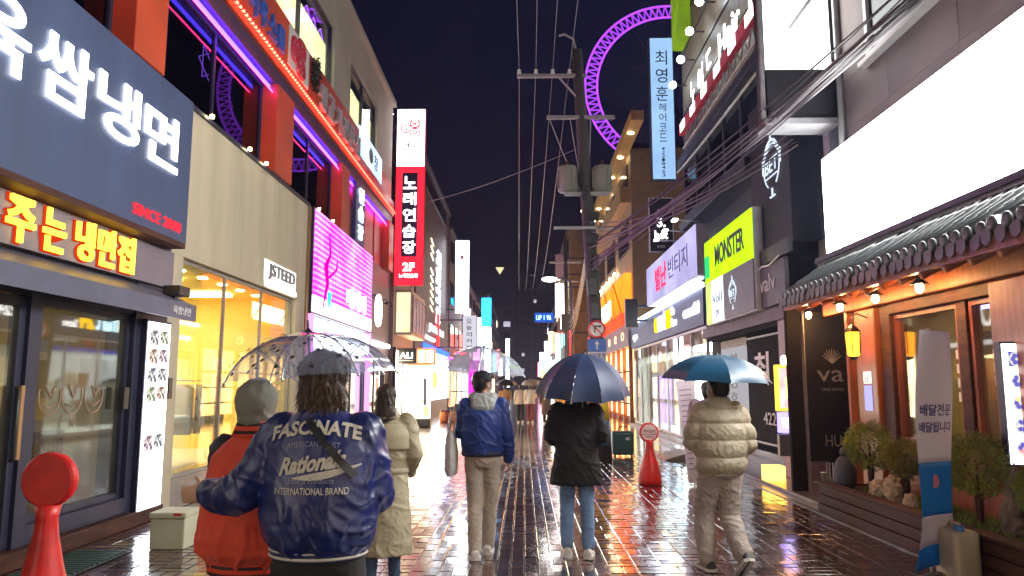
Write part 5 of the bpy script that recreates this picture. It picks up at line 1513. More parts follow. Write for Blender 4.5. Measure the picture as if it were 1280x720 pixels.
for k, (sd, a, b, col, word) in enumerate([(1, 53.2, 58, (1, .62, .3), 'amber'), (1, 58.6, 64, (1, .85, .6), 'cream'), (1, 64.6, 73, (1, .4, .25), 'coral'), (1, 75, 86, (1, .8, .5), 'golden'), (1, 87, 100, (.9, .95, 1), 'cold white'), (1, 101, 118, (1, .6, .4), 'peach')]):
    xx = 3.3 if b < 74 else 3.6
    t = thing('small_shop', '%s lit small shop front far along the east side' % word, 'shop', (xx, (a + b) / 2, 0), 'small shop fronts far along the east side')
    boxes('shop_window', em('far_front', col, 3.0, .4, .8), t, (xx - .08, xx - .01, a, b, .3, 2.5))
    boxes('fascia', M['charcoal'], t, (xx - .2, xx - .01, a, b, 2.52, 2.9))
    for q in range(3): boxes('shop_post', M['charcoal'], t, (xx - .14, xx - .01, a + (b - a - .15) * q / 2, a + .15 + (b - a - .15) * q / 2, 0, 2.5))
# ------------------------------------------------------------------ people
work_scene = bpy.data.scenes.new('work')
def remesh(mb, voxel, smooth=5, disp=None):
    me = bpy.data.meshes.new('r')
    me.from_pydata([tuple(v) for v in mb.v], [], mb.f)
    o = bpy.data.objects.new('r', me)
    work_scene.collection.objects.link(o)
    bm = bmesh.new(); bm.from_mesh(me); bmesh.ops.recalc_face_normals(bm, faces=bm.faces); bm.to_mesh(me); bm.free()
    md = o.modifiers.new('m', 'REMESH'); md.mode = 'VOXEL'; md.voxel_size = voxel; md.use_smooth_shade = True
    if smooth:
        sm = o.modifiers.new('s', 'SMOOTH'); sm.factor = .5; sm.iterations = smooth
    work_scene.view_layers[0].update(); dg = work_scene.view_layers[0].depsgraph

    out = bpy.data.meshes.new_from_object(o.evaluated_get(dg))
    bpy.data.objects.remove(o); bpy.data.meshes.remove(me)
    if disp:
        nrm = [v.normal.copy() for v in out.vertices]
        for v, nn in zip(out.vertices, nrm):
            d = disp(v.co, nn)
            v.co += nn * d
        out.update()
    out.polygons.foreach_set('use_smooth', [True] * len(out.polygons))
    return out

def folds(amp, fz=9.0, fx=5.0, seed=0.0):
    # drape: broad creases that run obliquely round the cloth
    def f(p, n):
        q = Vector((p.x * fx + seed, p.y * fx, p.z * fz + p.x * 4.0))
        w = noise.noise(q * .6 + Vector((3, 9, 4)))
        q = q + Vector((w, -w, w)) * .8
        a = noise.noise(q)
        b = noise.noise(q * 2.1 + Vector((7, 3, 1)))
        ridge = 1.0 - min(1, abs(a) * 3.2)
        ridge2 = 1.0 - min(1, abs(b) * 3.0)
        return amp * (0.8 * ridge * ridge + 0.4 * ridge2 * ridge2 + .45 * noise.noise(q * .8) - 0.35)
    return f

def ring(c, ax, ay, yaw=0):
    ca, sa = math.cos(yaw), math.sin(yaw)
    return (c, (ax * ca, ax * sa, 0), (-ay * sa, ay * ca, 0))

def limb(mb, pts, rs, n=14):
    # smooth tapered limb through the joints
    P = [Vector(p) for p in pts]
    out, rr = [], []
    m = 7
    for i in range(len(P) - 1):
        for k in range(m):
            t = k / m
            p0 = P[max(i - 1, 0)]; p1 = P[i]; p2 = P[i + 1]; p3 = P[min(i + 2, len(P) - 1)]
            cr = .5 * ((2 * p1) + (p2 - p0) * t + (2 * p0 - 5 * p1 + 4 * p2 - p3) * t * t + (3 * p1 - p0 - 3 * p2 + p3) * t ** 3)
            out.append(cr.lerp(p1.lerp(p2, t), .55)); rr.append(rs[i] + (rs[i + 1] - rs[i]) * t)
    out.append(P[-1]); rr.append(rs[-1])
    mb.tube(out, rr, n)
    mb.sphere(P[0], rs[0] * .98, 12, 8); mb.sphere(P[-1], rs[-1] * .98, 12, 8)

def hand(mb, w, d, pn, side, curl=.5, s=1.0):
    # palm with four fingers and a thumb; d points along the hand, pn out of the palm
    w = Vector(w); d = Vector(d).normalized(); pn = Vector(pn); pn = (pn - d * pn.dot(d)).normalized()
    r = d.cross(pn) * side
    c = w + d * .045 * s
    rot = Matrix((r, d, pn)).transposed()
    mb.sphere(c, (.042 * s, .052 * s, .017 * s), 14, 8, rot)
    for k, (off, ln) in enumerate(((.031, .068), (.0105, .076), (-.0105, .071), (-.031, .056))):
        p = w + d * .085 * s + r * off * s
        pts = [p - d * .02 * s, p]
        ang = 0
        for j, f in enumerate((.45, .32, .23)):
            ang += curl * (.7 if j == 0 else 1.0)
            p = p + (d * math.cos(ang) + pn * math.sin(ang)) * ln * f * s
            pts.append(p)
        mb.tube(pts, [.0095 * s, .009 * s, .0085 * s, .008 * s, .0068 * s], 8)
    p = w + d * .02 * s + r * .036 * s
    p2 = p + (r * .75 + d * .55 + pn * .25).normalized() * .035 * s
    p3 = p2 + (r * .25 + d * .85 + pn * .45).normalized() * .032 * s
    mb.tube([w + d * .015 * s + r * .012 * s, p, p2, p3], [.013 * s, .0125 * s, .0105 * s, .008 * s], 8)

def head(mb, c, yaw=0, pitch=0, s=1.0):
    c = Vector(c)
    rot = Matrix.Rotation(yaw, 3, 'Z') @ Matrix.Rotation(pitch, 3, 'X')
    def at(x, y, z): return c + rot @ Vector((x * s, y * s, z * s))
    mb.sphere(at(0, -.012, .03), (.076 * s, .094 * s, .088 * s), 18, 12, rot)
    mb.sphere(at(0, .022, -.03), (.060 * s, .068 * s, .082 * s), 16, 10, rot)
    mb.sphere(at(0, .045, -.078), (.033 * s, .032 * s, .028 * s), 12, 8, rot)
    mb.tube([at(0, .088, .018), at(0, .103, -.012), at(0, .108, -.03), at(0, .09, -.04)], [.008 * s, .011 * s, .015 * s, .011 * s], 8)
    mb.tube([at(-.024, .083, -.062), at(0, .092, -.062), at(.024, .083, -.062)], [.007 * s, .010 * s, .007 * s], 8)
    mb.tube([at(-.05, .068, .03), at(0, .088, .032), at(.05, .068, .03)], [.008 * s, .010 * s, .008 * s], 8)
    for q in (-1, 1):
        mb.sphere(at(q * .077, -.005, -.008), (.011 * s, .019 * s, .032 * s), 10, 8, rot)
    return at, rot

def foot(mb, ank, yaw, s=1.0, pitch=0, low=False):
    a = Vector(ank)
    rot = Matrix.Rotation(yaw, 3, 'Z') @ Matrix.Rotation(pitch, 3, 'X')
    def at(x, y, z): return a + rot @ Vector((x * s, y * s, z * s))
    rings = []
    for y, hw, zt in (((-.085, .030, -.005), (-.07, .038, .012), (-.02, .041, .022), (.04, .043, .016), (.10, .049, -.008), (.15, .046, -.024), (.185, .030, -.036)) if low else
                     ((-.075, .030, .055), (-.06, .038, .068), (-.02, .040, .078), (.04, .042, .062), (.10, .048, .048), (.15, .046, .04), (.185, .030, .03))):
        zc = (zt - .078) / 2
        rings.append((at(0, y, zc), rot @ Vector((hw * s, 0, 0)), rot @ Vector((0, 0, (zt + .078) / 2 * s))))
    mb.loft(rings, 14)

SKIN = mat('skin', (.52, .31, .21), .5, var=.1, scale=9, subsurf=.15)
EYE_W = mat('eye_white', (.7, .68, .66), .2); EYE_D = mat('eye_dark', (.02, .012, .01), .2)

class Person:
    def __init__(s, label, x, y, H=1.72, yaw=0.0, group=None):
        s.t = thing('person', label, 'person', (x, y, 0), group)
        s.k = H / 1.75
        s.M = Matrix.Translation((x, y, 0)) @ Matrix.Rotation(yaw, 4, 'Z') @ Matrix.Scale(s.k, 4)
        s.J = dict(shL=(-.185, 0, 1.43), shR=(.185, 0, 1.43), elL=(-.25, -.03, 1.15), elR=(.25, -.03, 1.15), wrL=(-.25, .06, .9), wrR=(.25, .06, .9),
                   hipL=(-.088, 0, .92), hipR=(.088, 0, .92), knL=(-.095, .02, .49), knR=(.095, .02, .49), anL=(-.095, 0, .08), anR=(.095, 0, .08))
        s.hd = dict(yaw=0, pitch=0)
        s.footp = {'L': 0, 'R': 0}
        s.curl = .55
    def put(s, name, me, m, parent=None, label=None):
        me.transform(s.M)
        o = link_mesh(name, me, m, parent or s.t)
        if label: o['label'] = label
        return o
    def mbput(s, name, mb, m, parent=None, smooth=True):
        mb.v = [tuple(s.M @ Vector(v)) for v in mb.v]
        return obj(name, mb, m, parent or s.t, smooth)
    def body(s, voxel=.0075, hands=True, feet=False):
        J = s.J; mb = MB()
        mb.loft([ring((0, 0, z), a, b) for z, a, b in ((.86, .13, .10), (.95, .145, .105), (1.08, .125, .095), (1.2, .13, .1), (1.32, .155, .105), (1.41, .15, .085), (1.46, .08, .06))], 18)
        mb.tube([(0, -.01, 1.42), (0, 0, 1.5), (0, .012, 1.58)], [.065, .054, .052], 14)
        s.at, s.rot = head(mb, (0, .012, 1.632), s.hd['yaw'], s.hd['pitch'])
        for q in 'LR':
            sg = -1 if q == 'L' else 1
            limb(mb, [J['sh' + q], J['el' + q], J['wr' + q]], [.05, .039, .027], 12)
            if hands:
                d = Vector(J['wr' + q]) - Vector(J['el' + q])
                hd = J.get('hd' + q, d); pn = J.get('pn' + q, (-sg, .2, .1))
                hand(mb, J['wr' + q], hd, pn, J.get('sd' + q, sg), s.curl)
            limb(mb, [J['hip' + q], J['kn' + q], J['an' + q]], [.075, .05, .036], 12)
            foot(mb, Vector(J['an' + q]) + Vector((0, 0, -.005)), J.get('fy' + q, 0), .88, s.footp[q], True)
        b = s.put('body', remesh(mb, voxel, 3), SKIN)
        # eyes
        for q in (-1, 1):
            e = MB(); e.sphere(s.at(q * .031, .0795, .004), .0125, 10, 8); eo = s.mbput('eye', e, EYE_W)
            e = MB(); e.sphere(s.at(q * .031, .088, .004), .0065, 8, 6); s.mbput('iris', e, EYE_D, eo)
        return b
    def jacket(s, prof, m, sl=(.088, .075, .055), amp=.012, voxel=.011, seed=0.0, name='jacket', arms='LR', wr=1.0, disp=None, sub=4, extra=None, hang=.0):
        J = s.J; mb = MB()
        mb.loft([ring((0, y, z), a, b) for z, a, b, y in prof], 26)
        for q in arms:
            e, w = Vector(J['el' + q]), Vector(J['wr' + q])
            limb(mb, [J['sh' + q], e, e.lerp(w, wr)], sl, 14)
        if extra: extra(mb)
        return s.put(name, remesh(mb, voxel, sub, disp or folds(amp, seed=seed)), m)
    def trousers(s, m, r=(.1, .078, .068), end=.07, amp=.008, voxel=.012, seed=3.0, top=.98):
        J = s.J; mb = MB()
        mb.loft([ring((0, 0, z), a, b) for z, a, b in ((.84, .11, .1), (.92, .17, .125), (top, .15, .11))], 20)
        for q in 'LR':
            k, a = Vector(J['kn' + q]), Vector(J['an' + q])
            a = a + (k - a).normalized() * max(0, end - .08)
            limb(mb, [J['hip' + q], k, a], r, 14)
        return s.put('trousers', remesh(mb, voxel, 3, folds(amp, 11, 7, seed)), m)
    def shoes(s, m, sole):
        for q in 'LR':
            mb = MB(); foot(mb, s.J['an' + q], s.J.get('fy' + q, 0), 1.06, s.footp[q], True)
            sh = s.put('shoe', remesh(mb, .009, 3), m)
            rot = Matrix.Rotation(s.J.get('fy' + q, 0), 3, 'Z') @ Matrix.Rotation(s.footp[q], 3, 'X')
            mb = MB()
            ol = [(-.047, -.08), (-.05, -.02), (-.052, .06), (-.054, .12), (-.045, .18), (0, .212), (.045, .18), (.054, .12), (.052, .06), (.05, -.02), (.047, -.08), (0, -.095)]
            a = Vector(s.J['an' + q])
            vs = [a + rot @ Vector((x * 1.04, y * 1.02, z)) for z in (-.079, -.052) for x, y in ol]
            n = len(ol)
            mb.add(vs, [tuple(range(n - 1, -1, -1)), tuple(range(n, 2 * n))] + [(i, (i + 1) % n, n + (i + 1) % n, n + i) for i in range(n)])
            s.mbput('sole', mb, sole, sh, False)
    def hair(s, m, blobs, voxel=.008, amp=.006, strands=0, smooth=2):
        mb = MB()
        for (x, y, z, rx, ry, rz) in blobs:
            mb.sphere(s.at(x, y, z), (rx, ry, rz), 18, 12, s.rot)
        def f(p, n):
            q = Vector((p.x * 46, p.y * 46, p.z * 13))
            return amp * (noise.noise(q) + .6 * noise.noise(q * 2.1))
        h = s.put('hair', remesh(mb, voxel, smooth, f), m)
        if strands:
            off = WL[h.name]; mb = MB(); vs = h.data.vertices; k = len(vs); c = s.M @ s.at(0, 0, .02)
            for q in range(strands):
                v = vs[rnd.randrange(k)]; p = v.co + off; nn = v.normal
                d = Vector((rnd.gauss(0, .35), rnd.gauss(0, .35), -1.0)) + nn * rnd.uniform(.0, .35)
                d = (d - nn * d.dot(nn) * .75).normalized(); ln = rnd.uniform(.02, .06)
                side = nn.cross(d).normalized() * rnd.uniform(.0009, .002); cur = side.normalized() * rnd.uniform(-.012, .012)
                p = p + nn * .001
                a1 = p + d * ln * .5 + nn * .004 + cur * .5; a2 = p + d * ln + nn * rnd.uniform(-.002, .008) + cur
                mb.add([p - side, p + side, a1 + side, a1 - side, a2], [(0, 1, 2, 3), (3, 2, 4)])
            st = obj('strands', mb, m, h); st['kind'] = 'stuff'
        return h
    def mask(s, m):
        mb = MB()
        vs = []; fs = []
        nu, nv = 9, 7
        for j in range(nv):
            v = j / (nv - 1)
            for i in range(nu):
                u = i / (nu - 1) * 2 - 1
                z = -.005 - .085 * v
                x = u * (.068 - .012 * v)
                y = .118 - .062 * u * u - .028 * (v - .35) ** 2 * 4
                vs.append(s.at(x, y, z))
        for j in range(nv - 1):
            for i in range(nu - 1):
                fs.append((j * nu + i, j * nu + i + 1, (j + 1) * nu + i + 1, (j + 1) * nu + i))
        mb.add(vs, fs)
        o = s.mbput('face_mask', mb, m)
        sd = o.modifiers.new('solid', 'SOLIDIFY'); sd.thickness = .003
        for q in (-1, 1):
            mb = MB(); mb.tube([s.at(q * .066, .06, -.03), s.at(q * .078, .02, -.02), s.at(q * .085, -.01, .0)], .0022, 5)
            s.mbput('ear_loop', mb, m, o)
        return o

def on_back(person_obj, mesh_obj, body, ctr, W, H, m, parent, M4, bold=.0, lift=.006, arc=0.0, name='lettering', shear=0.0, slant=0.0):
    # lettering printed on the back of a jacket: each vertex dropped on the cloth along +y
    vs, fs = text_geo(body, bold, 3, shear)
    keep = [f for f in fs if all(vs[i][2] > .5 for i in f)]
    bm = bmesh.new()
    idx = {}
    for f in keep:
        for i in f:
            if i not in idx:
                idx[i] = bm.verts.new((vs[i][0] * W, vs[i][1] * H, 0))
    bm.verts.index_update()
    for f in keep:
        try: bm.faces.new([idx[i] for i in f])
        except ValueError: pass
    for _ in range(3):
        es = [e for e in bm.edges if e.calc_length() > .02]
        if not es: break
        bmesh.ops.subdivide_edges(bm, edges=es, cuts=1)
    bmesh.ops.triangulate(bm, faces=bm.faces)
    me0 = mesh_obj.data
    off = WL[mesh_obj.name]
    bvh = BVHTree.FromPolygons([v.co + off for v in me0.vertices], [p.vertices[:] for p in me0.polygons])
    for v in bm.verts:
        u = v.co.x / W - .5
        lx = ctr[0] + v.co.x - W / 2
        lz = ctr[1] + v.co.y + arc * (1 - 4 * u * u) + slant * u
        p = M4 @ Vector((lx, -1.0, lz)); dr = (M4.to_3x3() @ Vector((0, 1, 0))).normalized()
        hit = bvh.ray_cast(p, dr)
        v.co = (hit[0] - dr * lift) if hit[0] else p + dr * .85
    me = bpy.data.meshes.new(name)
    bm.to_mesh(me); bm.free()
    return link_mesh(name, me, m, parent)

# ---- umbrellas
def umbrella(label, centre, r, h, n, canopy_m, tilt=(0, 0), hand_at=None, rib_m=None, dots=None, sag=.16, shaft=.62, scallop=.05):
    c = Vector(centre)
    t = thing('umbrella', label, 'umbrella', tuple(c))
    rot = Matrix.Rotation(tilt[0], 3, 'X') @ Matrix.Rotation(tilt[1], 3, 'Y')
    rib_m = rib_m or M['steel']
    def prof(q): return r * math.sin(q * 1.25) / math.sin(1.25), h * (math.cos(q * 1.25) - math.cos(1.25)) / (1 - math.cos(1.25))
    def at(rad, z, a): return c + rot @ Vector((rad * math.cos(a), rad * math.sin(a), z))
    nj, ni = 10, 8
    for k in range(n):
        a0, a1 = 2 * math.pi * k / n, 2 * math.pi * (k + 1) / n
        vs = []; fs = []
        for j in range(nj + 1):
            q = j / nj
            rad, z = prof(q)
            for i in range(ni + 1):
                u = i / ni
                w = 4 * u * (1 - u)
                a = a0 + (a1 - a0) * u
                rr = rad * (1 - sag * .38 * w * q) * (1 - scallop * w * q ** 6)
                p = at(rr, z - .012 * w * q + (.02 * w * q ** 6), a)
                p = p + Vector((0, 0, .004 * noise.noise(p * 9)))
                vs.append(p)
        for j in range(nj):
            for i in range(ni):
                fs.append((j * (ni + 1) + i, j * (ni + 1) + i + 1, (j + 1) * (ni + 1) + i + 1, (j + 1) * (ni + 1) + i))
        mb = MB(); mb.add(vs, fs)
        o = obj('canopy_panel', mb, canopy_m, t, True)
        mb = MB()
        pts = [at(prof(j / 8)[0] * 1.0, prof(j / 8)[1] - .006, a0) for j in range(9)]
        mb.tube(pts, .0032, 5)
        mb.sphere(pts[-1], .007, 8, 6)
        mb.tube([at(.012, h - .26, a0), at(prof(.5)[0], prof(.5)[1] - .008, a0)], .0025, 4)
        obj('rib', mb, rib_m, t)
    mb = MB(); mb.tube([at(0, h + .055, 0), at(0, h - .0, 0)], [.004, .007], 8); mb.lathe([(.02, 0), (.012, .01), (.008, .016)], at(0, h, 0) , 12, rot); obj('ferrule', mb, M['black'], t)
    mb = MB(); mb.tube([at(0, h, 0), at(0, h - shaft, 0)], .0065, 8); obj('shaft', mb, rib_m, t, True)
    mb = MB(); mb.tube([at(0, h - shaft + .01, 0), at(0, h - shaft - .11, 0), at(.02, h - shaft - .14, 0), at(.05, h - shaft - .14, 0), at(.065, h - shaft - .11, 0)], .013, 10); obj('handle', mb, M['black'], t, True)
    if dots:
        mb = MB()
        for k in range(n * 13):
            q = .2 + .75 * ((k * .7548777) % 1.0) ; a = 2 * math.pi * (k * .5698403 % 1.0) + rnd.uniform(-.1, .1)
            rad, z = prof(q)
            u = (a / (2 * math.pi) * n) % 1.0
            w = 4 * u * (1 - u)
            rad *= (1 - sag * .38 * w * q); z = z - .012 * w * q
            p = at(rad + .008, z + .011, a)
            tg = (at(rad, z, a + .02) - at(rad, z, a)).normalized(); q2 = prof(min(1, q + .03)); up = (at(q2[0], q2[1], a) - at(*prof(q), a)).normalized()
            mb.add([p + (tg * math.cos(b) + up * math.sin(b)) * .0095 for b in [2 * math.pi * w2 / 8 for w2 in range(8)]], [tuple(range(8))])
        d = obj('dot_print', mb, dots, t); d['kind'] = 'stuff'
    return t, at
# ---- cloth
satin = mat('navy_satin', (.007, .015, .11), .36, var=.3, scale=4, bump=.3, bscale=16, rvar=.1, spec=.6)
red_wool = mat('red_orange_wool', (.7, .06, .022), .72, var=.15, scale=3, bump=.15, bscale=60, sheen=.2)
rib_red = striped('red_rib', (.66, .055, .02), (.03, .01, .012), 9)
navy_wool = mat('navy_sleeve', (.02, .022, .05), .6)
hair_brown = mat('brown_hair', (.06, .03, .018), .42, var=.4, scale=20, stretch=(6, 6, 1), bump=.4, bscale=30)
hair_black = mat('black_hair', (.012, .010, .010), .38, var=.4, scale=20, stretch=(6, 6, 1), bump=.4, bscale=30)
hair_dark = mat('dark_brown_hair', (.03, .016, .012), .36, var=.4, scale=20, stretch=(8, 8, .6), bump=.45, bscale=26)
black_cloth = mat('black_cloth', (.012, .011, .013), .8, var=.2, bump=.12, bscale=50)
trench = mat('khaki_trench', (.36, .31, .21), .62, var=.12, scale=3, bump=.12, bscale=30)
denim = mat('blue_denim', (.17, .28, .48), .75, var=.3, scale=5, bump=.25, bscale=90)
denim_dark = mat('dark_denim', (.05, .09, .17), .75, var=.3, scale=5, bump=.2, bscale=90)
khaki = mat('beige_chino', (.52, .44, .36), .72, var=.15, scale=4, bump=.15, bscale=70)
stone_tr = mat('stone_trousers', (.45, .385, .34), .72, var=.15, scale=4, bump=.15, bscale=70)
blue_nylon = mat('blue_nylon', (.016, .045, .25), .5, var=.25, scale=4, bump=.12, bscale=24)
grey_jersey = mat('grey_jersey', (.36, .37, .37), .85, var=.12, scale=6, bump=.2, bscale=90)
puffer_m = mat('cream_puffer', (.46, .395, .285), .5, var=.1, scale=4, bump=.22, bscale=22)
white_leather = mat('white_leather', (.62, .6, .57), .4); rubber_w = mat('white_rubber', (.66, .64, .6), .5)
black_leather = mat('black_leather', (.03, .028, .03), .4); mask_m = mat('white_mask', (.75, .76, .78), .7)
print_cream = mat('cream_flock', (.5, .47, .42), .8, var=.1, scale=40); print_dim = mat('dim_flock', (.24, .24, .36), .7)

# ---- man in the navy satin jacket
p = Person('person in navy satin jacket with white back lettering, arm round the red jacket', -.835, 3.12, 1.745, R(1))
p.J.update(shL=(-.165, 0, 1.43), shR=(.165, 0, 1.43), elL=(-.315, -.01, 1.19), wrL=(-.545, .17, 1.16), hdL=(-.92, .3, -.08), pnL=(.25, .9, 0), sdL=-1, elR=(.215, .06, 1.17), wrR=(.12, .30, 1.27), hdR=(-.2, .3, .9), pnR=(-.9, .3, 0))
p.curl = .35
p.body(.0075)
prof = [(.955, .19, .145, 0), (.975, .2, .152, 0), (1.0, .218, .168, -.005), (1.07, .232, .182, -.01), (1.18, .236, .18, -.012), (1.3, .238, .17, -.012), (1.39, .235, .155, -.012), (1.45, .205, .13, -.01), (1.49, .14, .1, -.005), (1.53, .09, .088, .0)]
sat = folds(.015, 6, 5, 2.0)
jk = p.jacket(prof, satin, (.093, .086, .062), voxel=.009, wr=.86, disp=lambda q, n: sat(q, n) * (0.4 if (abs(q.x) < .2 and q.z > 1.16) else 1.0), sub=5)
mb = MB(); mb.loft([ring((0, 0, z), a, b) for z, a, b in ((.935, .18, .138), (.94, .19, .146), (.995, .2, .154), (1.0, .19, .148))], 40)
hem = p.mbput('hem_band', mb, mat('navy_rib', (.015, .02, .07), .75, bump=.3, bscale=80), jk)
for z in (.952, .975):
    mb = MB(); mb.loft([ring((0, 0, zz), a, b) for zz, a, b in ((z - .006, .1925, .1485), (z, .2005, .1545), (z + .006, .1935, .1495))], 40); p.mbput('stripe', mb, print_cream, jk)
mb = MB(); mb.loft([ring((0, .003, z), a, b) for z, a, b in ((1.495, .092, .088), (1.5, .1, .094), (1.545, .083, .082), (1.55, .076, .076))], 30); p.mbput('collar', mb, bpy.data.materials['navy_rib'], jk)
for w, e in ((p.J['wrL'], p.J['elL']), (p.J['wrR'], p.J['elR'])):
    w, e = Vector(w), Vector(e); d = (w - e).normalized(); mb = MB(); mb.tube([w - d * .065, w - d * .055, w - d * .012, w - d * .005], [.048, .054, .042, .036], 16); p.mbput('cuff', mb, bpy.data.materials['navy_rib'], jk)
p.trousers(black_cloth, (.105, .085, .076)); p.shoes(black_leather, rubber_w)
p.hair(hair_brown, [(0, -.03, .052, .098, .098, .088), (0, -.055, -.02, .092, .072, .10), (-.055, -.03, -.06, .045, .055, .075), (.055, -.03, -.06, .045, .055, .075), (0, -.065, -.09, .075, .04, .05), (-.03, .055, .085, .06, .04, .035), (.03, .055, .085, .06, .04, .035)], .0065, .016, 2600)
p.mask(mask_m)
MM = p.M
on_back(p, jk, 'FASCINATE', (.005, 1.405), .355, .056, print_cream, jk, MM, .035, arc=.028)
on_back(p, jk, 'AMERICAN TRUST', (.005, 1.378), .21, .022, print_dim, jk, MM, .0, arc=.008)
on_back(p, jk, 'Rationals', (.005, 1.292), .26, .068, print_cream, jk, MM, .04, shear=.35, slant=.035)
on_back(p, jk, 'Ethical Products', (.005, 1.247), .18, .022, print_dim, jk, MM, .0, shear=.3)
on_back(p, jk, 'INTERNATIONAL BRAND', (.005, 1.205), .29, .027, print_cream, jk, MM, .012)
# swoosh under the script
bvh = BVHTree.FromPolygons([v.co + WL[jk.name] for v in jk.data.vertices], [q.vertices[:] for q in jk.data.polygons])
def drop(x, z, lift=.006):
    a = MM @ Vector((x, -1, z)); d = (MM.to_3x3() @ Vector((0, 1, 0))).normalized(); h = bvh.ray_cast(a, d)
    return (h[0] - d * lift) if h[0] else a + d
vs = []; n = 24
for i in range(n + 1):
    u = i / n; x = -.07 + .26 * u; z = 1.267 + .05 * u - .012 * math.sin(u * 3.1); w = .002 + .016 * math.sin(u * 3.0) * (1 - .4 * u)
    vs += [drop(x, z - w), drop(x, z + w)]
mb = MB(); mb.add(vs, [(2 * i, 2 * i + 2, 2 * i + 3, 2 * i + 1) for i in range(n)]); obj('swoosh', mb, print_cream, jk)
vs = []
for i in range(n + 1):
    u = i / n; x = -.03 + .2 * u; z = 1.49 - .22 * u; dx, dz = .010, .0091
    vs += [drop(x - dx, z - dz, .009), drop(x + dx, z + dz, .009)]
mb = MB(); mb.add(vs, [(2 * i, 2 * i + 2, 2 * i + 3, 2 * i + 1) for i in range(n)]); st = obj('bag_strap', mb, M['black'], p.t); sd = st.modifiers.new('s', 'SOLIDIFY'); sd.thickness = .004

# ---- person in the red jacket
p = Person('person in orange red varsity jacket with striped rib collar and grey hood', -1.27, 3.56, 1.63, R(-6))
p.J.update(shL=(-.165, .02, 1.42), shR=(.165, 0, 1.42), elL=(-.215, .1, 1.15), wrL=(-.12, .27, 1.1), elR=(.22, .06, 1.15), wrR=(.15, .25, 1.05))
p.body(.0085)
prof = [(.855, .2, .15, 0), (.88, .215, .16, 0), (.93, .262, .195, -.01), (1.0, .272, .2, -.015), (1.15, .25, .185, -.015), (1.3, .232, .17, -.012), (1.39, .215, .15, -.01), (1.45, .165, .118, -.005), (1.49, .11, .09, 0), (1.51, .085, .085, .0)]
vf = folds(.012, 3.2, 9, 5.0)
jk = p.jacket(prof, red_wool, (.085, .08, .06), voxel=.010, arms='R', disp=lambda q, n: vf(q, n) * (1.3 if q.z < 1.1 else .5), sub=5)
mb = MB(); limb(mb, [p.J['shL'], p.J['elL'], p.J['wrL']], (.08, .075, .052)); p.put('sleeve', remesh(mb, .011, 4, folds(.01, 9, 6, 1)), navy_wool, jk, 'dark navy sleeve')
mb = MB(); mb.loft([ring((0, 0, z), a, b) for z, a, b in ((.82, .2, .15), (.826, .209, .157), (.885, .218, .165), (.89, .21, .16))], 40); p.mbput('hem_band', mb, rib_red, jk)
mb = MB(); mb.loft([ring((0, .0, z), a, b) for z, a, b in ((1.485, .11, .1), (1.49, .118, .106), (1.565, .09, .088), (1.57, .08, .08))], 30); p.mbput('collar', mb, rib_red, jk)
p.trousers(black_cloth); p.shoes(black_leather, rubber_w)
p.hair(hair_dark, [(0, -.02, .05, .09, .098, .085), (0, -.04, -.01, .08, .07, .09)], .009)
mb = MB(); mb.sphere(p.at(0, -.02, .03), (.105, .12, .118), 20, 14); mb.sphere(p.at(0, -.03, -.05), (.088, .085, .075), 18, 12); p.put('hood', remesh(mb, .01, 4, folds(.008, 8, 8, 2)), mat('grey_olive_fleece', (.19, .185, .15), .85, bump=.2, bscale=70), p.t)

# ---- person in the long trench coat
p = Person('person in long khaki trench coat with long dark hair', -1.12, 6.1, 1.62, R(4))
p.J.update(anL=(-.09, -.06, .09), anR=(.09, .1, .08), elL=(-.25, -.02, 1.16), wrL=(-.2, .14, .98), elR=(.25, -.02, 1.16), wrR=(.2, .16, 1.0))
p.body(.011)
prof = [(.33, .255, .2, -.01), (.36, .26, .2, -.01), (.6, .235, .185, -.01), (.85, .215, .165, -.008), (1.02, .2, .15, 0), (1.15, .215, .155, 0), (1.3, .235, .155, -.005), (1.39, .235, .14, -.005), (1.45, .17, .11, 0), (1.49, .1, .085, 0), (1.52, .08, .08, 0)]
jk = p.jacket(prof, trench, (.09, .08, .065), amp=.013, voxel=.012, seed=8, name='coat')
mb = MB(); mb.loft([ring((0, 0, z), a, b) for z, a, b in ((1.0, .2, .155), (1.005, .212, .164), (1.045, .212, .164), (1.05, .2, .155))], 32); p.mbput('belt', mb, trench, jk)
mb = MB(); mb.loft([ring((0, -.02, z), a, b) for z, a, b in ((1.2, .24, .15), (1.21, .25, .165), (1.33, .246, .163), (1.42, .2, .13))], 30); p.put('cape_flap', remesh(mb, .013, 3), trench, jk)
mb = MB(); mb.loft([ring((0, .0, z), a, b) for z, a, b in ((1.46, .13, .11), (1.47, .14, .12), (1.55, .1, .095), (1.56, .09, .085))], 26); p.mbput('collar', mb, trench, jk)
p.trousers(denim_dark, (.085, .062, .05)); p.shoes(white_leather, rubber_w)
p.hair(hair_dark, [(0, -.02, .05, .088, .1, .085), (0, -.055, -.03, .088, .062, .11), (0, -.08, -.14, .095, .05, .12), (0, -.095, -.26, .092, .045, .12)], .009, .008, 1600)
mb = MB(); mb.tube([p.M.inverted() @ (p.M @ Vector((.25, .06, 1.2))), Vector((.27, -.02, 1.0))], .012, 6)

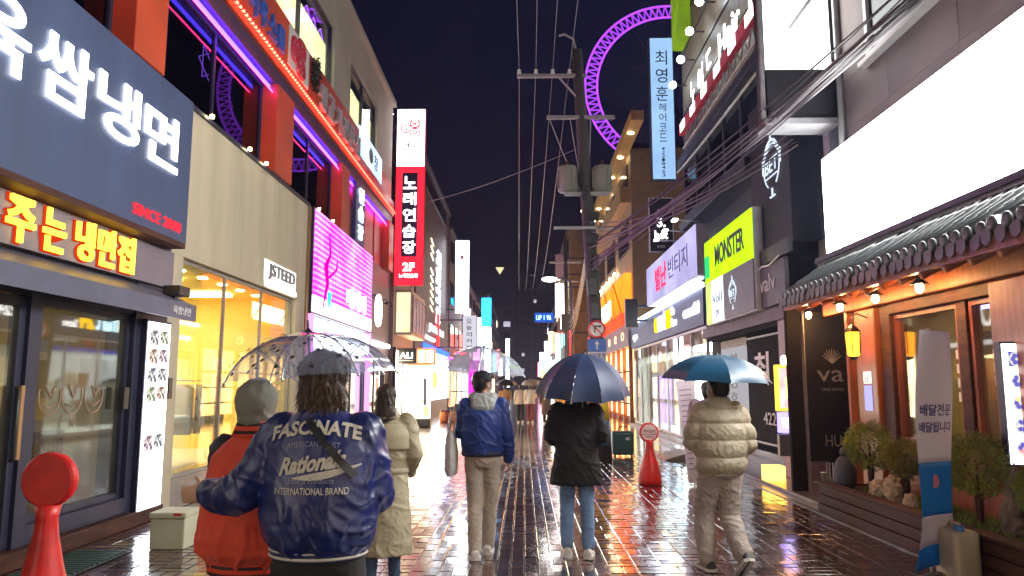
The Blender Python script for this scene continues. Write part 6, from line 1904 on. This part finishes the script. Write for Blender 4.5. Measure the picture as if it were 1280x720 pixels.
# ---- man with the white mask and tote bag
p = Person('person in blue jacket with grey hood and white mask, head turned sideways', -.40, 7.36, 1.75, R(3))
p.hd = dict(yaw=R(-52), pitch=R(-3))
p.J.update(elL=(-.21, .05, 1.17), wrL=(-.1, .27, 1.22), hdL=(.1, .2, .95), pnL=(.8, .4, 0), shL=(-.165, 0, 1.43), shR=(.165, 0, 1.43), elR=(.225, -.04, 1.16), wrR=(.25, .05, .915), knL=(-.075, .03, .49), anL=(-.07, -.1, .085), knR=(.075, .09, .5), anR=(.05, .16, .08), fyL=.1, fyR=-.1)
p.body(.0085)
prof = [(.955, .2, .145, 0), (.975, .198, .15, 0), (1.05, .212, .16, -.005), (1.2, .216, .16, -.008), (1.32, .216, .152, -.01), (1.4, .205, .138, -.01), (1.455, .155, .11, -.005), (1.49, .1, .085, 0), (1.51, .08, .08, 0)]
jk = p.jacket(prof, blue_nylon, (.085, .078, .058), amp=.012, voxel=.010, seed=14)
mb = MB(); mb.loft([ring((0, 0, z), a, b) for z, a, b in ((.945, .195, .142), (.95, .204, .15), (.985, .21, .155), (.99, .203, .15))], 32); p.mbput('hem_band', mb, navy_wool, jk)
mb = MB()
mb.loft([ring((0, -.06, 1.33), .03, .02), ring((0, -.105, 1.36), .085, .04), ring((0, -.115, 1.42), .115, .05), ring((0, -.085, 1.48), .125, .06), ring((0, -.05, 1.53), .115, .06), ring((0, -.03, 1.55), .09, .05)], 22)
for sgn in (-1, 1):
    mb.tube([(sgn * .06, -.09, 1.5), (sgn * .105, -.02, 1.515), (sgn * .095, .06, 1.48), (sgn * .05, .105, 1.43)], [.05, .042, .034, .024], 12)
p.put('hood', remesh(mb, .009, 5, folds(.012, 9, 9, 4)), grey_jersey, jk)
p.trousers(khaki, (.095, .075, .066), end=.07, amp=.011, seed=21); p.shoes(white_leather, rubber_w)
p.hair(hair_black, [(0, -.02, .06, .09, .1, .078), (0, -.05, .02, .085, .065, .075), (0, .05, .09, .07, .05, .035), (0, -.06, -.035, .062, .04, .04)], .0075, .007, 900)
p.mask(mask_m)
t = thing('tote_bag', 'pale grey tote bag hanging beside the blue jacket', 'bag', (-.72, 7.42, .78))
mb = MB(); mb.loft([((-.71, 7.4, z), (.055 * w, 0, 0), (0, .17, 0)) for z, w in ((.76, .7), (.8, 1.1), (1.0, 1.15), (1.14, .8), (1.18, .5))], 20)
o = link_mesh('bag_body', remesh(mb, .012, 3, folds(.012, 7, 9, 3)), mat('pale_canvas', (.5, .48, .47), .8, bump=.2, bscale=60), t)
for q in (-.03, .03):
    mb = MB(); mb.tube([(-.71 + q, 7.3, 1.15), (-.69 + q, 7.33, 1.3), (-.66, 7.36, 1.44), (-.66 + q * .5, 7.4, 1.44), (-.69 + q, 7.45, 1.3), (-.71 + q, 7.5, 1.15)], .009, 6); obj('strap', mb, bpy.data.materials['pale_canvas'], t, True)
t = thing('plastic_bag', 'crumpled clear plastic umbrella sleeve held at the hip', 'bag', (-.06, 7.45, .8))
mb = MB(); mb.loft([((-.09 + k * .035, 7.42, .895 - .012 * k), (0, .03 + .01 * (k % 2), 0), (0, 0, .012 + .03 * math.sin(k * .7))) for k in range(7)], 12)
o = link_mesh('film', remesh(mb, .008, 2, folds(.02, 22, 22, 9)), glass('clear_film', (.85, .88, .92), 1.35, .08, haze=.3, haze_col=(.75, .78, .85)), t)

# ---- person in the black coat
p = Person('person in black flared coat and blue jeans under the dark umbrella', .51, 7.42, 1.68, R(-3))
p.J.update(elL=(-.25, -.02, 1.17), wrL=(-.1, .2, 1.12), elR=(.25, -.02, 1.17), wrR=(.1, .22, 1.2), hdR=(-.2, .2, .9), pnR=(-.9, .3, 0), hdL=(.8, .5, .1), pnL=(.3, -.9, 0), knL=(-.1, .05, .5), anL=(-.105, -.02, .08), knR=(.1, .0, .49), anR=(.11, -.1, .085), fyL=.08, fyR=-.08)
p.body(.0095)
prof = [(.70, .265, .2, -.01), (.72, .272, .205, -.01), (.85, .255, .19, -.01), (1.0, .225, .17, -.008), (1.08, .215, .16, -.005), (1.2, .23, .165, -.005), (1.32, .24, .16, -.008), (1.4, .235, .145, -.008), (1.455, .18, .115, -.003), (1.5, .11, .09, 0), (1.53, .085, .085, 0)]
jk = p.jacket(prof, black_cloth, (.095, .088, .068), amp=.012, voxel=.011, seed=31, name='coat')
mb = MB(); mb.loft([ring((0, 0, z), a, b) for z, a, b in ((1.49, .11, .1), (1.5, .118, .106), (1.56, .1, .095), (1.565, .09, .085))], 26); p.mbput('collar', mb, black_cloth, jk)
p.trousers(denim, (.095, .075, .064), end=.12, amp=.009, seed=41); p.shoes(white_leather, rubber_w)
p.hair(hair_black, [(0, -.02, .05, .09, .1, .085), (0, -.05, -.01, .08, .066, .08)], .009)
for q in 'LR':
    a = Vector(p.J['an' + q]); mb = MB(); mb.tube([a + Vector((0, 0, -.0)), a + Vector((0, 0, .07))], .047, 12); p.mbput('sock', mb, black_cloth)

# ---- person in the cream puffer
p = Person('person in cream quilted puffer jacket and stone trousers, mid stride', 1.73, 6.74, 1.71, R(10))
p.hd = dict(yaw=R(22), pitch=R(4))
p.J.update(shL=(-.165, 0, 1.41), shR=(.165, 0, 1.41), elL=(-.23, .05, 1.16), wrL=(-.12, .27, 1.22), hdL=(.1, .25, .95), pnL=(.8, .4, 0), elR=(.245, -.03, 1.15), wrR=(.2, .18, .98),
           knL=(-.1, .16, .52), anL=(-.085, .14, .085), knR=(.1, .06, .49), anR=(.1, -.20, .185), fyL=.05, fyR=-.05)
p.footp = {'L': 0, 'R': R(-38)}
p.body(.0085)
prof = [(.86, .205, .16, 0), (.875, .215, .168, 0), (.95, .238, .19, -.01), (1.1, .243, .195, -.012), (1.25, .243, .19, -.012), (1.36, .238, .178, -.01), (1.44, .19, .14, -.005), (1.49, .125, .105, 0), (1.53, .11, .1, 0), (1.55, .095, .09, 0)]
pf = folds(.008, 16, 12, 6)
def quilt(q, n):
    w = abs(math.sin(math.pi * (q.z - .875) / .15))
    return .022 * (w ** .55 - .72) + pf(q, n)
jk = p.jacket(prof, puffer_m, (.108, .1, .072), voxel=.010, disp=quilt, sub=4)
p.trousers(stone_tr, (.115, .095, .088), end=.1, amp=.012, seed=51); p.shoes(black_leather, rubber_w)
p.hair(hair_black, [(0, -.02, .055, .09, .1, .082), (0, -.05, .0, .084, .066, .085), (0, .05, .088, .07, .05, .035)], .0085, .007, 900)
p.mask(mask_m)

# ---- person hidden behind the puffer
p = Person('person in pale peach trousers mostly hidden behind the cream puffer', 2.57, 10.6, 1.66, R(0))
p.body(.014); p.jacket([(.85, .2, .15, 0), (1.0, .21, .16, 0), (1.2, .22, .16, 0), (1.38, .22, .14, 0), (1.46, .15, .1, 0), (1.5, .09, .08, 0)], mat('dusk_coat', (.25, .18, .22), .7), amp=.01, voxel=.016)
p.trousers(mat('peach_cloth', (.5, .3, .22), .75), voxel=.016); p.shoes(black_leather, rubber_w)
p.hair(hair_dark, [(0, -.02, .05, .09, .1, .085), (0, -.05, -.03, .085, .066, .1)], .012)

# ---- umbrellas in hand
clear_a = glass('clear_umbrella_film', (.86, .9, .96), 1.45, .06, haze=.28, haze_col=(.62, .7, 1.0), gain=1.8)
clear_b = glass('milky_umbrella_film', (.8, .86, .95), 1.4, .1, haze=.45, haze_col=(.8, .86, 1.0), gain=1.4)
dark_nylon = mat('dark_navy_nylon', (.025, .042, .11), .5, var=.3, scale=4, bump=.2, bscale=14, spec=.4)
blue_cloth = mat('blue_umbrella_nylon', (.014, .085, .17), .36, var=.2, scale=4, bump=.1, bscale=14, spec=.6)
umbrella('clear plastic dome umbrella with black dots over the couple', (-.94, 3.28, 1.655), .385, .20, 8, clear_a, (R(1), R(-4)), dots=M['print_black'], shaft=.6)
umbrella('milky clear umbrella held above the masked person', (-.42, 7.38, 1.745), .43, .255, 8, clear_b, (R(-2), R(5)), shaft=.62)
umbrella('dark navy wet umbrella tilted over the black coat', (.57, 7.30, 1.53), .465, .40, 10, dark_nylon, (R(9), R(2)), shaft=.7, sag=.22, scallop=.03)
umbrella('blue umbrella held over the cream puffer jacket', (1.74, 6.82, 1.665), .50, .235, 8, blue_cloth, (R(3), R(2)), shaft=.6)

# ---- people in the distance
def walker(label, x, y, H, coat, tr, umb=None, hem=.85):
    p = Person(label, x, y, H, rnd.uniform(-.1, .1), 'people far down the street')
    st = rnd.uniform(.08, .16)
    p.J.update(anL=(-.09, st, .08), anR=(.09, -st, .1), knL=(-.09, st * .8, .5), elR=(.24, .03, 1.18), wrR=(.13, .25, 1.22))
    p.body(.02, hands=True)
    p.jacket([(hem, .22, .16, 0), (1.0, .21, .16, 0), (1.2, .22, .16, 0), (1.38, .22, .14, 0), (1.46, .15, .1, 0), (1.5, .09, .08, 0)], coat, amp=.01, voxel=.022)
    p.trousers(tr, voxel=.02); p.shoes(white_leather, rubber_w)
    p.hair(hair_black, [(0, -.02, .05, .09, .1, .085), (0, -.05, -.02, .085, .066, .09)], .016)
    if umb: umbrella(umb[0], (x + .05, y + .1, H - .02), .46, .25, 8, umb[1], (R(6), 0))
walker('far person in brown jacket walking alone under dark umbrella', -.78, 31.0, 1.66, mat('brown_jacket', (.3, .15, .06), .7), black_cloth, ('dark umbrella over the far brown jacket', M['black']))
walker('far person in pale top and black trousers beside two others', -.16, 33.2, 1.66, mat('pale_top', (.5, .42, .4), .7), black_cloth)
walker('far person in white jacket and dark red trousers', .28, 33.0, 1.68, mat('white_jacket', (.6, .56, .55), .7), mat('wine_cloth', (.2, .04, .05), .8), ('grey umbrella over the far white jacket', mat('grey_nylon', (.22, .2, .2), .5)))
walker('far person in long brown coat beside the white jacket', .95, 32.0, 1.7, mat('umber_coat', (.14, .09, .07), .8), black_cloth, ('olive brown umbrella over the far long coat', mat('olive_nylon', (.22, .17, .1), .5)), .4)
walker('far person in orange jacket near the magenta sign', -1.35, 28.0, 1.6, mat('orange_jacket', (.75, .3, .03), .7), black_cloth)
walker('tiny far person in tan coat beside the brown tower', 1.75, 36.0, 1.66, mat('tan_coat', (.4, .27, .1), .7), black_cloth)

# ------------------------------------------------------------------ street props
red_pl = mat('red_plastic', (.6, .012, .01), .42, var=.25, scale=6, bump=.06, bscale=20, coat=.12)
def bollard(x, y, s, label, front, rf=1.0):
    t = thing('no_parking_stand', label, 'bollard', (x, y, 0))
    mb = MB(); mb.lathe([(r * s * rf, z * s) for r, z in ((.19, 0), (.2, .02), (.195, .1), (.16, .28), (.105, .45), (.068, .6), (.06, .68), (.075, .74))], (x, y, 0), 28); obj('base', mb, red_pl, t, True)
    c = Vector((x, y, .86 * s)); ry = Matrix.Rotation(R(90), 3, 'X')
    mb = MB(); mb.lathe([(r * s * rf, z * s) for r, z in ((.15, -.03), (.163, -.022), (.167, 0), (.163, .022), (.15, .03))], c, 40, ry); obj('disc', mb, red_pl, t)
    if front:
        mb = MB(); mb.lathe([(.135 * s, .0), (.135 * s, .006)], c + Vector((0, -.031 * s, 0)), 28, ry); f = obj('face', mb, mat('sign_pink_white', (.7, .55, .55), .4), t)
        put_text(t, '주차금지', (x - .1 * s, y - .04 * s, .85 * s), UX, UZ, .2 * s, .06 * s, mat('maroon_print', (.2, .02, .06), .5), .003, .02)
        put_text(t, '협조바람', (x - .07 * s, y - .04 * s, .77 * s), UX, UZ, .14 * s, .04 * s, bpy.data.materials['maroon_print'], .003, .01)
        boxes('rule', bpy.data.materials['maroon_print'], t, (x - .13 * s, x + .13 * s, y - .041 * s, y - .038 * s, .826 * s, .834 * s))
bollard(-2.9, 4.62, 1.22, 'red plastic no parking stand seen from behind by the restaurant', False, .82)
bollard(2.09, 12.7, .98, 'red no parking stand with white round face in mid street', True)

t = thing('standing_banner', 'narrow white notice board with violet text lines behind puffer', 'banner', (2.73, 12.6, 0))
rot = Matrix.Rotation(R(-6), 3, 'Y')
mb = MB(); mb.obox((2.735, 12.5, .88), (.27, .03, 1.66), rot); obj('panel', mb, mat('pale_board', (.68, .66, .8), .5), t)
for k in range(16):
    z = 1.55 - k * .085
    mb = MB(); mb.obox((2.735 + (z - .88) * -.105, 12.482, z), (.2, .004, .018), rot); obj('text_line', mb, mat('violet_ink', (.3, .26, .5), .5) if k == 0 else bpy.data.materials['violet_ink'], t)
mb = MB(); mb.tube([(2.8, 12.52, .5), (2.85, 12.8, 0)], .012, 6); obj('prop', mb, M['dull_steel'], t)
t = thing('teal_tub', 'dark teal plastic trolley case standing on the wet street', 'case', (2.25, 17.6, 0))
mb = MB(); mb.box(2.02, 2.52, 17.4, 17.8, .04, .58); obj('body', mb, mat('teal_plastic', (.03, .09, .1), .35), t, bevel=.06, seg=4)
mb = MB(); mb.tube([(2.15, 17.4, .58), (2.18, 17.4, .68), (2.36, 17.4, .68), (2.39, 17.4, .58)], .015, 8); obj('handle', mb, M['black'], t, True)
boxes('sticker', M['print_white'], t, (2.33, 2.41, 17.385, 17.399, .38, .44))
for x in (2.08, 2.46):
    mb = MB(); mb.lathe([(.04, -.02), (.04, .02)], (x, 17.45, .04), 12, Matrix.Rotation(R(90), 3, 'Y')); obj('wheel', mb, M['black'], t)
t = thing('kerb_ramp', 'grey plastic kerb ramp by the convenience store', 'ramp', (3.3, 17.2, 0))
mb = MB(); mb.prism([(3.05, 0), (3.75, 0), (3.75, .16), (3.6, .17), (3.12, .03)], 'y', 16.6, 17.8); obj('wedge', mb, M['concrete'], t, bevel=.01)
t = thing('foam_box', 'pale foam box on the wet paving by the lit menu strip', 'box', (-3.57, 7.8, 0))
fm = mat('foam_white', (.55, .56, .4), .7, var=.1, bump=.1)
boxes('box_body', fm, t, (-3.74, -3.39, 7.62, 7.98, .0, .30), bevel=.012); boxes('lid', fm, t, (-3.755, -3.375, 7.605, 7.995, .302, .36), bevel=.012)
boxes('tape', M['print_red'], t, (-3.5, -3.42, 7.6, 7.604, .33, .355))
t = thing('door_mat', 'dark green ribbed door mat below the restaurant door', 'mat', (-4.1, 7.0, 0))
boxes('mat_base', M['black'], t, (-4.4, -3.85, 6.4, 7.5, .004, .015), bevel=.004)
gm2 = mat('green_rib', (.05, .1, .09), .5)
for k in range(14):
    boxes('rib', gm2, t, (-4.38, -3.87, 6.43 + k * .077, 6.47 + k * .077, .015, .028))

# ---- planter in front of the timber restaurant
t = thing('timber_planter', 'long dark timber planter box along the restaurant window', 'planter', (4.15, 7.4, 0))
for k in range(3):
    z0 = .01 + k * .117
    boxes('plank', M['wood_dark'], t, (3.80 + .012 * k, 3.85 + .012 * k, 3.5, 9.98, z0, z0 + .109), bevel=.008)
    boxes('plank', M['wood_dark'], t, (3.87 + .01 * k, 4.5, 9.985, 10.03, z0, z0 + .109), bevel=.008)
boxes('cap_rail', M['wood_dark'], t, (3.79, 3.95, 3.5, 10.05, .362, .395), bevel=.008)
soil = boxes('soil', mat('dark_soil', (.05, .035, .02), .9, bump=.8, bscale=30), t, (3.9, 4.55, 3.5, 9.98, .02, .33))
gm3 = mat('moss_green', (.2, .27, .035), .7, var=.5, scale=12)
mb = MB()
for k in range(5200):
    x, y = rnd.uniform(3.95, 4.54), rnd.uniform(4.4, 9.95)
    if noise.noise(Vector((x * 2.2, y * 1.4, 0))) < -.12: continue
    h = rnd.uniform(.03, .09); a = rnd.uniform(0, 6.28); w = .008
    b = Vector((x, y, .325)); tip = b + Vector((rnd.uniform(-.03, .03), rnd.uniform(-.03, .03), h)); s = Vector((math.cos(a) * w, math.sin(a) * w, 0))
    mb.add([b - s, b + s, tip], [(0, 1, 2)])
g = obj('ground_cover', mb, gm3, t); g['kind'] = 'stuff'
def shrub(x, y, zc, r, label, col, n=1500, sq=1.0):
    t = thing('potted_shrub', label, 'shrub', (x, y, .33), 'clipped shrubs in the planter')
    mb = MB()
    for q in range(4):
        a = q * 1.6 + x; mb.tube([(x + .015 * math.cos(a), y + .015 * math.sin(a), .3), (x + .03 * math.cos(a), y + .03 * math.sin(a), zc - r * .6), (x + r * .4 * math.cos(a), y + r * .4 * math.sin(a), zc + r * .1)], [.014, .012, .005], 6)
    obj('stem', mb, M['wood_dark'], t)
    mb = MB()
    for k in range(n):
        d = Vector((rnd.gauss(0, 1), rnd.gauss(0, 1), rnd.gauss(0, 1))).normalized()
        lump = 1 + .22 * noise.noise(d * 2.4 + Vector((x, y, 0)) * 3)
        p = Vector((x, y, zc)) + Vector((d.x, d.y, d.z * sq)) * r * lump * rnd.uniform(.45, 1.05) ** .6
        u = (d + Vector((rnd.uniform(-1, 1), rnd.uniform(-1, 1), rnd.uniform(-.6, 1)))).normalized() * rnd.uniform(.02, .04)
        v = u.orthogonal().normalized() * rnd.uniform(.006, .011)
        mb.add([p - u * .2, p + u * .4 + v, p + u, p + u * .4 - v], [(0, 1, 2, 3)])
    c = obj('crown', mb, col, t)
leaf_g = mat('shrub_green', (.22, .29, .04), .5, var=.5, scale=7); leaf_b = mat('shrub_bronze', (.21, .2, .035), .5, var=.5, scale=7)
shrub(4.18, 9.25, .90, .28, 'round green shrub at the black banner end of the planter', leaf_g, 4600)
shrub(4.25, 8.55, .82, .21, 'bronze tinted shrub second along the planter', leaf_b, 3200)
shrub(4.25, 7.75, .92, .2, 'yellowish shrub just behind the blue white banner', leaf_b, 3200, 1.15)
shrub(4.18, 7.1, .90, .27, 'round green shrub below the menu board', leaf_g, 4600, 1.1)
shrub(4.2, 6.2, .8, .22, 'small green shrub at the near end of the planter', leaf_g, 3000)
rock_m = mat('cream_rock', (.5, .4, .27), .75, var=.4, scale=9, bump=.6, bscale=20)
def rock(x, y, z, rx, ry, rz, label, seed, spike=0, m=None):
    mb = MB(); mb.sphere((x, y, z), (rx, ry, rz), 16, 12)
    me = remesh(mb, min(rx, rz) * .16, 1, lambda q, n: rx * .55 * noise.noise(q * (2.2 / rx) + Vector((seed, 0, 0))) + rx * .2 * noise.noise(q * (6 / rx)))
    me.transform(Matrix.Translation((0, 0, 0)))
    if spike:
        for v in me.vertices:
            f = max(0, (v.co.z - (z - rz)) / (2 * rz)); v.co.x = x + (v.co.x - x) * (1.15 - .95 * f); v.co.y = y + (v.co.y - y) * (1.15 - .95 * f)
    o = link_mesh('ornamental_rock', me, m or rock_m, None); tag(o, label, 'rock', 'ornamental rocks in the planter')
rock(4.02, 8.75, .44, .075, .12, .12, 'gnarled cream rock in the planter behind the first shrub', 1)
rock(4.03, 8.42, .48, .085, .11, .17, 'taller gnarled cream rock next to the leaning banner', 5)
rock(4.05, 8.08, .40, .07, .1, .09, 'low cream rock tucked behind the leaning banner', 9)
rock(4.28, 6.72, .62, .14, .14, .32, 'pointed grey brown rock standing under the menu board', 3, 1, mat('grey_brown_rock', (.2, .15, .11), .8, var=.4, scale=6, bump=.6))
t = thing('garden_statue', 'dark grey squat statue at the planter corner', 'statue', (4.1, 9.75, .33))
mb = MB(); mb.lathe([(.09, 0), (.13, .08), (.14, .22), (.1, .34), (.05, .4)], (4.08, 9.75, .33), 16); mb.sphere((4.08, 9.75, .78), (.055, .055, .065)); obj('figure', mb, mat('slate_stone', (.09, .1, .13), .6, bump=.4), t, True)
t = thing('paper_cup', 'small white cup left on the planter edge', 'cup', (3.87, 9.9, .395))
mb = MB(); mb.lathe([(.028, 0), (.038, .1), (.04, .1)], (3.87, 9.9, .397), 14); obj('cup_body', mb, M['white_plastic'], t, True)
mb = MB(); mb.lathe([(.042, 0), (.042, .008), (.036, .014)], (3.87, 9.9, .499), 14); obj('lid', mb, M['white_plastic'], t, True)

# ---- lantern
t = thing('wall_lantern', 'glowing amber lantern hanging by the black banner', 'lantern', (4.3, 9.8, 1.95))
mb = MB(); mb.lathe([(.06, 0), (.085, .03), (.1, .28), (.085, .31)], (4.3, 9.8, 2.0), 6); obj('glass_body', mb, em('lantern_amber', (1, .3, .012), 3.6), t)
mb = MB(); mb.lathe([(.12, 0), (.07, .06), (.02, .1)], (4.3, 9.8, 2.312), 6); mb.lathe([(.02, 0), (.06, .03), (.065, .045)], (4.3, 9.8, 1.95), 6)
for k in range(6):
    a = k * math.pi / 3; mb.tube([(4.3 + .088 * math.cos(a), 9.8 + .088 * math.sin(a), 2.03), (4.3 + .104 * math.cos(a), 9.8 + .104 * math.sin(a), 2.3)], .007, 5)
mb.tube([(4.3, 9.8, 2.4), (4.3, 9.8, 2.5), (4.36, 9.8, 2.56), (4.5, 9.8, 2.5)], .01, 6); obj('frame', mb, M['black'], t)
t = thing('door_plate', 'small violet and white number plate on the timber post', 'sign', (4.49, 10.0, 1.3))
boxes('plate', em('violet_plate', (.3, .28, .9), .7), t, (4.488, 4.498, 9.78, 9.98, 1.3, 1.62)); boxes('plate', em('white_plate', (1, .85, .7), .8), t, (4.488, 4.498, 9.78, 9.98, 1.65, 1.8))
put_text(t, '요', (4.486, 9.96, 1.67), YR, UZ, .14, .11, M['print_black'], .003)

# ---- leaning feather banner, can, menu board
t = thing('leaning_banner', 'leaning white and blue fabric banner in front of the planter', 'banner', (3.45, 6.55, 0))
nu, nv = 12, 44
def banner_pt(u, v):
    x0 = 3.306 + .115 * v; wd = .42 + .02 * v
    x = x0 + wd * u; y = 6.5 + .3 * u + .05 * math.sin(u * 4 + v * 3) * (.4 + v * .6); z = .07 + 2.03 * v + (.05 * u if v < .2 else 0)
    x += .018 * math.sin(v * 7 + u * 2) - (.05 * max(0, .18 - v) / .18 if u < .5 else 0)
    return Vector((x, y, z))
def banner_strip(v0, v1, m, name):
    vs = []; fs = []
    k = max(3, int(nv * (v1 - v0)))
    for j in range(k + 1):
        for i in range(nu + 1): vs.append(banner_pt(i / nu, v0 + (v1 - v0) * j / k))
    for j in range(k):
        for i in range(nu): fs.append((j * (nu + 1) + i, j * (nu + 1) + i + 1, (j + 1) * (nu + 1) + i + 1, (j + 1) * (nu + 1) + i))
    mb = MB(); mb.add(vs, fs); o = obj(name, mb, m, t, True); s = o.modifiers.new('s', 'SOLIDIFY'); s.thickness = .002; return o
def thin_cloth(name, col):
    m, nt, b = nodes_of(name)
    b.inputs['Base Color'].default_value = (*col, 1); b.inputs['Roughness'].default_value = .5
    tr = nt.nodes.new('ShaderNodeBsdfTranslucent'); tr.inputs[0].default_value = (*col, 1)
    mx = nt.nodes.new('ShaderNodeMixShader'); mx.inputs[0].default_value = .45
    nb = noise_node(nt, 5, 3); bp = nt.nodes.new('ShaderNodeBump'); bp.inputs['Strength'].default_value = .4; bp.inputs['Distance'].default_value = .03
    nt.links.new(nb.outputs[0], bp.inputs['Height']); nt.links.new(bp.outputs[0], b.inputs['Normal'])
    nt.links.new(b.outputs[0], mx.inputs[1]); nt.links.new(tr.outputs[0], mx.inputs[2]); nt.links.new(mx.outputs[0], nt.nodes['Material Output'].inputs[0])
    return m
ban_w = thin_cloth('banner_white', (.8, .8, .88)); ban_b = thin_cloth('banner_blue', (.03, .32, .75)); ban_g = thin_cloth('banner_grey', (.7, .68, .76))
banner_strip(0, .09, ban_b, 'blue_hem'); banner_strip(.09, .22, ban_g, 'fabric'); banner_strip(.22, .44, ban_b, 'blue_field'); banner_strip(.44, 1, ban_w, 'fabric')
def banner_text(body, u0, u1, v0, v1, m):
    vs, fs = text_geo(body, .02, 3)
    mb = MB(); mb.add([banner_pt(u0 + (u1 - u0) * a, v0 + (v1 - v0) * b) + Vector((-.004, -.008 - .002 * c, 0)) for a, b, c in vs], fs); obj('lettering', mb, m, t)
ink = mat('indigo_print', (.06, .05, .25), .5)
banner_text('배달전문', .12, .92, .635, .685, ink); banner_text('배달됩니다', .1, .95, .565, .61, ink)
mb = MB(); c = banner_pt(.5, .36)
mb.sphere(c + Vector((-.006, -.012, 0)), (.035, .004, .06), 12, 8); obj('pink_figure', mb, mat('pink_print', (.6, .2, .3), .5), t, True)
mb = MB(); mb.tube([(3.5, 6.72, .0), (3.56, 6.72, 1.0), (3.62, 6.72, 2.13)], .012, 8); mb.tube([(3.2, 6.5, .02), (3.44, 6.62, .04), (3.75, 6.75, .02)], .014, 6); obj('stand', mb, M['dull_steel'], t)
t = thing('jerry_can', 'cream plastic jerry can against the planter', 'container', (3.68, 6.6, 0))
mb = MB(); mb.box(3.555, 3.78, 6.42, 6.78, .0, .42); obj('tank', mb, mat('cream_plastic', (.55, .45, .3), .45, var=.1), t, bevel=.05, seg=4)
mb = MB(); mb.lathe([(.04, 0), (.04, .04)], (3.63, 6.48, .42), 16); obj('cap', mb, mat('blue_cap', (.05, .2, .5), .4), t)
mb = MB(); mb.tube([(3.67, 6.52, .41), (3.67, 6.55, .46), (3.67, 6.68, .46), (3.67, 6.72, .41)], .016, 8); obj('handle', mb, bpy.data.materials['cream_plastic'], t, True)
t = thing('menu_board', 'white lit menu board with colourful dish photos by the restaurant post', 'sign', (4.6, 6.88, .9))
rz = Matrix.Rotation(R(2), 3, 'Y')
boxes('housing', M['charcoal'], t, (4.355, 5.0, 6.9, 6.98, .9, 2.02)); boxes('face', em('menu_white', (1, 1, 1), 1.5), t, (4.37, 4.98, 6.89, 6.898, .92, 2.0))
cols = [(.5, .1, .05), (.35, .3, .25), (.6, .25, .05), (.2, .2, .2), (.6, .06, .08)]
for k in range(5):
    z = 1.86 - k * .2
    boxes('photo_mount', em('plate_violet', (.12, .1, .4), .5) if k == 0 else bpy.data.materials['plate_violet'], t, (4.42, 4.56, 6.886, 6.889, z - .07, z + .07)) if k == 0 else None
    mb = MB(); mb.lathe([(.068, 0), (.068, .003)], (4.49, 6.884, z), 18, rotx); pl = obj('dish_plate', mb, em('dish_rim', (.55, .55, .58), .5) if k == 0 else bpy.data.materials['dish_rim'], t)
    for j in range(6):
        a = j * 1.05 + k; mb = MB(); mb.lathe([(.022, 0), (.018, .004)], (4.49 + .034 * math.cos(a), 6.88, z + .034 * math.sin(a)), 10, rotx); obj('dish_food', mb, em_print('food', [cols[k], [min(1, c * 2.2 + .1) for c in cols[k]], (.6, .5, .3)], .6, 30) if j == 0 else obj_last, t); obj_last = bpy.data.materials[-1] if False else t.children[-1].data.materials[0]
    boxes('caption', M['print_black'], t, (4.6, 4.9, 6.886, 6.889, z - .01, z + .015))

bpy.data.scenes.remove(work_scene)
# ------------------------------------------------------------------ rain haze
hz = bpy.data.materials.new('rain_haze')
hz.use_nodes = True
nt = hz.node_tree
nt.nodes.clear()
pv = nt.nodes.new('ShaderNodeVolumePrincipled')
pv.inputs['Color'].default_value = (0.55, 0.62, 1.0, 1)
pv.inputs['Density'].default_value = 0.0008
pv.inputs['Anisotropy'].default_value = 0.4
ho = nt.nodes.new('ShaderNodeOutputMaterial')
nt.links.new(pv.outputs[0], ho.inputs['Volume'])
haze = boxes('haze', hz, None, (-405, 405, -205, 905, -1.6, 53))
haze['kind'] = 'stuff'
haze['label'] = 'thin rain haze filling the night street'
